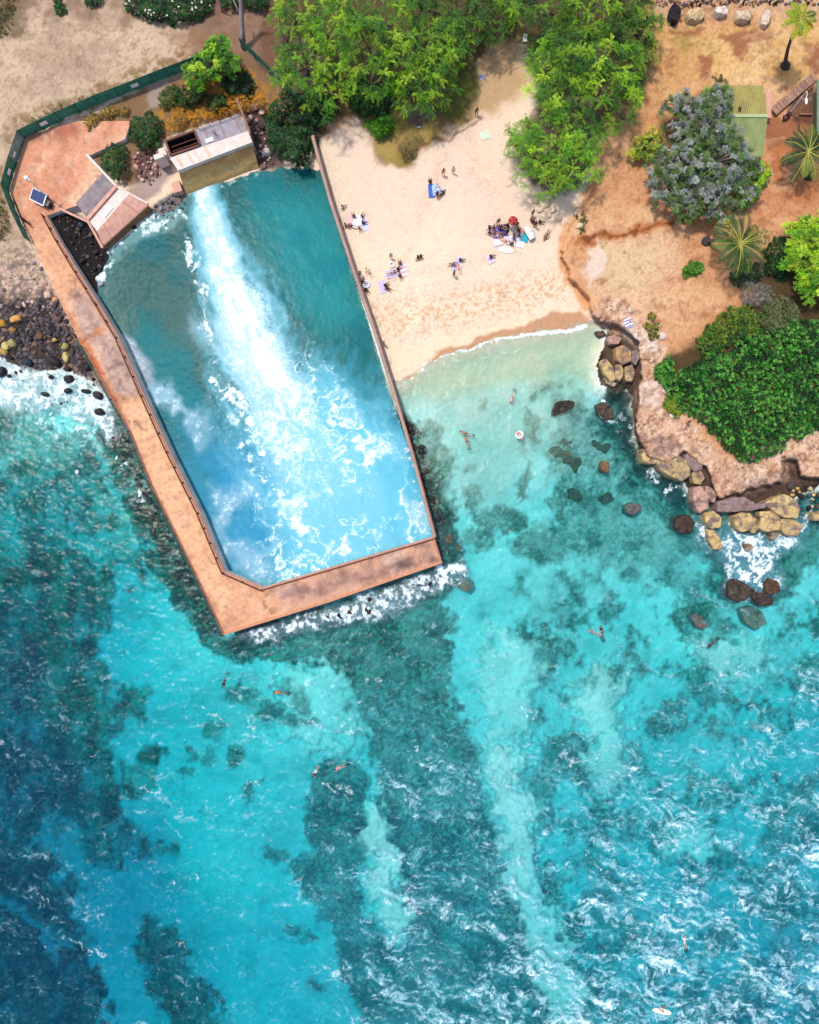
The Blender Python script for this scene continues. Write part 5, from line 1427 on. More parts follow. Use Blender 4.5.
def rosette_bush(label, poly_px, ztop, pal, seed, name='shrub', cat='shrub', group=None, zb=None, sp=.5, leaf=(.34, .16), nl=8, edge=1.3, lump=.5, bark=None, layers=2, hole=0.0, flower=None):
    """broad-leaved mass over a photo outline; rises from the ground at its edge to ztop"""
    rng = np.random.default_rng(seed)
    pts = np.array(poly_px, np.float32); cx, cy = pts.mean(0)
    zb = zt(cx, cy) if zb is None else zb
    zmid = zb + (ztop - zb) * .7
    base = P(cx, cy, zb)
    k = S * (H - zmid) / H
    spx = sp / k
    gx, gy = np.meshgrid(np.arange(pts[:, 0].min() - 2, pts[:, 0].max() + 2, spx), np.arange(pts[:, 1].min() - 2, pts[:, 1].max() + 2, spx))
    all_c = []
    for la in range(layers):
        x = (gx + rng.uniform(-.6, .6, gx.shape) * spx).ravel().astype(np.float32); y = (gy + rng.uniform(-.6, .6, gy.shape) * spx).ravel().astype(np.float32)
        wob = 3.0 * fbm(x / 9, y / 9, 3, seed)
        d = -sdpoly(poly_px, x, y, margin=30) + wob
        hn = fbm(x / 14, y / 14, 3, seed + 3)
        keep = d > 0
        if hole: keep &= fbm(x / 8, y / 8, 3, seed + 7) > -1 + hole
        x, y, d, hn = x[keep], y[keep], d[keep], hn[keep]
        z = zb + (ztop - zb) * np.clip(d * k / edge, .12, 1) ** .6 * (1 - lump * .5 + lump * .5 * hn) - la * .35 * rng.uniform(.3, 1, x.shape)
        z = np.maximum(z, zb + .1)
        kk = S * (H - z) / H
        all_c.append(np.stack([(x - CX) * kk, (CY - y) * kk, z], -1))
    cs = np.concatenate(all_c); n = len(cs)
    # pick by clump so light and dark growth sits together
    cl = fbm(cs[:, 0] / 1.4, cs[:, 1] / 1.4, 3, seed + 9); pal_ = np.array(pal, np.float32)
    idx = np.clip(((cl * .5 + .5) * len(pal_) + rng.uniform(-1.5, 1.5, n)).astype(int), 0, len(pal_) - 1)
    ccol = pal_[idx] * rng.uniform(.75, 1.25, (n, 1))
    th = rng.uniform(0, 6.28, (n, 1)) + np.arange(nl)[None, :] * (6.28 / nl) + rng.normal(0, .2, (n, nl))
    el = rng.uniform(.05, .7, (n, nl))
    ax = np.stack([np.cos(th) * np.cos(el), np.sin(th) * np.cos(el), np.sin(el)], -1)
    L = leaf[0] * rng.uniform(.7, 1.25, (n, nl)); W = leaf[1] * rng.uniform(.75, 1.25, (n, nl))
    pos = cs[:, None, :] + ax * L[..., None] * .6
    nr = np.stack([-np.cos(th) * np.sin(el), -np.sin(th) * np.sin(el), np.cos(el)], -1) + rng.normal(0, .25, ax.shape)
    col = np.repeat(ccol[:, None, :], nl, 1) * rng.uniform(.85, 1.15, (n, nl, 1))
    root = empty(name, base); tag(root, label, cat, group)
    m = n * nl
    link('foliage', leaf_mesh('foliage', pos.reshape(m, 3) - np.array(base), ax.reshape(m, 3), nr.reshape(m, 3), L.ravel(), W.ravel(), col.reshape(m, 3).astype(np.float32)), m_leaf, root)
    mb = MB()
    for i in rng.choice(n, min(n, 40), replace=False):
        e = Vector(cs[i]) - Vector((0, 0, .08)); g0 = Vector((e.x * .75 + base.x * .25, e.y * .75 + base.y * .25, zb - .1))
        mb.tube([g0, g0.lerp(e, .6) + Vector((rng.uniform(-.1, .1), rng.uniform(-.1, .1), .05)), e], [.06, .045, .02], 5, cap=False)
    mb.build('stem', bark or m_bark, root, smooth=True)
    if flower:
        sel = rng.choice(n, int(n * flower), replace=False)
        fc = cs[sel] + np.array([0, 0, .3]) - np.array(base)
        q = []
        for a in range(3):
            t = rng.uniform(0, 6.28, len(sel)); q.append((fc + rng.normal(0, .04, fc.shape), np.stack([np.cos(t), np.sin(t), 0 * t], -1)))
        c2 = np.concatenate([a for a, b in q]); x2 = np.concatenate([b for a, b in q])
        link('blossom', leaf_mesh('blossom', c2, x2, np.tile([0, 0, 1.0], (len(c2), 1)), np.full(len(c2), .26), np.full(len(c2), .2), np.tile(np.array(lin(245, 240, 220, .8), np.float32), (len(c2), 1))), m_leaf, root)
    return root

g = lambda *a: lin(*a, .68)
KIAWE = [g(126, 184, 24), g(156, 206, 30), g(88, 148, 26), g(52, 100, 20), g(182, 220, 48), g(104, 160, 32), g(66, 122, 26)]
KIAWE_L = [g(150, 204, 36), g(176, 216, 50), g(120, 186, 36), g(132, 176, 40), g(96, 160, 40)]
KIAWE_D = [g(74, 124, 26), g(50, 96, 24), g(96, 144, 32), g(80, 120, 44)]
DARK = [g(18, 62, 26), g(28, 80, 30), g(44, 104, 36), g(24, 70, 40)]
SILVER = [g(176, 182, 172), g(156, 164, 156), g(134, 150, 128), g(104, 136, 70), g(172, 174, 166), g(90, 126, 48), g(84, 106, 60), g(120, 144, 80)]
YEL = [g(190, 200, 60), g(150, 176, 50), g(120, 150, 50), g(206, 196, 80)]
kg = 'feathery green shade trees behind the beach'
# group west of the sandy path
feather_tree('broad feathery green tree reaching over the green fence to the west', [(306, 62, 30, 0), (332, 34, 34, 1), (296, 18, 22, .4), (322, 92, 22, -1), (284, 44, 13, -.6), (282, 76, 12, -.8)], 7.0, KIAWE, 101, group=kg, zbase=2.4)
feather_tree('bright green feathery tree in the middle of the western clump', [(368, 50, 36, 1), (392, 22, 30, .5), (352, 14, 26, .5), (398, 60, 26, 0), (372, 82, 20, -.8)], 7.8, KIAWE, 102, group=kg)
feather_tree('green feathery tree whose shadow falls on the grass by the sandy path', [(432, 62, 28, .3), (420, 90, 26, -.6), (448, 40, 24, .4), (440, 88, 16, -.8), (404, 92, 14, -1)], 7.4, KIAWE, 103, group=kg)
feather_tree('deep green tree at the top edge above the sandy path', [(452, 12, 34, 0), (490, 20, 24, -.6), (420, 6, 24, .4), (478, -6, 30, 0)], 7.4, KIAWE_D, 104, group=kg)
# group east of it
feather_tree('deep green spreading tree along the top edge, right of the sandy path', [(546, 10, 36, .3), (590, 14, 34, .6), (520, -4, 28, 0), (625, -4, 26, 0), (560, 44, 24, -.6)], 7.8, KIAWE_D + KIAWE[:2], 105, group=kg)
feather_tree('large green feathery tree in the middle of the eastern clump', [(576, 70, 34, .8), (604, 96, 32, .4), (560, 92, 30, .3), (614, 62, 26, .5), (628, 96, 16, -.6), (546, 66, 20, -.4)], 8.2, KIAWE, 106, group=kg)
feather_tree('yellow-green feathery tree leaning out over the sand beside the crowded mats', [(552, 142, 34, .4), (528, 158, 24, -.3), (574, 166, 28, 0), (548, 182, 22, -.7), (584, 142, 22, -.4), (522, 136, 16, -.6)], 6.6, KIAWE_L, 107, group=kg, dens=.85)
feather_tree('green tree with yellowing skirt at the east edge of the shade trees', [(636, 34, 24, 0), (642, 16, 20, .2), (630, 62, 18, -.6), (646, 50, 12, -1)], 6.4, KIAWE_D + [g(150, 160, 50)], 108, group=kg)
# silver tree by the shed
feather_tree('silvery blue-grey tree with green patches crowding over the shed', [(704, 128, 30, .6), (684, 160, 26, 0), (722, 158, 28, .2), (700, 190, 26, -.3), (680, 112, 20, -.2), (744, 176, 20, -.6), (664, 186, 18, -.9), (716, 100, 18, -.2), (720, 204, 18, -.8), (660, 164, 14, -.7), (684, 204, 18, -.8)], 6.4, SILVER, 109, bark=m_greybark, R=.62, leafL=.24, leafW=.07, dens=.8)
feather_tree('small yellow-green sapling growing at the left side of the silvery tree', [(646, 146, 11, 0), (636, 152, 8, -.2), (654, 138, 8, .1)], 3.9, YEL, 110, R=.6, leafL=.22, leafW=.09)
feather_tree('yellow-green bush under the right side of the silvery tree', [(752, 184, 14, 0), (760, 172, 10, 0), (742, 196, 10, -.3)], 4.0, YEL + KIAWE_L, 111, R=.6, leafL=.24, leafW=.1)
feather_tree('vivid lime green tree at the right edge above the dark hedge', [(812, 256, 26, 0), (806, 236, 20, .2), (828, 275, 26, 0), (800, 274, 14, -.5), (820, 226, 18, .3)], 5.6, [g(170, 214, 40), g(196, 226, 60), g(140, 196, 40), g(110, 170, 40)], 112, leafL=.34, leafW=.14)
# left side greenery inside the fence
feather_tree('light green young tree just inside the fence above the orange weeds', [(218, 48, 13, .2), (210, 66, 14, 0), (196, 76, 13, -.2), (226, 66, 12, 0)], 4.6, KIAWE, 113, R=.7, leafL=.26, leafW=.1)
rosette_bush('dark green shrub hanging over the north-east corner of the basin', [(268, 104), (286, 90), (306, 96), (330, 92), (340, 108), (330, 122), (312, 128), (314, 150), (306, 166), (288, 164), (272, 150), (266, 126)], 4.8, DARK, 121, sp=.42, leaf=(.3, .15), lump=.9, zb=1.2)
rosette_bush('dark green shrub under the tree beside the sandy path', [(346, 84), (366, 76), (388, 84), (394, 104), (384, 116), (362, 118), (348, 108)], 4.6, DARK, 122, sp=.42, leaf=(.3, .15), lump=.8)
rosette_bush('bright lime green bush at the edge of the sand', [(366, 124), (380, 112), (394, 116), (396, 128), (384, 140), (370, 138)], 3.2, [g(90, 160, 24), g(120, 190, 30), g(70, 134, 30)], 123, sp=.36, leaf=(.24, .12), edge=1.0)
rosette_bush('dark leafy bush between the terrace and the heap of red stones', [(100, 156), (112, 142), (126, 146), (128, 168), (118, 178), (106, 172)], 3.0, DARK + [g(90, 110, 40)], 124, sp=.38, leaf=(.26, .13), zb=1.5)
rosette_bush('dark green bush above the heap of red stones', [(128, 120), (150, 110), (162, 120), (160, 148), (146, 152), (130, 140)], 3.2, DARK + [g(70, 104, 40)], 125, sp=.38, leaf=(.26, .13))
rosette_bush('dark green bush among the orange weeds above the larger outfall', [(172, 88), (192, 84), (208, 92), (198, 106), (178, 108)], 3.2, DARK + [g(60, 90, 40)], 126, sp=.38, leaf=(.26, .13))
rosette_bush('deep green bush beside the light green young tree', [(226, 74), (244, 70), (256, 84), (250, 98), (232, 96), (222, 88)], 3.2, [g(40, 80, 46), g(60, 96, 50), g(30, 64, 40)], 127, sp=.38, leaf=(.26, .13))
rosette_bush('clump of orange and ochre weeds behind the larger outfall', [(166, 108), (200, 106), (236, 92), (262, 92), (270, 108), (240, 112), (206, 120), (168, 130)], 2.9, [g(206, 140, 30), g(226, 160, 44), g(176, 120, 40), g(150, 120, 50)], 128, name='weed_clump', cat='weeds', sp=.42, leaf=(.26, .08), nl=7, hole=.75)
rosette_bush('patch of golden weeds against the inner side of the fence', [(178, 84), (206, 68), (238, 66), (250, 70), (232, 76), (206, 86)], 2.9, [g(196, 150, 40), g(150, 130, 50), g(216, 166, 60)], 129, name='weed_clump', cat='weeds', sp=.45, leaf=(.24, .08), nl=7, hole=.8)
rosette_bush('ochre and olive hedge along the top of the terrace', [(80, 120), (92, 112), (112, 108), (130, 108), (126, 116), (104, 120), (88, 132)], 2.7, [g(170, 136, 50), g(120, 112, 44), g(196, 156, 60)], 130, name='hedge', cat='hedge', sp=.34, leaf=(.2, .09), edge=.7)
rosette_bush('dusty olive scrub strip outside the fence corner', [(26, 122), (50, 104), (80, 98), (100, 92), (98, 100), (66, 114), (34, 132)], 2.7, [g(120, 104, 50), g(146, 120, 60), g(84, 90, 40)], 131, name='scrub', cat='scrub', sp=.5, leaf=(.2, .07), hole=.85, edge=.8)
rosette_bush('dark shrub with small white blossoms along the top left edge', [(118, -20), (124, 10), (140, 20), (160, 22), (176, 26), (192, 20), (214, 12), (216, -20)], 4.2, DARK + [g(70, 110, 40)], 132, name='flowering_shrub', sp=.42, leaf=(.3, .14), flower=.06)
rosette_bush('deep green bush at the top edge left of the blossoming shrub', [(82, -14), (104, -14), (104, 6), (92, 11), (82, 4)], 3.2, DARK, 133, sp=.42, leaf=(.28, .13))
rosette_bush('narrow dark bush at the top edge of the dust lot', [(52, -12), (63, -12), (66, 13), (60, 15), (54, 8)], 3.0, DARK, 134, sp=.38, leaf=(.28, .13))
rosette_bush('olive bush in the top left corner of the dust lot', [(-14, -14), (16, -14), (14, 20), (6, 34), (-14, 36)], 3.0, [g(96, 90, 44), g(70, 84, 36), g(124, 108, 56)], 135, sp=.5, leaf=(.24, .1), hole=.8)
rosette_bush('dark green shrub at the top edge above the bare trunk', [(216, -20), (262, -20), (272, 4), (262, 14), (246, 8), (222, 8)], 4.4, DARK + [g(80, 120, 40)], 136, sp=.45, leaf=(.3, .14))
rosette_bush('olive weeds at the left edge beside the cobbles', [(-12, 196), (4, 196), (10, 214), (4, 240), (-12, 244)], 2.5, [g(104, 96, 40), g(76, 88, 36), g(130, 110, 60)], 137, name='weed_clump', cat='weeds', sp=.42, leaf=(.2, .08), hole=.8)
rosette_bush('grey-brown dead thicket under the tree by the sandy path', [(402, 116), (410, 104), (430, 104), (438, 112), (428, 122), (412, 126)], 3.2, [g(150, 136, 136), g(120, 104, 100), g(176, 160, 150)], 138, name='dead_thicket', cat='thicket', sp=.42, leaf=(.34, .05), nl=7, bark=m_greybark)
rosette_bush('brown twiggy scrub on the grassy lip above the sand', [(398, 150), (406, 142), (418, 146), (418, 156), (408, 160), (398, 158)], 2.7, [g(140, 112, 90), g(112, 90, 70), g(130, 120, 60)], 139, name='scrub', cat='scrub', sp=.42, leaf=(.28, .05), nl=6, hole=.8)
rosette_bush('olive green bush at the west end of the orange weeds', [(160, 92), (174, 84), (180, 98), (172, 112), (160, 108)], 3.0, [g(80, 104, 36), g(110, 124, 44), g(60, 84, 34)], 161, sp=.36, leaf=(.24, .11))
rosette_bush('dark green bush on the slope right above the larger outfall roof', [(206, 96), (222, 92), (230, 104), (218, 114), (206, 110)], 2.9, [g(56, 90, 36), g(84, 116, 40), g(40, 70, 34)], 162, sp=.36, leaf=(.24, .11))
# headland hedge and scrub
HED = [g(16, 66, 20), g(28, 92, 26), g(58, 138, 40), g(110, 184, 70), g(22, 78, 28), g(70, 130, 36)]
rosette_bush('big glossy dark green hedge of broad leaves covering the headland', [(668, 356), (676, 372), (694, 366), (708, 348), (728, 352), (744, 330), (770, 326), (792, 318), (819, 322), (850, 322), (850, 424), (819, 430), (790, 440), (772, 456), (756, 464), (742, 462), (726, 450), (716, 434), (700, 424), (690, 414), (674, 412), (668, 398), (662, 384), (658, 372)], 4.3, HED, 141, name='headland_hedge', cat='hedge', sp=.47, leaf=(.30, .15), nl=8, lump=.8, edge=1.6)
rosette_bush('mid green bush topping the headland hedge toward the dirt', [(706, 336), (714, 318), (730, 306), (752, 304), (762, 316), (758, 334), (738, 342), (720, 350)], 4.4, [g(96, 130, 30), g(130, 150, 36), g(70, 110, 34), g(56, 96, 30)], 142, sp=.4, leaf=(.26, .13))
rosette_bush('green bush at the left foot of the headland hedge', [(696, 340), (704, 326), (716, 328), (720, 348), (712, 358), (700, 354)], 3.9, [g(70, 110, 34), g(50, 90, 30), g(100, 136, 44)], 143, sp=.38, leaf=(.24, .12))
rosette_bush('grey leafless thicket between the palm and the lime tree', [(738, 286), (752, 276), (768, 284), (772, 300), (758, 310), (742, 304)], 4.2, [g(170, 160, 156), g(140, 130, 126), g(120, 130, 90)], 144, name='dead_thicket', cat='thicket', sp=.4, leaf=(.32, .05), nl=7, bark=m_greybark)
rosette_bush('sage green scrub above the headland hedge', [(764, 306), (780, 296), (796, 306), (800, 322), (786, 334), (768, 334), (758, 322)], 4.2, [g(130, 140, 90), g(110, 124, 74), g(90, 110, 60)], 145, name='scrub', cat='scrub', sp=.4, leaf=(.26, .08))
rosette_bush('dark olive shrub between the palm and the lime tree', [(764, 250), (774, 238), (790, 236), (798, 248), (794, 272), (780, 282), (766, 272)], 4.4, DARK + [g(70, 90, 50)], 146, sp=.4, leaf=(.26, .13))
rosette_bush('dark green shrub at the foot of the palm', [(726, 278), (742, 266), (760, 264), (766, 278), (752, 286), (734, 286)], 3.9, [g(50, 80, 40), g(36, 64, 40), g(80, 104, 60)], 147, sp=.4, leaf=(.26, .12))
rosette_bush('small round green bush alone on the bare dirt', [(685, 266), (690, 260), (698, 262), (702, 268), (698, 277), (690, 278), (684, 273)], 3.3, [g(90, 150, 36), g(64, 120, 34), g(120, 160, 60)], 148, sp=.3, leaf=(.26, .13), edge=.7)
rosette_bush('yellowed low bush with pale stones on the rock platform', [(643, 315), (652, 311), (658, 322), (660, 338), (652, 340), (646, 330)], 3.2, [g(120, 130, 36), g(176, 150, 60), g(60, 100, 30)], 149, sp=.32, leaf=(.24, .1), edge=.7, hole=.8)
rosette_bush('yellow-green tuft at the lower left end of the headland hedge', [(668, 394), (678, 390), (684, 404), (680, 416), (668, 414), (664, 404)], 3.4, [g(150, 170, 40), g(120, 150, 40), g(90, 130, 40)], 150, sp=.34, leaf=(.24, .11), edge=.7)
rosette_bush('bright green tuft at the upper left end of the headland hedge', [(656, 366), (664, 358), (674, 362), (674, 376), (664, 382), (656, 378)], 3.5, [g(110, 180, 50), g(70, 140, 40), g(50, 110, 40)], 151, sp=.34, leaf=(.26, .12), edge=.7)
rosette_bush('dry green scrub along the rocks below the yellow-green tree', [(574, 214), (584, 208), (588, 218), (582, 232), (576, 230)], 3.0, [g(90, 104, 50), g(60, 80, 40), g(130, 130, 70)], 152, name='scrub', cat='scrub', sp=.36, leaf=(.22, .08), hole=.8)
rosette_bush('straw-coloured shrub beside the shed\'s back wall', [(712, 76), (722, 74), (728, 82), (716, 84)], 3.0, [g(110, 110, 50), g(80, 90, 40), g(150, 130, 70)], 153, sp=.34, leaf=(.2, .08), edge=.6)

# ---------------- palms
def palm(label, base_px, crown_px, hgt, seed, nf=18, fl=3.2, bend=(0, 0), pal=None, up=.45):
    rng = np.random.default_rng(seed)
    z0 = zt(*base_px); b = P(base_px[0], base_px[1], z0); zt_ = z0 + hgt; t = P(crown_px[0], crown_px[1], zt_)
    root = empty('palm_tree', b); tag(root, label, 'palm tree')
    m1 = b.lerp(t, .35) + Vector((bend[0], bend[1], 0)); m2 = b.lerp(t, .7) + Vector((bend[0] * .8, bend[1] * .8, 0))
    pts = []
    for i in range(13):
        u = i / 12; pts.append(b * (1 - u) ** 3 + m1 * 3 * u * (1 - u) ** 2 + m2 * 3 * u * u * (1 - u) + t * u ** 3)
    mb = MB(); mb.tube(pts, [.34 - .2 * (i / 12) ** .5 + (.02 if i % 2 else 0) for i in range(13)], 9); mb.build('trunk', mat_plain('palm_bark', lin(92, 74, 70, .6), .9, 5, .3, bump=.5), root, smooth=True)
    mb = MB(); mb.ball(b + Vector((0, 0, .1)), (.75, .75, .45), 10, 6); mb.build('root_boss', mat_plain('palm_root', lin(70, 60, 58, .6), .95, 5, .35, bump=.6), root, smooth=True)
    pal = np.array(pal or [g(110, 140, 30), g(90, 120, 34), g(56, 90, 34), g(48, 80, 40), g(170, 176, 56)], np.float32)
    for k in range(nf):
        a = k * 2.399 + rng.uniform(-.2, .2); L = fl * rng.uniform(.75, 1.1); e0 = up * rng.uniform(.1, 1.3) ; 
        n = 22; sp = []; p = t + Vector((0, 0, .05)); el = e0
        for i in range(n + 1):
            sp.append(np.array(p)); el -= (.55 + e0 * 1.0) / n * (.6 + i / n)
            p = p + Vector((math.cos(a) * math.cos(el), math.sin(a) * math.cos(el), math.sin(el))) * (L / n)
        sp = np.array(sp); tg = unit(np.gradient(sp, axis=0)); sd = unit(np.cross(tg, [0, 0, 1.0])); nrm = unit(np.cross(sd, tg))
        C_, A_, N_, L_, W_, K_ = [], [], [], [], [], []
        tint = pal[rng.integers(0, len(pal))] * rng.uniform(.8, 1.15)
        for i in range(2, n + 1):
            if rng.random() < .12: continue
            u = i / n; ll_ = .85 * math.sin(math.pi * min(1, .12 + .86 * u)) ** .7 * (fl / 3.2)
            for sgn in (-1, 1):
                ax = sd[i] * sgn * .85 + tg[i] * .6 - np.array([0, 0, .25]); ax /= np.linalg.norm(ax)
                C_.append(sp[i] + ax * ll_ * .5); A_.append(ax); N_.append(nrm[i] + rng.normal(0, .1, 3)); L_.append(ll_); W_.append(.14); K_.append(tint * rng.uniform(.85, 1.15))
        C_.append(sp[n // 2]); A_.append(tg[n // 2]); N_.append(nrm[n // 2]); L_.append(.2); W_.append(.05); K_.append(tint)
        rb = MB(); rb.tube([Vector(q) for q in sp[::3]], [.075 - .05 * i / (len(sp[::3]) - 1) for i in range(len(sp[::3]))], 5)
        fo = link('frond', leaf_mesh('frond', np.array(C_) - np.array(b), np.array(A_), np.array(N_), np.array(L_), np.array(W_), np.array(K_, np.float32)), m_leaf, root)
        rb.build('rachis', mat_plain('rachis_yellow', lin(186, 182, 70, .62), .6), fo)
    return root
palm('coconut palm leaning right over the dirt, beside the grey thicket', (706, 242), (740, 244), 4.6, 201, 17, 5.0, bend=(-.6, .5))
palm('thin coconut palm with a small yellow-green crown near the top right corner', (785, 66), (800, 20), 8.2, 202, 15, 2.6, bend=(-.5, .3), pal=[g(150, 170, 30), g(110, 150, 40), g(190, 190, 40), g(80, 120, 40)])
palm('dark spiky palm at the right edge below the sunken yard', (808, 176), (808, 152), 4.2, 203, 17, 4.2, pal=[g(60, 90, 40), g(90, 120, 40), g(150, 160, 60), g(40, 70, 36)])

# bare leaning trunk by the fence
bt = P(243, 46, 2.3); tr = empty('bare_trunk', bt); tag(tr, 'pale bare tree trunk rising at the corner of the two fence runs', 'tree trunk')
tpt = [bt - Vector((0, 0, .3)), P(242.5, 34, 3.6), P(241.5, 18, 5.2), P(241, -4, 7.2), P(240, -14, 8.6)]
mb = MB(); mb.tube(tpt, [.42, .36, .33, .28, .2], 9); mb.build('trunk', m_greybark, tr, smooth=True)
mb = MB(); mb.tube([tpt[2], P(236, 6, 6.3), P(230, -8, 7.6)], [.16, .12, .07], 6).tube([tpt[3], P(250, -12, 8.2)], [.14, .06], 6); mb.build('branch', m_greybark, tr, smooth=True)
bt2 = P(222, 12, 2.3); tr2 = empty('bare_trunk', bt2); tag(tr2, 'thin pale bare trunk at the top edge, left of the bigger bare one', 'tree trunk')
mb = MB(); mb.tube([bt2 - Vector((0, 0, .3)), P(220.5, 4, 3.8), P(217, -10, 6)], [.16, .13, .09], 7); mb.build('trunk', m_greybark, tr2, smooth=True)
# ================================================================== rocks
m_rock = mat_objcol('shore_rock_stone', .85, 3.0, .3, .6)
m_lime = mat_objcol('weathered_limestone', .9, 2.6, .32, .8, patch=lin(150, 122, 112, .6), pscale=.85, p0=.47, p1=.60)
m_wetrock = mat_objcol('wet_rock', .62, 2.6, .35, .6, spec=.25, patch=lin(60, 46, 38, .5), pscale=.8, p0=.5, p1=.7)
def rock_proto(seed, sub=3, cuts=7, rough=.16):
    bm = bmesh.new(); bmesh.ops.create_icosphere(bm, subdivisions=sub, radius=1)
    r = random.Random(seed)
    planes = [(Vector((r.gauss(0, 1), r.gauss(0, 1), r.gauss(0, .8))).normalized(), r.uniform(.62, .9)) for _ in range(cuts)]
    for v in bm.verts:
        p = v.co.copy()
        p *= 1 + .18 * mnoise.noise(p * 1.1 + Vector((seed * 3.1, 0, 0)))
        for n, o in planes:
            e = p.dot(n) - o
            if e > 0: p -= n * e * .88
        p *= 1 + rough * .5 * mnoise.fractal(p * 2.6 + Vector((seed, 2, 0)), 1, 2, 4)
        v.co = p
    me = bpy.data.meshes.new('rock'); bm.to_mesh(me); bm.free()
    me.polygons.foreach_set('use_smooth', np.ones(len(me.polygons), bool))
    return me
ROCKS = [rock_proto(i) for i in range(8)]
for me in ROCKS: me.materials.append(m_rock)
def rock(name, loc, rx, ry, rz, rot, rgb, label, cat='rock', group=None, mat=None, proto=None):
    o = bpy.data.objects.new(name, ROCKS[rnd.randrange(8) if proto is None else proto]); COL.objects.link(o)
    o.location = loc; o.scale = (rx, ry, rz); o.rotation_euler = (rnd.uniform(-.15, .15), rnd.uniform(-.15, .15), rot)
    if mat is not None:
        o.material_slots[0].link = 'OBJECT'; o.material_slots[0].material = mat
    k = rnd.uniform(.82, 1.18); setcol(o, tuple(min(.9, c * k) for c in rgb))
    tag(o, label, cat, group); return o

def ring_rock(outline_px, ztop, zbot, seed, bulge=.25):
    """block with the outline seen in the photo, rounded shoulders and an uneven top"""
    pts = [P(x, y, ztop) for x, y in outline_px]
    for w_ in (.10, .16, .25):
        q = []
        for i, p in enumerate(pts):
            n = pts[(i + 1) % len(pts)]; q += [p.lerp(n, w_), p.lerp(n, 1 - w_)]
        pts = q
    c = sum(pts, Vector()) / len(pts)
    hgt = ztop - zbot
    tl = Vector((mnoise.noise(Vector((seed * 1.7, 1, 0))), mnoise.noise(Vector((seed * 1.7, 9, 0))), 0)) * .28
    rings = [(1.08, zbot), (1.06, zbot + hgt * .4), (1.04, ztop - hgt * .2), (1.03, ztop - hgt * .07), (1.0, ztop - .02 * hgt), (.92, ztop), (.74, ztop + .01), (.58, ztop + .02), (.4, ztop + .02), (.24, ztop + .02), (.08, ztop + .02)]
    vs = []; fs = []; n = len(pts)
    for s, z in rings:
        for p in pts:
            q = Vector((c.x + (p.x - c.x) * s, c.y + (p.y - c.y) * s, z))
            d = Vector((p.x - c.x, p.y - c.y, 0)).normalized()
            w = q * 1.3 + Vector((seed * 7.3, 0, 0))
            rg = abs(mnoise.noise(w * 1.1 + Vector((3, 8, seed)))); fc = abs(mnoise.noise(w * .55 + Vector((1, 2, seed))))
            q += d * bulge * .55 * mnoise.fractal(w, 1, 2, 4) * min(1, s)
            if z > zbot + hgt * .5: q.z += bulge * (1.1 * mnoise.fractal(w + Vector((5, 5, 5)), .8, 2, 5) - (.9 * max(0, .12 - rg) / .12 if s < 1 else 0) + 1.2 * fc) + (q - c).dot(tl)
            vs.append(q)
    vs.append(Vector((c.x, c.y, ztop + .03)))
    for r in range(len(rings) - 1):
        for i in range(n):
            j = (i + 1) % n
            f = (r * n + i, r * n + j, (r + 1) * n + j, (r + 1) * n + i); fs.append(f)
    L_ = (len(rings) - 1) * n
    for i in range(n): fs.append((L_ + i, L_ + (i + 1) % n, len(vs) - 1))
    area = sum(pts[i].x * pts[(i + 1) % n].y - pts[(i + 1) % n].x * pts[i].y for i in range(n))
    if area < 0: fs = [f[::-1] for f in fs]
    return vs, fs, c
def block(name, outline, ztop, zbot, rgb, label, seed, mat=None, cat='rock', bulge=.25, group=None):
    vs, fs, c = ring_rock(outline, ztop, zbot, seed, bulge)
    mb = MB(); mb.add(vs, fs)
    o = mb.build(name, mat or m_lime, None, (c.x, c.y, zbot), smooth=True)
    setcol(o, rgb); tag(o, label, cat, group); return o
def ell(x, y, rx, ry, rot=0, n=9, jit=.16):
    r = random.Random(int(x * 31 + y * 17)); o = []
    for i in range(n):
        a = 2 * math.pi * i / n; k = 1 + r.uniform(-jit, jit)
        u, v = rx * math.cos(a) * k, ry * math.sin(a) * k
        o.append((x + u * math.cos(rot) - v * math.sin(rot), y + u * math.sin(rot) + v * math.cos(rot)))
    return o
YE = lin(206, 176, 120, .7); YG = lin(190, 164, 116, .68); PK = lin(206, 160, 142, .66); GR = lin(160, 134, 132, .62); BR = lin(98, 62, 40, .55); DK = lin(44, 40, 42, .55); TN = lin(196, 152, 104, .64)
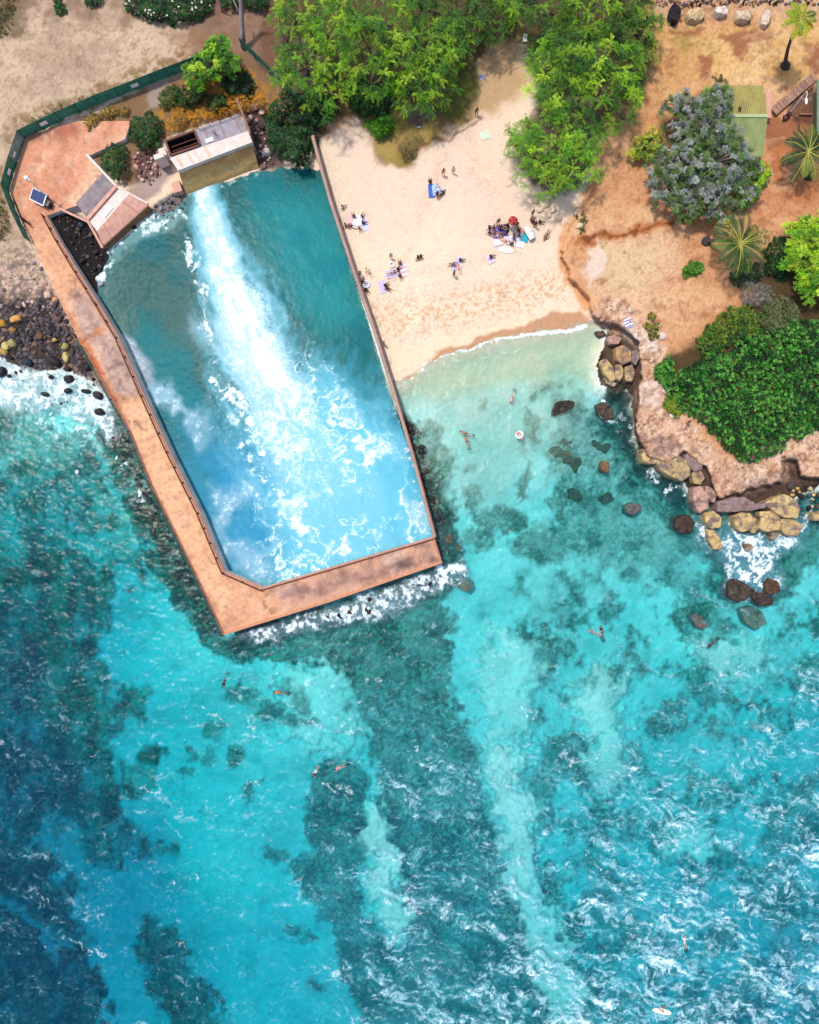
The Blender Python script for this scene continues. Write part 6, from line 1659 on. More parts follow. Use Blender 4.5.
# headland blocks
_r = random.Random(3)
B_ = [
 ([(641, 449), (651, 450), (660, 455), (655, 464), (644, 463)], 1.7, YE, 'small ochre block at the western foot of the headland, first below the grey ledge'),
 ([(656, 458), (662, 454), (672, 452), (684, 458), (691, 468), (690, 476), (682, 481), (670, 476), (660, 470)], 1.8, YG, 'big ochre and grey slab below the headland ledge, cracked free on all sides'),
 ([(685, 455), (694, 452), (701, 459), (703, 469), (696, 472), (688, 466)], 1.9, GR, 'grey-pink block wedged above the olive one in the headland crack'),
 ([(692, 473), (701, 470), (705, 478), (701, 485), (694, 483)], 1.4, YG, 'olive block below the grey-pink one in the headland crack'),
 ([(693, 488), (702, 486), (709, 497), (708, 509), (700, 513), (695, 503)], 1.7, PK, 'upright pinkish block standing off the west corner of the headland'),
 ([(705, 486), (712, 488), (717, 497), (714, 503), (708, 498)], 1.8, PK, 'narrow pink wedge between the upright block and the headland'),
 ([(718, 502), (730, 498), (746, 497), (756, 504), (768, 502), (765, 508), (748, 511), (732, 512), (719, 512)], 1.9, GR, 'long grey slab lying along the south face of the headland'),
 ([(764, 503), (776, 498), (786, 494), (796, 500), (801, 508), (798, 518), (786, 518), (776, 513)], 1.9, YE, 'large ochre block at the right of the grey slab, highest in the yellow heap'),
 ([(735, 516), (742, 512), (753, 514), (757, 521), (750, 530), (741, 532), (735, 525)], 1.5, YE, 'rounded ochre boulder just below the long grey slab'),
 ([(760, 512), (772, 511), (780, 516), (781, 530), (768, 532), (760, 528), (762, 520)], 1.6, YE, 'squarish ochre boulder in the middle of the yellow heap'),
 ([(782, 519), (796, 520), (802, 526), (797, 536), (786, 535), (781, 528)], 1.5, YG, 'flat ochre boulder at the lower right of the yellow heap'),
 ([(749, 529), (756, 522), (759, 529), (754, 534)], 1.1, YG, 'small ochre wedge between the rounded and squarish boulders'),
 ([(706, 513), (714, 511), (722, 517), (721, 527), (712, 529), (706, 522)], 1.5, YE, 'ochre block below the pink wedge, upper of the two in the foam gap'),
 ([(708, 529), (716, 532), (722, 542), (722, 549), (715, 550), (709, 540)], 1.2, YE, 'tilted ochre block with its foot in foam, lower of the two in the gap'),
 ([(745, 544), (751, 543), (754, 548), (749, 551), (745, 549)], .6, TN, 'small tan rock poking through the foam below the rounded boulder'),
 ([(768, 533), (775, 532), (779, 536), (774, 540), (768, 538)], .7, YG, 'small wet ochre rock at the seaward foot of the yellow heap'),
 ([(812, 513), (819, 511), (827, 514), (827, 521), (815, 521)], 1.3, YE, 'ochre rock at the right edge beyond the dark rubble gap'),
 ([(676, 520), (681, 515), (690, 516), (694, 523), (690, 532), (680, 532), (675, 527)], .8, BR, 'rusty brown wet boulder alone west of the yellow heap'),
 # west cluster under the path
 ([(608, 336), (615, 335), (621, 338), (619, 344), (610, 344)], 1.5, PK, 'pinkish block at the top of the rock pile by the beach corner'),
 ([(616, 347), (624, 345), (631, 351), (632, 361), (624, 364), (617, 360)], 1.7, TN, 'tan block in the middle of the rock pile by the beach corner'),
 ([(632, 351), (638, 350), (640, 357), (636, 365), (632, 361)], 1.7, GR, 'grey block at the right of the rock pile by the beach corner'),
 ([(600, 361), (607, 359), (613, 367), (616, 379), (611, 382), (604, 373)], 1.0, YE, 'long tilted ochre slab at the water side of the rock pile'),
 ([(604, 377), (611, 382), (618, 384), (614, 387), (606, 384)], .7, YE, 'low ochre slab at the foot of the long tilted one'),
 ([(616, 365), (622, 364), (624, 373), (620, 382), (615, 376)], 1.2, YG, 'olive-yellow block beside the long tilted slab'),
 ([(625, 367), (632, 365), (635, 372), (633, 381), (626, 381)], 1.3, YG, 'olive block at the lower right of the rock pile'),
 ([(595, 332), (604, 330), (606, 334), (598, 336)], .5, lin(140, 100, 76, .6), 'flat brown rock washed at the corner of the beach'),
 # offshore
 ([(552, 410), (556, 403), (566, 399), (574, 402), (571, 409), (560, 413), (554, 416)], .18, lin(78, 62, 37, .55), 'long brown rock just awash in the shallow bay'),
 ([(600, 463), (604, 460), (609, 463), (609, 471), (604, 474), (600, 470)], .25, lin(170, 116, 40, .6), 'small orange-brown rock breaking the water off the headland'),
 ([(626, 506), (632, 502), (641, 504), (642, 511), (634, 516), (627, 513)], .35, lin(130, 124, 116, .6), 'grey rock breaking the water south-west of the headland'),
 ([(728, 585), (736, 578), (748, 584), (754, 590), (750, 598), (738, 602), (728, 597)], .7, lin(106, 80, 59, .55), 'broad brown boulder in the surf off the headland tip'),
 ([(764, 584), (770, 578), (779, 582), (780, 592), (772, 596), (765, 592)], .6, lin(127, 85, 40, .55), 'orange-brown boulder in the surf, right of the broad brown one'),
 ([(755, 592), (764, 594), (774, 598), (772, 606), (760, 606), (754, 600)], .4, lin(98, 73, 59, .55), 'low brown boulder below the two surf boulders'),
 ([(596, 404), (604, 402), (612, 408), (614, 418), (606, 420), (598, 412)], .25, lin(110, 84, 52, .58), 'flat brown rock with foam on its back beside the dark cove'),
 ([(690, 618), (695, 613), (703, 619), (708, 626), (704, 630), (696, 627)], -.10, lin(150, 110, 72, .6), 'brown rock just under the surface south of the headland'),
 ([(742, 610), (752, 607), (762, 612), (766, 622), (756, 630), (746, 624)], -.35, lin(140, 150, 110, .6), 'pale sunken rock with square cracks beyond the surf boulders'),
 ([(459, 580), (465, 577), (471, 580), (471, 588), (465, 592), (459, 588)], -.2, lin(150, 140, 90, .6), 'round olive boulder under water off the walkway tip'),
 ([(446, 536), (451, 534), (454, 539), (451, 544), (446, 542)], .12, lin(130, 116, 84, .58), 'small round olive boulder against the end of the basin wall'),
 ([(455, 544), (459, 542), (461, 548), (457, 552)], .0, lin(120, 116, 90, .58), 'smaller olive boulder just below the one by the wall end'),
]
for i, (o_, zt_, c_, l_) in enumerate(B_):
    wetl = zt_ < .85
    if wetl: o_ = [(x_ + _r.uniform(-1.1, 1.1), y_ + _r.uniform(-1.1, 1.1)) for x_, y_ in o_]; gm = sum(c_) / 3; c_ = tuple((v * .65 + gm * .35) * .72 for v in c_)
    block('boulder', o_, zt_, -1.6 if zt_ > .3 else zt_ - 1.2, c_, l_, i + 1, m_wetrock if wetl else m_lime, 'boulder', .18 if not wetl else .22)
# sunken boulders in the bay
for i, (x, y, rx, ry, zz) in enumerate([(556, 451, 7, 5, -.8), (567, 456, 7, 5, -.5), (576, 464, 7, 5, -.9), (566, 441, 6, 4, -1.0), (597, 445, 5, 4, -.9), (606, 447, 5, 4, -1.0), (607, 498, 8, 5, -.9), (574, 494, 8, 6, -1.2)]):
    block('sunken_boulder', ell(x, y, rx, ry, i, 11, .28), zz, zz - 1.3, lin(84, 84, 50, .5), 'olive-brown boulder under clear water between the bay and the headland', 60 + i, m_wetrock, 'boulder', .3, 'sunken boulders in the bay')
# row of boulders along the top
TOPB = [((675, 12), 5.0, 9.5, DK, 'dark mossy boulder, first of the row in front of the stone wall'), ((696, 14), 9.0, 6.0, lin(214, 186, 140, .7), 'broad tan boulder with a mossy skirt, second of the row by the stone wall'),
        ((722, 10), 7.0, 4.6, lin(230, 214, 200, .78), 'white knobbly boulder in the middle of the row by the stone wall'), ((743, 15), 8.0, 5.6, lin(214, 190, 160, .72), 'tan boulder with green tufts at its foot, fourth of the row by the stone wall'),
        ((766, 17), 4.6, 6.6, lin(224, 200, 180, .76), 'narrow upright pale boulder, last of the row before the thin palm')]
for i, ((x, y), rx, ry, c_, l_) in enumerate(TOPB):
    z0 = zt(x, y); block('boulder', ell(x, y, rx, ry, 0, 8), z0 + .9, z0 - .3, c_, l_, 90 + i, m_rock, 'boulder', .3)
    rosette_bush('ring of short green tufts round boulder: ' + ['the dark mossy one', 'the broad tan one', 'the white knobbly one', 'the fourth in the row', 'the narrow upright one'][i], ell(x, y + 2.5, rx * 1.25, ry * 1.25, 0, 9), z0 + .5, [g(110, 110, 40), g(84, 96, 36), g(140, 120, 60)], 300 + i, name='grass_tuft', cat='grass tuft', sp=.3, leaf=(.2, .05), nl=7, edge=.5, hole=.7, layers=1)
# dry stone wall across the top right
wz = zt(740, 2); gw = empty('stone_wall', P(740, 1.5, wz)); tag(gw, 'low dry-stone wall of pale and dark stones along the top right edge', 'wall', None, 'thing')
for i in range(92):
    x = 658 + i * 1.85 + rnd.uniform(-.5, .5); y = rnd.choice((-1.2, 1.2, 3.6)) + rnd.uniform(-.8, .8)
    o = rock('stone', P(x, y, wz + rnd.uniform(.1, .5)), rnd.uniform(.17, .3), rnd.uniform(.15, .26), rnd.uniform(.2, .36), rnd.uniform(0, 3), rnd.choice((PK, GR, DK, lin(210, 190, 184, .7), lin(120, 90, 84, .6), TN)), None, None)
    del_loc = o.location - gw.location; o.parent = gw; o.location = del_loc

# cobble shore, west of the walkway
BIGW = [(16, 319, 6, 4.5, lin(226, 168, 92, .7), 'bright orange boulder on the dark cobble shore'), (6, 346, 5, 4.5, lin(206, 182, 112, .66), 'yellow boulder nearest the left edge at the waterline'), (12, 343, 4.5, 5, lin(196, 180, 120, .66), 'pale yellow upright boulder right of the one at the left edge'),
        (3, 352, 6, 4, lin(196, 164, 90, .64), 'low yellow boulder lapped by foam at the left edge'), (2, 323, 4, 5, lin(214, 160, 60, .66), 'orange-yellow boulder cut by the left edge above the waterline'), (13, 330, 4, 3.5, lin(190, 130, 70, .64), 'ochre boulder just below the bright orange one'),
        (65, 347, 4, 4, lin(200, 180, 110, .66), 'pale yellow boulder at the foam edge by the walkway, upper of two'), (66, 357, 4, 5.5, lin(206, 186, 116, .66), 'pale yellow boulder at the foam edge by the walkway, lower of two'), (55, 340, 3, 2.4, lin(206, 180, 96, .66), 'small yellow stone among the black cobbles near the walkway'),
        (54, 361, 8, 5.5, DK, 'big black boulder ringed by foam below the cobble shore'), (28, 362, 5, 4.5, lin(50, 60, 82, .55), 'slate blue boulder at the edge of the foam'), (88, 367, 4.5, 5, DK, 'black boulder in the foam close to the walkway wall'), (69, 379, 6, 4, DK, 'flat black boulder in the foam, middle of three in a line'),
        (68, 391, 4, 3.4, DK, 'round black boulder in open foam below the flat one'), (86, 391, 5, 2.8, DK, 'low black boulder in open foam near the walkway wall'), (98, 395, 5, 5, lin(60, 56, 62, .55), 'jagged dark rock in foam touching the walkway'), (2, 372, 4.5, 6, DK, 'black boulder at the left edge in the foam'),
        (67, 369, 4, 2.4, DK, 'small black rock in the foam under the two pale boulders'), (51, 377, 2.5, 2.5, DK, 'tiny black rock in the foam, left of the flat boulder'), (9, 376, 2.2, 2.2, DK, 'tiny black rock in the foam near the left edge'), (10, 357, 3.6, 2.6, DK, 'dark wet rock between the yellow boulders and the foam'), (45, 394, 4, 3, lin(56, 60, 66, .55), 'grey rock awash in the lower foam'), (100, 412, 6, 4, DK, 'dark rock in the foam at the elbow of the walkway'),
        (48, 295, 4, 5, lin(214, 178, 156, .7), 'pale pink boulder against the walkway above the cobbles'), (55, 300, 4, 3, lin(220, 170, 130, .7), 'pale orange boulder against the walkway, below the pink one'), (40, 336, 5, 4, lin(110, 80, 64, .6), 'brown boulder in the black cobbles'), (58, 319, 4, 3, lin(120, 90, 88, .6), 'dull mauve boulder in the cobbles by the walkway')]
for (x, y, rx, ry, c_, l_) in BIGW:
    z0 = max(zt(x, y), 0.0); k_ = S * .98
    rock('boulder', P(x, y, z0 + .25), rx * k_, ry * k_, min(rx, ry) * k_ * .8, rnd.uniform(-.4, .4), c_, l_, 'boulder', mat=m_wetrock if y > 358 else None)
def inpoly(q, x, y):
    ins = False; n = len(q)
    for i in range(n):
        a, b = q[i], q[(i + 1) % n]
        if (a[1] <= y) != (b[1] <= y) and x < (b[0] - a[0]) * (y - a[1]) / (b[1] - a[1]) + a[0]: ins = not ins
    return ins
def scatter(q, n, rmin, rmax, cols, name, label, group, seed, mat=None, zoff=.1, flat=.7, mind=.8):
    r = random.Random(seed); xs = [p[0] for p in q]; ys = [p[1] for p in q]; put = []; tries = 0
    while len(put) < n and tries < n * 60:
        tries += 1
        x, y = r.uniform(min(xs), max(xs)), r.uniform(min(ys), max(ys))
        if not inpoly(q, x, y): continue
        rad = rmin + (rmax - rmin) * r.random() ** 2
        if any((x - a) ** 2 + (y - b) ** 2 < ((rad + c) * mind) ** 2 for a, b, c in put): continue
        put.append((x, y, rad))
        z0 = zt(x, y); z0 = max(z0, -.15)
        rock(name, P(x, y, z0 + zoff * rad * S), rad * S * r.uniform(.85, 1.25), rad * S * r.uniform(.75, 1.05), rad * S * flat, r.uniform(0, 3.1), r.choice(cols), label, 'rock', group, mat)
DKS = [DK, lin(60, 56, 60, .56), lin(76, 70, 76, .58), lin(54, 50, 58, .55), lin(90, 78, 76, .58)]
scatter([(0, 322), (30, 306), (62, 304), (88, 348), (92, 362), (60, 346), (30, 362), (8, 338)], 95, 1.3, 3.6, DKS + [lin(110, 96, 100, .6), lin(120, 92, 70, .6)], 'shore_rock', 'dark cobble on the black cobble shore west of the walkway', 'dark cobbles on the west shore', 1)
scatter([(16, 262), (40, 262), (70, 318), (60, 318), (30, 306), (0, 312), (0, 296)], 55, .9, 2.6, [lin(206, 176, 164, .7), lin(220, 190, 176, .72), lin(170, 146, 150, .66), lin(128, 112, 120, .62), lin(200, 150, 120, .68)], 'shore_rock', 'pale pinkish stone on the upper shore beside the walkway', 'pale stones on the upper west shore', 2)
scatter([(2, 364), (40, 370), (96, 378), (108, 404), (60, 404), (10, 390)], 26, 1.0, 2.4, [DK, lin(50, 54, 62, .55)], 'shore_rock', 'small black rock poking out of the white foam west of the walkway', 'rocks in the western foam', 3, m_wetrock, zoff=.3)
scatter([(134, 152), (158, 152), (162, 172), (150, 184), (138, 180)], 40, 1.3, 3.0, [lin(170, 112, 100, .64), lin(200, 150, 136, .68), lin(130, 92, 92, .6), lin(110, 84, 88, .6), lin(214, 180, 164, .7)], 'rubble_stone', 'reddish stone in the rubble heap between the two outfalls', 'red rubble between the outfalls', 4, zoff=.4)
scatter([(150, 212), (160, 200), (176, 194), (186, 200), (184, 214), (166, 226), (152, 226)], 42, 1.0, 2.2, [lin(120, 118, 130, .62), lin(90, 92, 104, .6), lin(70, 74, 86, .56), lin(150, 146, 156, .64)], 'rubble_stone', 'grey stone washed by the basin below the pink block', 'grey stones at the basin edge', 5, m_wetrock, zoff=.5)
scatter([(246, 112), (258, 118), (266, 136), (272, 156), (276, 168), (262, 168), (256, 148), (248, 130)], 36, 1.2, 3.6, [lin(180, 144, 138, .66), lin(140, 104, 100, .62), lin(110, 84, 86, .6), lin(206, 170, 156, .7), lin(80, 66, 70, .58)], 'rubble_stone', 'pinkish broken stone beside the east wall of the larger outfall', 'pink rubble by the larger outfall', 6, zoff=.4)
scatter([(56, 216), (66, 210), (86, 226), (100, 248), (104, 262), (94, 282), (80, 262)], 55, 1.2, 3.2, [lin(60, 52, 50, .56), lin(90, 78, 74, .6), lin(116, 96, 90, .6), DK, lin(80, 84, 100, .58)], 'rubble_stone', 'dark stone in the gully between the walkway and the smaller outfall', 'dark stones in the gully', 7, zoff=.4)
for (x, y, rx, ry, c_, l_) in [(254, 107, 6, 4, PK, 'largest pink broken slab above the rubble beside the larger outfall'), (262, 112, 4, 3, lin(220, 180, 166, .7), 'pale pink slab right of the largest one in the rubble'), (266, 152, 5, 5, lin(190, 176, 166, .68), 'grey-white angular block at the water end of the pink rubble'), (134, 227, 2.6, 1.8, DK, 'small black rock alone in the milky water under the smaller outfall'),
                               (101, 284, 3.5, 3, lin(180, 186, 200, .66), 'pale wave-washed rock against the inner walkway wall')]:
    z0 = max(zt(x, y), -.1); rock('boulder', P(x, y, z0 + .2), rx * S, ry * S, min(rx, ry) * S * .7, .3, c_, l_, 'boulder')
scatter([(787, 480), (794, 478), (810, 484), (819, 482), (822, 505), (806, 510), (800, 500), (790, 494)], 22, 1.6, 4.0, [YE, YG, DK, lin(90, 80, 76, .58)], 'rubble_stone', 'ochre or dark stone in the rubble gap at the right edge of the headland', 'rubble in the headland gap', 8, zoff=.5)
for i, (x, y, r_) in enumerate([(657, 333, 3), (650, 331, 2.4), (646, 327, 2.2), (662, 336, 5), (666, 390, 4.5), (630, 310, 2.5), (672, 416, 3), (660, 325, 2)]):
    rock('pale_rock', P(x, y, zt(x, y) + .1), r_ * S, r_ * S * .8, r_ * S * .5, i, lin(226, 204, 190, .76), 'pale limestone lump on the pink rock platform by the hedge', 'rock', 'pale lumps on the rock platform')
for i, (x, y, rx, ry) in enumerate([(545, 204, 6, 5), (536, 200, 4, 4), (553, 208, 5, 4), (548, 214, 5, 3), (577, 212, 4, 6), (540, 210, 4, 3), (558, 218, 4, 4), (580, 226, 3, 4)]):
    rock('pale_rock', P(x, y, zt(x, y) + .1), rx * S, ry * S, .35, i * .7, lin(214, 190, 160, .74), 'pale weathered rock at the sand edge under the yellow-green tree', 'rock', 'pale rocks under the yellow-green tree')
# dark riprap standing against the walls, under and at the water line
def riprap(q, n, rmin, rmax, cols, label, group, seed):
    r = random.Random(seed); xs = [p[0] for p in q]; ys = [p[1] for p in q]; k = 0; t = 0
    while k < n and t < n * 40:
        t += 1; x, y = r.uniform(min(xs), max(xs)), r.uniform(min(ys), max(ys))
        if not inpoly(q, x, y): continue
        rad = r.uniform(rmin, rmax); k += 1; z0 = min(zt(x, y) + rad * S * .3, .12)
        rock('riprap_rock', P(x, y, z0), rad * S * r.uniform(.9, 1.3), rad * S, rad * S * .8, r.uniform(0, 3), r.choice(cols), label, 'rock', group, m_wetrock)
RRC = [lin(60, 54, 46, .5), lin(84, 72, 52, .52), lin(40, 42, 44, .5), lin(100, 90, 64, .54), lin(48, 40, 36, .5)]
riprap([(228, 638), (330, 606), (444, 566), (452, 584), (400, 606), (330, 626), (250, 648)], 70, 2, 4.2, RRC[:3] + RRC[4:], 'dark wave-washed rock at the seaward foot of the walkway arm', 'riprap along the walkway arm', 11)
riprap([(113, 408), (150, 490), (205, 600), (222, 634), (206, 632), (170, 575), (136, 510), (108, 440)], 70, 1.8, 3.8, RRC, 'brown rock sunk along the west side of the walkway', 'riprap along the west side', 12)
riprap([(404, 418), (418, 430), (432, 480), (446, 520), (452, 560), (444, 562), (436, 534), (416, 462)], 46, 1.8, 3.6, RRC[:3] + RRC[4:], 'dark rock sunk along the outside of the basin wall', 'riprap along the basin wall', 13)
# ================================================================== people
def skin_mesh(verts, edges, radii, sub=1, root=0):
    me = bpy.data.meshes.new('tmp'); me.from_pydata([tuple(v) for v in verts], edges, []); me.update()
    o = bpy.data.objects.new('tmp', me); COL.objects.link(o)
    o.modifiers.new('s', 'SKIN'); md = o.modifiers.new('u', 'SUBSURF'); md.levels = sub; md.render_levels = sub
    sv = me.skin_vertices[0].data
    for i, r in enumerate(radii): sv[i].radius = (r, r) if not hasattr(r, '__len__') else r
    sv[root].use_root = True
    dg = bpy.context.evaluated_depsgraph_get(); dg.update()
    out_ = bpy.data.meshes.new_from_object(o.evaluated_get(dg))
    bpy.data.objects.remove(o); bpy.data.meshes.remove(me)
    return out_
def joints(pose):
    J = {}
    if pose == 'stand':
        J = dict(pel=(0, 0, .95), wai=(0, 0, 1.12), che=(0, .01, 1.34), nck=(0, .01, 1.48), hea=(0, -.01, 1.62),
                 sL=(-.19, .01, 1.41), eL=(-.26, .03, 1.13), hL=(-.27, -.07, .90), sR=(.19, .01, 1.41), eR=(.27, .02, 1.13), hR=(.26, -.10, .91),
                 pL=(-.1, 0, .90), kL=(-.12, -.03, .50), aL=(-.13, .02, .08), tL=(-.14, -.17, .035), pR=(.1, 0, .90), kR=(.12, -.10, .51), aR=(.14, -.03, .08), tR=(.16, -.22, .035))
    elif pose == 'sit':
        J = dict(pel=(0, 0, .14), wai=(0, .05, .30), che=(0, .08, .52), nck=(0, .07, .66), hea=(0, .04, .80),
                 sL=(-.19, .08, .59), eL=(-.28, .22, .36), hL=(-.26, .32, .10), sR=(.19, .08, .59), eR=(.27, .0, .36), hR=(.2, -.25, .34),
                 pL=(-.1, -.04, .13), kL=(-.15, -.36, .34), aL=(-.16, -.62, .08), tL=(-.17, -.80, .06), pR=(.1, -.04, .13), kR=(.15, -.38, .30), aR=(.17, -.70, .07), tR=(.18, -.86, .10))
    elif pose == 'lie':
        b = joints('stand'); J = {k: (v[0] * 1.15, (v[2] - .95) * 1.0, .13 - v[1] * .6) for k, v in b.items()}
        J['hL'] = (-.42, -.02, .07); J['eL'] = (-.38, .2, .09); J['tL'] = (-.18, -.93, .17); J['tR'] = (.2, -.93, .17); J['kR'] = (.16, -.43, .2)
    elif pose == 'swim':
        b = joints('stand'); J = {k: (v[0], (v[2] - .95), .02 + v[1] * .5) for k, v in b.items()}
        J.update(eL=(-.34, .62, .0), hL=(-.22, .86, -.02), eR=(.36, .28, -.04), hR=(.34, .04, -.1), hea=(0, .68, .04), tL=(-.15, -1.06, -.06), tR=(.15, -1.06, -.03), kR=(.13, -.42, -.1), aR=(.15, -.84, .02))
    return {k: Vector(v) for k, v in J.items()}
BODY_R = dict(pel=.13, wai=.115, che=.14, nck=.055, hea=.06, sL=.065, eL=.042, hL=.032, sR=.065, eR=.042, hR=.032, pL=.095, kL=.058, aL=.04, tL=.034, pR=.095, kR=.058, aR=.04, tR=.034)
BODY_E = [('pel', 'wai'), ('wai', 'che'), ('che', 'nck'), ('nck', 'hea'), ('che', 'sL'), ('sL', 'eL'), ('eL', 'hL'), ('che', 'sR'), ('sR', 'eR'), ('eR', 'hR'), ('pel', 'pL'), ('pL', 'kL'), ('kL', 'aL'), ('aL', 'tL'), ('pel', 'pR'), ('pR', 'kR'), ('kR', 'aR'), ('aR', 'tR')]
m_skin = mat_objcol('skin', .55, 12, .06, 0); m_cloth_ = mat_objcol('clothing', .85, 14, .12, 0); m_hair = mat_objcol('hair', .6, 20, .2, 0)
def add_to(me, mb):
    bm = bmesh.new(); bm.from_mesh(me)
    t = bpy.data.meshes.new('t'); t.from_pydata([tuple(v) for v in mb.v], [], mb.f); bm.from_mesh(t)
    bm.to_mesh(me); bm.free(); bpy.data.meshes.remove(t)
    me.polygons.foreach_set('use_smooth', np.ones(len(me.polygons), bool))
def make_person(pose):
    J = joints(pose); keys = list(BODY_R); idx = {k: i for i, k in enumerate(keys)}
    body = skin_mesh([J[k] for k in keys], [(idx[a], idx[b]) for a, b in BODY_E], [BODY_R[k] for k in keys], 1, idx['pel'])
    mb = MB(); hd = J['hea']; up = (J['hea'] - J['nck']).normalized()
    fw = {'stand': Vector((0, -1, 0)), 'sit': Vector((0, -1, 0)), 'lie': Vector((0, 0, 1)), 'swim': Vector((0, 0, -1))}[pose]
    c = hd + up * .05
    upv = Vector((abs(up.x), abs(up.y), abs(up.z)))
    r = (.078, .078 + .045 * upv.y + (.015 if abs(fw.y) > .5 else 0), .078 + .045 * upv.z + (.015 if abs(fw.z) > .5 else 0))
    mb.ball(c, r, 12, 8)
    mb.ball(c + fw * .095 - up * .01, (.016, .016, .016), 6, 4)                       # nose
    sdv = Vector((1, 0, 0))
    for s in (-1, 1): mb.ball(c + sdv * s * .08 - up * .005, (.014, .022, .03), 6, 4)   # ears
    for hk, ek in (('hL', 'eL'), ('hR', 'eR')):                                         # palms with five fingers each
        d = (J[hk] - J[ek]).normalized(); w = d.cross(Vector((0.1, .3, 1))).normalized()
        pc = J[hk] + d * .07
        mb.tube([J[hk] + d * .01, pc - d * .02, pc + d * .03], [.028, .036, .034], 8)
        for f, (o_, ln) in enumerate(((-.03, .065), (-.01, .08), (.01, .075), (.03, .058))):
            a = pc + d * .025 + w * o_; mid = a + d * ln * .55 - fw * -.006; mb.tube([a, mid, a + d * ln * .95 + fw * .02], [.009, .0085, .006], 5)
        a = J[hk] + d * .03 + w * -.03; mb.tube([a, a + d * .03 - w * .028, a + d * .065 - w * .034], [.012, .010, .007], 5)
    add_to(body, mb); body.name = 'person_body'; body.materials.clear(); body.materials.append(m_skin)
    root = bpy.data.objects.new('person', body); COL.objects.link(root)
    def child(name, me, mat):
        me.name = name; me.materials.clear(); me.materials.append(mat)
        me.polygons.foreach_set('use_smooth', np.ones(len(me.polygons), bool))
        o = bpy.data.objects.new(name, me); COL.objects.link(o); o.parent = root; return o
    lp_ = lambda a, b, t: J[a].lerp(J[b], t)
    sh = skin_mesh([lp_('pel', 'wai', .5), J['pel'], J['pL'], lp_('pL', 'kL', .5), J['pR'], lp_('pR', 'kR', .5)], [(0, 1), (1, 2), (2, 3), (1, 4), (4, 5)], [.135, .148, .115, .10, .115, .10], 1, 1)
    child('shorts', sh, m_cloth_)
    tp = skin_mesh([lp_('pel', 'wai', .6), J['wai'], J['che'], lp_('che', 'nck', .6), lp_('che', 'sL', .95), lp_('sL', 'eL', .45), lp_('che', 'sR', .95), lp_('sR', 'eR', .45)], [(0, 1), (1, 2), (2, 3), (2, 4), (4, 5), (2, 6), (6, 7)], [.135, .13, .158, .08, .085, .062, .085, .062], 1, 2)
    child('top', tp, m_cloth_)
    hb = MB(); hb.ball(c + up * .025 - fw * .022, (r[0] * 1.12, r[1] * 1.1, r[2] * 1.1), 12, 8)
    me = bpy.data.meshes.new('hair'); me.from_pydata([tuple(v) for v in hb.v], [], hb.f); child('hair', me, m_hair)
    if pose == 'swim':
        for s, k in ((-1, 'tL'), (1, 'tR')):
            fb = MB(); a = J[k]; fb.prism([a + Vector((-.05, .08, .02)), a + Vector((.05, .08, .02)), a + Vector((.11, -.42, 0)), a + Vector((-.11, -.42, 0))], 0, [a + Vector((-.05, .08, -.02)), a + Vector((.05, .08, -.02)), a + Vector((.11, -.42, -.015)), a + Vector((-.11, -.42, -.015))])
            me = bpy.data.meshes.new('flipper'); me.from_pydata([tuple(v) for v in fb.v], [], fb.f); child('flipper', me, m_cloth_)
        sk_ = MB(); sk_.tube([c + Vector((.07, -.02, -.05)), c + Vector((.1, -.03, .1)), c + Vector((.1, -.06, .28))], .014, 6)
        me = bpy.data.meshes.new('snorkel'); me.from_pydata([tuple(v) for v in sk_.v], [], sk_.f); child('snorkel', me, m_cloth_)
    return root
PROTO = {p: make_person(p) for p in ('stand', 'sit', 'lie', 'swim')}
used_p = set()
SK = dict(f=lin(226, 178, 150, .72), t=lin(190, 130, 96, .68), b=lin(130, 84, 60, .62))
CL = dict(black=lin(28, 28, 32, .6), navy=lin(36, 44, 84, .6), red=lin(170, 30, 36, .7), white=lin(236, 236, 236, .85), blue=lin(60, 96, 176, .7), purple=lin(104, 72, 140, .65), green=lin(60, 110, 70, .65), orange=lin(224, 120, 60, .72), pink=lin(228, 130, 150, .74), grey=lin(130, 130, 138, .66), teal=lin(40, 150, 160, .7), maroon=lin(100, 30, 44, .62), yellow=lin(230, 200, 80, .76), brown=lin(90, 60, 44, .6))
HR = dict(black=lin(24, 20, 20, .6), brown=lin(74, 50, 34, .6), fair=lin(190, 150, 90, .66), hat=lin(222, 204, 160, .76))
def person(px, py, pose, rot, skin, top, short, hair, label, z=None, group=None, hide_top=False):
    if pose not in used_p:
        used_p.add(pose); o = PROTO[pose]
    else:
        o = copy_tree(PROTO[pose])
        for ch in list(o.children):
            if not ch.name.split('.')[0] in ('shorts', 'top', 'hair', 'flipper', 'snorkel'): bpy.data.objects.remove(ch)
    z0 = zt(px, py) if z is None else z
    o.location = P(px, py, z0 + .02) if pose != 'swim' else P(px, py, z0); o.rotation_euler = (0, 0, math.radians(rot))
    setcol(o, SK[skin]); o.scale = [rnd.uniform(1.0, 1.08)] * 3
    for ch in o.children:
        b = ch.name.split('.')[0]
        setcol(ch, {'shorts': CL[short], 'top': CL[top] if top else SK[skin], 'hair': HR[hair]}.get(b, CL['black']))
    tag(o, label, 'person', group); return o
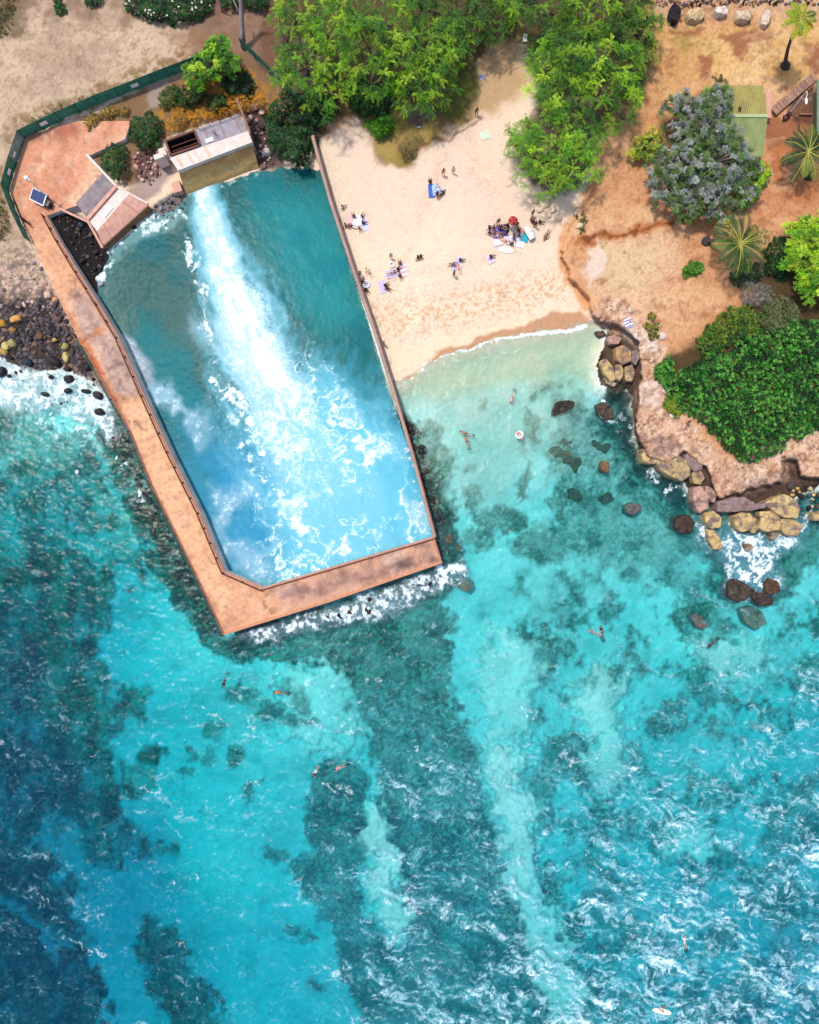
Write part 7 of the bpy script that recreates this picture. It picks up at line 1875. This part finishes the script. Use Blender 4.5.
def towel(px, py, w, l, rot, rgb, label, z=None, name='beach_towel', cat='towel', stripes=None):
    c = P(px, py, (zt(px, py) if z is None else z) + .03); R_ = Matrix.Rotation(math.radians(rot), 3, 'Z')
    mb = MB(); nx, ny = 8, 12; vs = []; fs = []; cs = []
    for j in range(ny + 1):
        for i in range(nx + 1):
            x, y = (i / nx - .5) * w, (j / ny - .5) * l
            q = c + R_ @ Vector((x, y, 0)); q.z += .03 + .03 * mnoise.noise(Vector((q.x * 2, q.y * 2, 1)))
            vs.append(q); cs.append(stripes if stripes and (j % 4 in (1, 2)) else rgb)
    for j in range(ny):
        for i in range(nx): a = j * (nx + 1) + i; fs.append((a, a + 1, a + nx + 2, a + nx + 1))
    mb.add(vs, fs); mb.c = cs
    o = mb.build(name, mat_attr('towel_cloth', .95, 8, .1, .2, .02), None, c, smooth=True); tag(o, label, cat)
    me = o.data; return o
LIL = lin(206, 190, 222, .78); WHT = lin(240, 238, 240, .86)
# by the wall
person(342.5, 208, 'sit', 110, 't', 'white', 'grey', 'black', 'person in white sitting against the basin wall, farthest up the beach')
person(345.5, 226, 'sit', 80, 'f', None, 'green', 'brown', 'person in green shorts sitting against the wall beside the pink towels')
towel(349.5, 220, 1.1, 2.0, 8, lin(236, 190, 184, .78), 'pink towel nearest the basin wall in the upper group')
towel(358, 222, 1.5, 2.0, -12, WHT, 'white towel in the middle of the upper group by the wall')
towel(365, 225, .9, 1.7, 10, lin(206, 206, 236, .8), 'pale lilac towel on the right of the upper group by the wall')
person(354, 217, 'sit', 200, 't', 'purple', 'navy', 'black', 'person in purple sitting between the pink and the white towel')
person(362.3, 217.5, 'sit', 160, 'f', 'navy', 'black', 'brown', 'person in navy sitting at the top of the white towel')
person(363, 223.5, 'sit', 90, 'b', 'purple', 'black', 'black', 'person in purple sitting on the pale lilac towel')
person(351, 226.5, 'lie', 75, 'b', 'maroon', 'black', 'black', 'person in maroon lying across the foot of the pink towel')
person(359.5, 229, 'sit', 20, 'f', 'pink', 'red', 'fair', 'person in pink sitting below the white towel')
person(360.5, 276, 'stand', 70, 't', 'maroon', 'maroon', 'black', 'person in maroon standing at the wall, lower beach')
person(369, 273, 'lie', 35, 'f', None, 'grey', 'brown', 'bare-chested person lying on the sand right of the maroon standing one')
person(362.5, 282, 'sit', 60, 'b', 'red', 'black', 'black', 'person in red sitting against the wall beside the white ring')
person(366, 290.5, 'sit', 40, 'b', 'maroon', 'navy', 'black', 'person in maroon sitting at the wall below the white ring')
# swim ring
def torus(name, c, R1, r1, rgb, label, cat):
    mb = MB(); n, m = 20, 8; vs = []; fs = []
    for i in range(n):
        a = 6.2832 * i / n
        for j in range(m):
            b = 6.2832 * j / m; vs.append(Vector(c) + Vector(((R1 + r1 * math.cos(b)) * math.cos(a), (R1 + r1 * math.cos(b)) * math.sin(a), r1 + r1 * math.sin(b))))
    for i in range(n):
        for j in range(m): fs.append((i * m + j, ((i + 1) % n) * m + j, ((i + 1) % n) * m + (j + 1) % m, i * m + (j + 1) % m))
    mb.add(vs, fs); o = mb.build(name, mat_objcol('vinyl', .35, 4, .04, 0), None, c, smooth=True); setcol(o, rgb); return tag(o, label, cat)
torus('swim_ring', G(366.5, 285), .42, .14, lin(206, 220, 250, .85), 'pale blue-white swim ring lying by the wall between two people', 'swim ring')
# lower middle group
person(391, 258, 'stand', 10, 't', 'yellow', 'brown', 'black', 'person in a yellow top standing at the head of the lower middle group')
torus('swim_ring', G(392, 265), .38, .12, lin(230, 226, 214, .82), 'cream swim ring in front of the person in the yellow top', 'swim ring')
person(400, 264, 'sit', 190, 't', 'grey', 'brown', 'brown', 'person in grey sitting at the top of the lower middle group')
towel(403.5, 269.5, 1.0, 2.1, 18, lin(226, 170, 184, .76), 'pink striped towel on the right of the lower middle group', stripes=lin(240, 220, 220, .82))
towel(392, 273.5, 1.9, 1.2, 15, LIL, 'lilac towel on the left of the lower middle group')
person(398, 270, 'sit', 140, 'b', 'maroon', 'purple', 'black', 'person in maroon sitting between the pink striped and lilac towels')
person(392.5, 273, 'lie', -70, 'f', 'navy', 'purple', 'black', 'person in navy lying on the lilac towel of the lower middle group')
person(400, 276.5, 'sit', 30, 't', 'brown', 'brown', 'black', 'person in brown sitting below the pink striped towel')
person(418, 258, 'sit', 100, 'b', 'black', 'navy', 'black', 'person in black sitting alone right of the lower middle group', )
person(420.5, 257.5, 'sit', 300, 't', 'navy', 'grey', 'brown', 'person in navy and grey beside the one in black, right of the lower middle group')
towel(383, 287, 1.2, 1.9, 20, LIL, 'lilac towel lowest down the beach, below the lower middle group')
person(385.3, 286.5, 'sit', 130, 'b', 'black', 'black', 'black', 'person in black sitting on the lowest lilac towel')
person(387.5, 289, 'sit', 60, 't', 'maroon', 'black', 'black', 'person in maroon sitting at the edge of the lowest lilac towel')
person(384, 345, 'stand', 100, 't', None, 'black', 'black', 'person in black shorts standing by the wall near the wet sand')
# blue mats under the scrub
towel(431.8, 191, 1.0, 2.0, 4, lin(70, 110, 200, .7), 'bright blue beach mat, left of the pair under the scrub')
towel(437.3, 189.5, 1.5, 1.7, 8, lin(170, 200, 236, .8), 'light blue beach mat, right of the pair under the scrub')
person(430, 183, 'sit', 180, 'b', 'maroon', 'navy', 'black', 'person in maroon sitting at the head of the bright blue mat')
person(437, 195, 'sit', 20, 't', 'navy', 'blue', 'black', 'person in navy sitting at the foot of the light blue mat')
person(441.5, 194.5, 'lie', -40, 'b', 'black', 'navy', 'black', 'person in black lying at the right of the light blue mat')
person(438, 189.5, 'lie', 10, 'f', None, 'white', 'brown', 'bare-chested person lying on the light blue mat')
person(443, 175, 'stand', 20, 't', 'orange', 'orange', 'black', 'person in orange walking on the upper beach above the blue mats')
person(453, 173, 'stand', -20, 't', 'white', 'grey', 'black', 'person in a white shirt walking beside the one in orange')
person(476, 115, 'stand', 30, 'b', 'black', 'white', 'black', 'person in black and white alone on the sandy path between the trees')
# crowded mats
crowd = [(489, 228.5, 'sit', 90, 'b', 'purple', 'black', 'black', 'person in purple sitting at the left end of the crowd, upper of two'), (489.2, 233.5, 'sit', 60, 't', 'navy', 'black', 'black', 'person in navy sitting at the left end of the crowd, lower of two'),
 (493.6, 228.2, 'sit', 150, 'f', 'maroon', 'navy', 'brown', 'person in maroon sitting second from the left in the upper row of the crowd'), (497.5, 224.2, 'stand', 10, 't', 'black', 'grey', 'black', 'person in black standing at the upper edge of the crowd'),
 (499.5, 229, 'sit', 200, 'b', 'purple', 'maroon', 'black', 'person in purple and maroon sitting in the upper row under the standing one in black'), (497, 233.7, 'lie', 80, 't', 'navy', 'blue', 'black', 'person in navy lying across the dark blue towel'),
 (503.5, 227.5, 'sit', 120, 't', 'orange', 'black', 'brown', 'person in orange sitting in the upper row, left of the navy pair'), (506.3, 229.8, 'sit', 240, 'f', 'blue', 'navy', 'black', 'person in blue sitting by the red umbrella, right of the one in orange'), (504, 233.5, 'lie', -60, 'b', 'black', 'purple', 'black', 'person in black lying below the one in orange'),
 (507.3, 226.4, 'sit', 30, 'b', 'navy', 'navy', 'black', 'person in all navy sitting beside the red umbrella'), (516, 227.8, 'stand', 20, 't', 'green', 'green', 'black', 'person in green standing right of the red umbrella'), (518.3, 231.5, 'sit', 160, 'b', 'black', 'green', 'black', 'person in black and green sitting under the one in green'),
 (523.5, 231.6, 'lie', 75, 'f', 'pink', 'red', 'fair', 'person in pink lying above the teal mat'), (513.3, 236, 'sit', 100, 't', 'grey', 'black', 'black', 'person in grey sitting on the middle white towel'), (518.6, 236, 'sit', 40, 't', 'blue', 'black', 'brown', 'person in blue sitting left of the teal mat'),
 (513.8, 240.3, 'sit', 0, 'f', 'purple', 'pink', 'brown', 'person in purple sitting on the lower white towel'), (511, 244.3, 'sit', 190, 'b', 'brown', 'black', 'black', 'person in brown sitting at the bottom of the crowd'), (504.6, 241, 'lie', 60, 'f', None, 'orange', 'brown', 'bare-chested person lying at the lower edge of the crowd'),
 (497.8, 236.6, 'sit', 50, 'f', 'white', 'white', 'fair', 'person all in white sitting at the lower left of the crowd'), (531.6, 215.5, 'stand', 40, 'b', 'black', 'black', 'black', 'person in all black standing by the pale rocks, highest of the four there'), (531, 220.8, 'sit', 150, 't', 'maroon', 'black', 'black', 'person in maroon sitting by the pale rocks'),
 (533, 223, 'sit', 30, 'b', 'black', 'grey', 'black', 'person in black and grey sitting by the pale rocks'), (534.4, 226.5, 'stand', -30, 'b', 'maroon', 'black', 'black', 'person in maroon and black standing lowest by the pale rocks'), (539.2, 222.8, 'sit', 80, 'b', 'black', 'brown', 'black', 'person in black and brown sitting alone right of the pale-rock group')]
for a in crowd: person(*a)
towel(498, 232.5, 1.6, 1.8, 5, lin(130, 120, 190, .7), 'violet towel under the left half of the crowd'); towel(504.5, 229.5, 1.2, 1.9, -5, lin(70, 76, 160, .66), 'dark blue towel left of the red umbrella')
towel(497.5, 239, 1.3, 1.9, 12, lin(236, 222, 232, .84), 'pale pink towel at the lower left of the crowd'); towel(512.5, 237.5, 1.7, 1.9, 6, lin(236, 232, 244, .84), 'white towel in the middle of the crowd')
towel(519.5, 241.5, 1.5, 1.7, -10, lin(240, 240, 244, .86), 'white towel at the lower right of the crowd'); towel(525.2, 236.7, 1.1, 1.5, -20, lin(50, 176, 196, .72), 'teal mat near the white windbreak'); towel(519.5, 236, 1.4, 1.4, 12, lin(190, 214, 240, .8), 'pale blue towel left of the teal mat')
towel(505, 236, 1.2, 1.5, 0, lin(226, 206, 216, .8), 'pale rose towel between the violet and white towels')
um = empty('beach_umbrella', G(511.3, 225.8)); tag(um, 'dark red beach umbrella with a pale edge above the crowd', 'umbrella')
b_ = Vector(um.location); mb = MB(); mb.tube([b_, b_ + Vector((0, 0, 2.1))], .025, 6); mb.build('pole', m_white, um)
mb = MB(); vs = [b_ + Vector((0, 0, 2.12))]; fs = []
for k in range(16):
    a = 6.2832 * k / 16; rr = .66 + (.05 if k % 2 else 0); vs.append(b_ + Vector((rr * .45 * math.cos(a), rr * .45 * math.sin(a), 2.04))); vs.append(b_ + Vector((rr * math.cos(a), rr * math.sin(a), 1.72)))
for k in range(16):
    k2 = (k + 1) % 16; fs += [(0, 1 + 2 * k, 1 + 2 * k2), (1 + 2 * k, 2 + 2 * k, 2 + 2 * k2, 1 + 2 * k2)]
mb.add(vs, fs); mb.c = [lin(150, 24, 30, .7) if (i % 8 < 5) else lin(220, 90, 80, .74) for i in range(len(vs))]
mb.build('canopy', mat_attr('umbrella_cloth', .8, 6, .08, 0), um)
# windbreak, boards
def board(px, py, L, W_, rot, rgb, label, z=None, name='surfboard', cat='surfboard'):
    c = G(px, py) if z is None else P(px, py, z); R_ = Matrix.Rotation(math.radians(rot), 3, 'Z'); mb = MB(); n = 18; vs = []; fs = []
    for sd in (0, 1):
        for i in range(n):
            a = 6.2832 * i / n; x = math.cos(a); y = math.sin(a); w_ = W_ * .5 * y * (1 - .12 * x); l_ = L * .5 * x
            for s, zz in ((1, .05), (.6, .085)) if sd else ((1, .03), (.6, .0)):
                q = R_ @ Vector((w_ * s, l_ * s, 0)); vs.append(c + q + Vector((0, 0, zz + .05 + .06 * (x * x) * (x > 0))))
    for sd in (0, 1):
        o_ = sd * 2 * n
        for i in range(n):
            j = (i + 1) % n; f = (o_ + 2 * i, o_ + 2 * j, o_ + 2 * j + 1, o_ + 2 * i + 1); fs.append(f if sd else f[::-1])
        f = tuple(o_ + 2 * i + 1 for i in range(n)); fs.append(f if sd else f[::-1])
    for i in range(n): j = (i + 1) % n; fs.append((2 * i, 2 * j, 2 * n + 2 * j, 2 * n + 2 * i)[::-1])
    mb.add(vs, fs); root = empty(name, c); tag(root, label, cat)
    o = mb.build('hull', mat_objcol('gelcoat', .3, 3, .05, 0), root, smooth=False); setcol(o, rgb)
    fb = MB(); t = c + R_ @ Vector((0, -L * .42, 0)); fb.prism([t + Vector((-.01, -.08, .0)), t + Vector((.01, -.08, 0)), t + Vector((.01, .08, 0)), t + Vector((-.01, .08, 0))], -.12); o = fb.build('fin', m_dark, root)
    return root
board(505.5, 250, 2.3, .95, 80, WHT, 'white board lying on the sand just below the crowd')
wbk = empty('windbreak', G(531.5, 233)); tag(wbk, 'white curved sunshade tent at the right end of the crowd', 'tent')
b_ = Vector(wbk.location); mb = MB(); vs = []; fs = []
for i in range(7):
    t = i / 6 - .5
    for k in range(6):
        a = math.radians(12 + k * 22); vs.append(b_ + Matrix.Rotation(.5, 3, 'Z') @ Vector((-.55 + .9 * math.cos(a) * (1 - t * t), t * 2.0, 1.0 * math.sin(a) * (1 - t * t * 1.2))))
for i in range(6):
    for k in range(5): a = i * 6 + k; fs.append((a, a + 1, a + 7, a + 6))
mb.add(vs, fs); mb.build('canopy', m_white, wbk, smooth=True)
mb = MB(); mb.tube([vs[18 + k] + Vector((0, 0, .02)) for k in range(6)], .02, 5); mb.build('pole', m_dark, wbk)
# left of the crowd and below it
towel(490, 258.5, 1.1, 1.5, 30, lin(222, 200, 214, .78), 'pale rose towel alone below the crowd'); person(490.3, 257.5, 'sit', 100, 'b', 'maroon', 'black', 'black', 'person in maroon sitting on the lone rose towel below the crowd')
towel(455, 263, 1.2, 2.0, 4, LIL, 'lilac towel, left of the lone pair in mid beach'); towel(458.5, 263.5, 1.0, 1.9, -6, lin(226, 214, 236, .82), 'pale mauve towel, right of the lone pair in mid beach')
person(460, 260.8, 'sit', 90, 'b', 'navy', 'black', 'black', 'person in navy at the head of the pale mauve towel'); person(453.4, 265, 'sit', 270, 't', 'grey', 'brown', 'brown', 'person in grey at the left of the mid beach lilac towel')
person(458.5, 268, 'lie', 20, 'f', 'pink', 'orange', 'fair', 'person in pink lying at the foot of the pale mauve towel'); person(453.5, 275.6, 'stand', 60, 'b', 'black', 'maroon', 'black', 'person in black standing below the mid beach lilac towel')
person(546.6, 235.6, 'lie', 150, 't', 'brown', 'brown', 'black', 'person in brown lying alone at the right of the crowd toward the bank')
towel(485, 135, 1.4, 1.2, 20, lin(206, 222, 196, .8), 'pale green mat spread on the open sand by the yellow-green tree', name='picnic_mat', cat='mat')
towel(482, 77, .9, .8, 20, lin(180, 176, 200, .74), 'greyish lilac cloth left on the shaded path between the trees', name='picnic_mat', cat='mat')
towel(628.5, 323, 1.2, 1.3, 20, WHT, 'white and violet checked cloth spread on the rock platform', name='picnic_mat', cat='mat', stripes=lin(130, 120, 200, .7))
person(685.5, 423, 'stand', 60, 't', 'black', 'pink', 'black', 'person in black and pink standing on the rock platform below the hedge')
person(27, 221.5, 'stand', -60, 't', 'maroon', 'black', 'black', 'person in maroon leaning at the fence on the walkway, left of two', z=ZD); person(28.6, 224, 'stand', 120, 'b', 'navy', 'black', 'black', 'person in navy at the fence on the walkway, right of two', z=ZD)
# white folding chair at the shade edge, white bag
ch = empty('folding_chair', G(524.5, 41.5)); tag(ch, 'white folding chair in the shade at the top of the sandy path', 'chair')
b_ = Vector(ch.location)
MB().box(b_ + Vector((0, 0, .42)), (.62, .6, .05)).build('seat', m_white, ch); MB().box(b_ + Vector((0, .34, .75)), (.62, .05, .62)).build('backrest', m_white, ch)
for (x, y) in ((-.27, -.27), (.27, -.27), (-.27, .3), (.27, .3)): MB().tube([b_ + Vector((x, y, 0)), b_ + Vector((x, y, .42))], .022, 6).build('leg', m_dark, ch)
bgq = empty('cooler_box', G(419, 126.5)); tag(bgq, 'small white cooler box on the grass below the grey thicket', 'cooler'); b_ = Vector(bgq.location)
MB().box(b_ + Vector((0, 0, .2)), (.6, .38, .4)).build('body', m_white, bgq, bevel=.03); MB().box(b_ + Vector((0, 0, .43)), (.62, .4, .06)).build('lid', mat_plain('cooler_blue', lin(60, 90, 140, .6), .5), bgq)
MB().tube([b_ + Vector((-.3, 0, .46)), b_ + Vector((-.2, 0, .58)), b_ + Vector((.2, 0, .58)), b_ + Vector((.3, 0, .46))], .015).build('handle', m_dark, bgq)
# swimmers
person(465.3, 433.2, 'swim', 70, 't', None, 'black', 'black', 'swimmer in the shallow bay near the basin wall, upper of two', z=.0); person(466.5, 441, 'swim', 20, 't', None, 'maroon', 'black', 'swimmer in the shallow bay near the basin wall, lower of two', z=.0)
torus('swim_ring', P(519.3, 435, 0.0), .46, .18, lin(244, 240, 240, .88), 'white swim ring floating in the shallow bay', 'swim ring'); person(519.3, 435.2, 'lie', 40, 'f', 'pink', 'white', 'fair', 'person in pink lying back in the floating white ring', z=.2)
person(512, 398, 'swim', 160, 'f', None, 'red', 'brown', 'swimmer alone in the pale water close to the beach', z=.0)
person(224.5, 681.5, 'swim', 160, 'b', 'black', 'black', 'black', 'snorkeller in black off the outer corner of the walkway', z=.0); person(279.5, 692.5, 'swim', 80, 't', 'orange', 'red', 'black', 'snorkeller in orange over the small reef heads', z=.0)
person(315.5, 772, 'swim', 155, 'f', 'navy', 'white', 'black', 'snorkeller in navy at the top of the dark reef, left of two', z=.02); person(339.5, 767.5, 'swim', 112, 'f', 'pink', 'grey', 'black', 'snorkeller in pink with black fins at the top of the dark reef, right of two', z=.02)
person(601.5, 631.5, 'swim', 10, 't', 'black', 'black', 'black', 'snorkeller in black in the eastern bay, right of two', z=.02); person(594, 632.5, 'swim', 60, 'f', 'grey', 'grey', 'fair', 'snorkeller in grey in the eastern bay, left of two', z=.02)
person(711.5, 644, 'swim', 130, 'b', 'black', 'navy', 'black', 'snorkeller alone south of the headland rocks', z=.02); person(684.5, 941.5, 'swim', 10, 'f', 'white', 'white', 'fair', 'swimmer in white amid the choppy water, lower right', z=.05)
board(661.5, 1011, 3.0, .85, 78, lin(240, 232, 206, .86), 'cream paddleboard on the choppy water at the bottom', z=.02, name='paddleboard', cat='paddleboard'); person(661, 1006.5, 'sit', 100, 't', 'white', 'grey', 'black', 'person in white sitting on the cream paddleboard', z=.14)
torus('buoy', P(77.5, 472, 0), .16, .14, lin(240, 240, 240, .88), 'small white buoy floating west of the walkway', 'buoy')
# ================================================================== camera, light
cam = bpy.data.cameras.new('camera'); co = bpy.data.objects.new('camera', cam); COL.objects.link(co)
co.location = (0, 0, H); co.rotation_euler = (0, 0, 0)
cam.sensor_fit = 'VERTICAL'; cam.sensor_height = 24; cam.lens = 24 * H / (1024 * S)
cam.clip_end = 20000; cam.clip_start = 1
SC.camera = co
sun_el, sun_dir = math.radians(66), Vector((-0.78, 0.62, 0))    # where the sun stands, in plan
sun_dir.normalize()
sv = Vector((sun_dir.x * math.cos(sun_el), sun_dir.y * math.cos(sun_el), math.sin(sun_el)))
sl = bpy.data.lights.new('sun', 'SUN'); sl.energy = 2.3; sl.angle = math.radians(4); sl.color = (1, .955, .88)
so = bpy.data.objects.new('sun', sl); COL.objects.link(so); so.location = (0, 0, 80)
so.rotation_euler = sv.to_track_quat('Z', 'Y').to_euler()
w = bpy.data.worlds.new('World'); SC.world = w; w.use_nodes = True
nt = w.node_tree
bg = nt.nodes.get('Background') or nt.nodes.new('ShaderNodeBackground')
sk = nt.nodes.new('ShaderNodeTexSky'); sk.sky_type = 'NISHITA'; sk.sun_disc = False
sk.sun_elevation = sun_el; sk.sun_rotation = math.atan2(sv.x, sv.y)
sk.dust_density = 2.0
nt.links.new(sk.outputs[0], bg.inputs['Color']); bg.inputs['Strength'].default_value = .15
SC.view_settings.view_transform = 'Standard'; SC.view_settings.look = 'None'; SC.view_settings.gamma = 1
SC.view_settings.exposure = 0.58; SC.view_settings.use_curve_mapping = False
SC.render.engine = 'CYCLES'
cy = SC.cycles
cy.use_denoising = True
cy.max_bounces = 6; cy.transparent_max_bounces = 12; cy.volume_bounces = 0
cy.caustics_reflective = False; cy.caustics_refractive = False
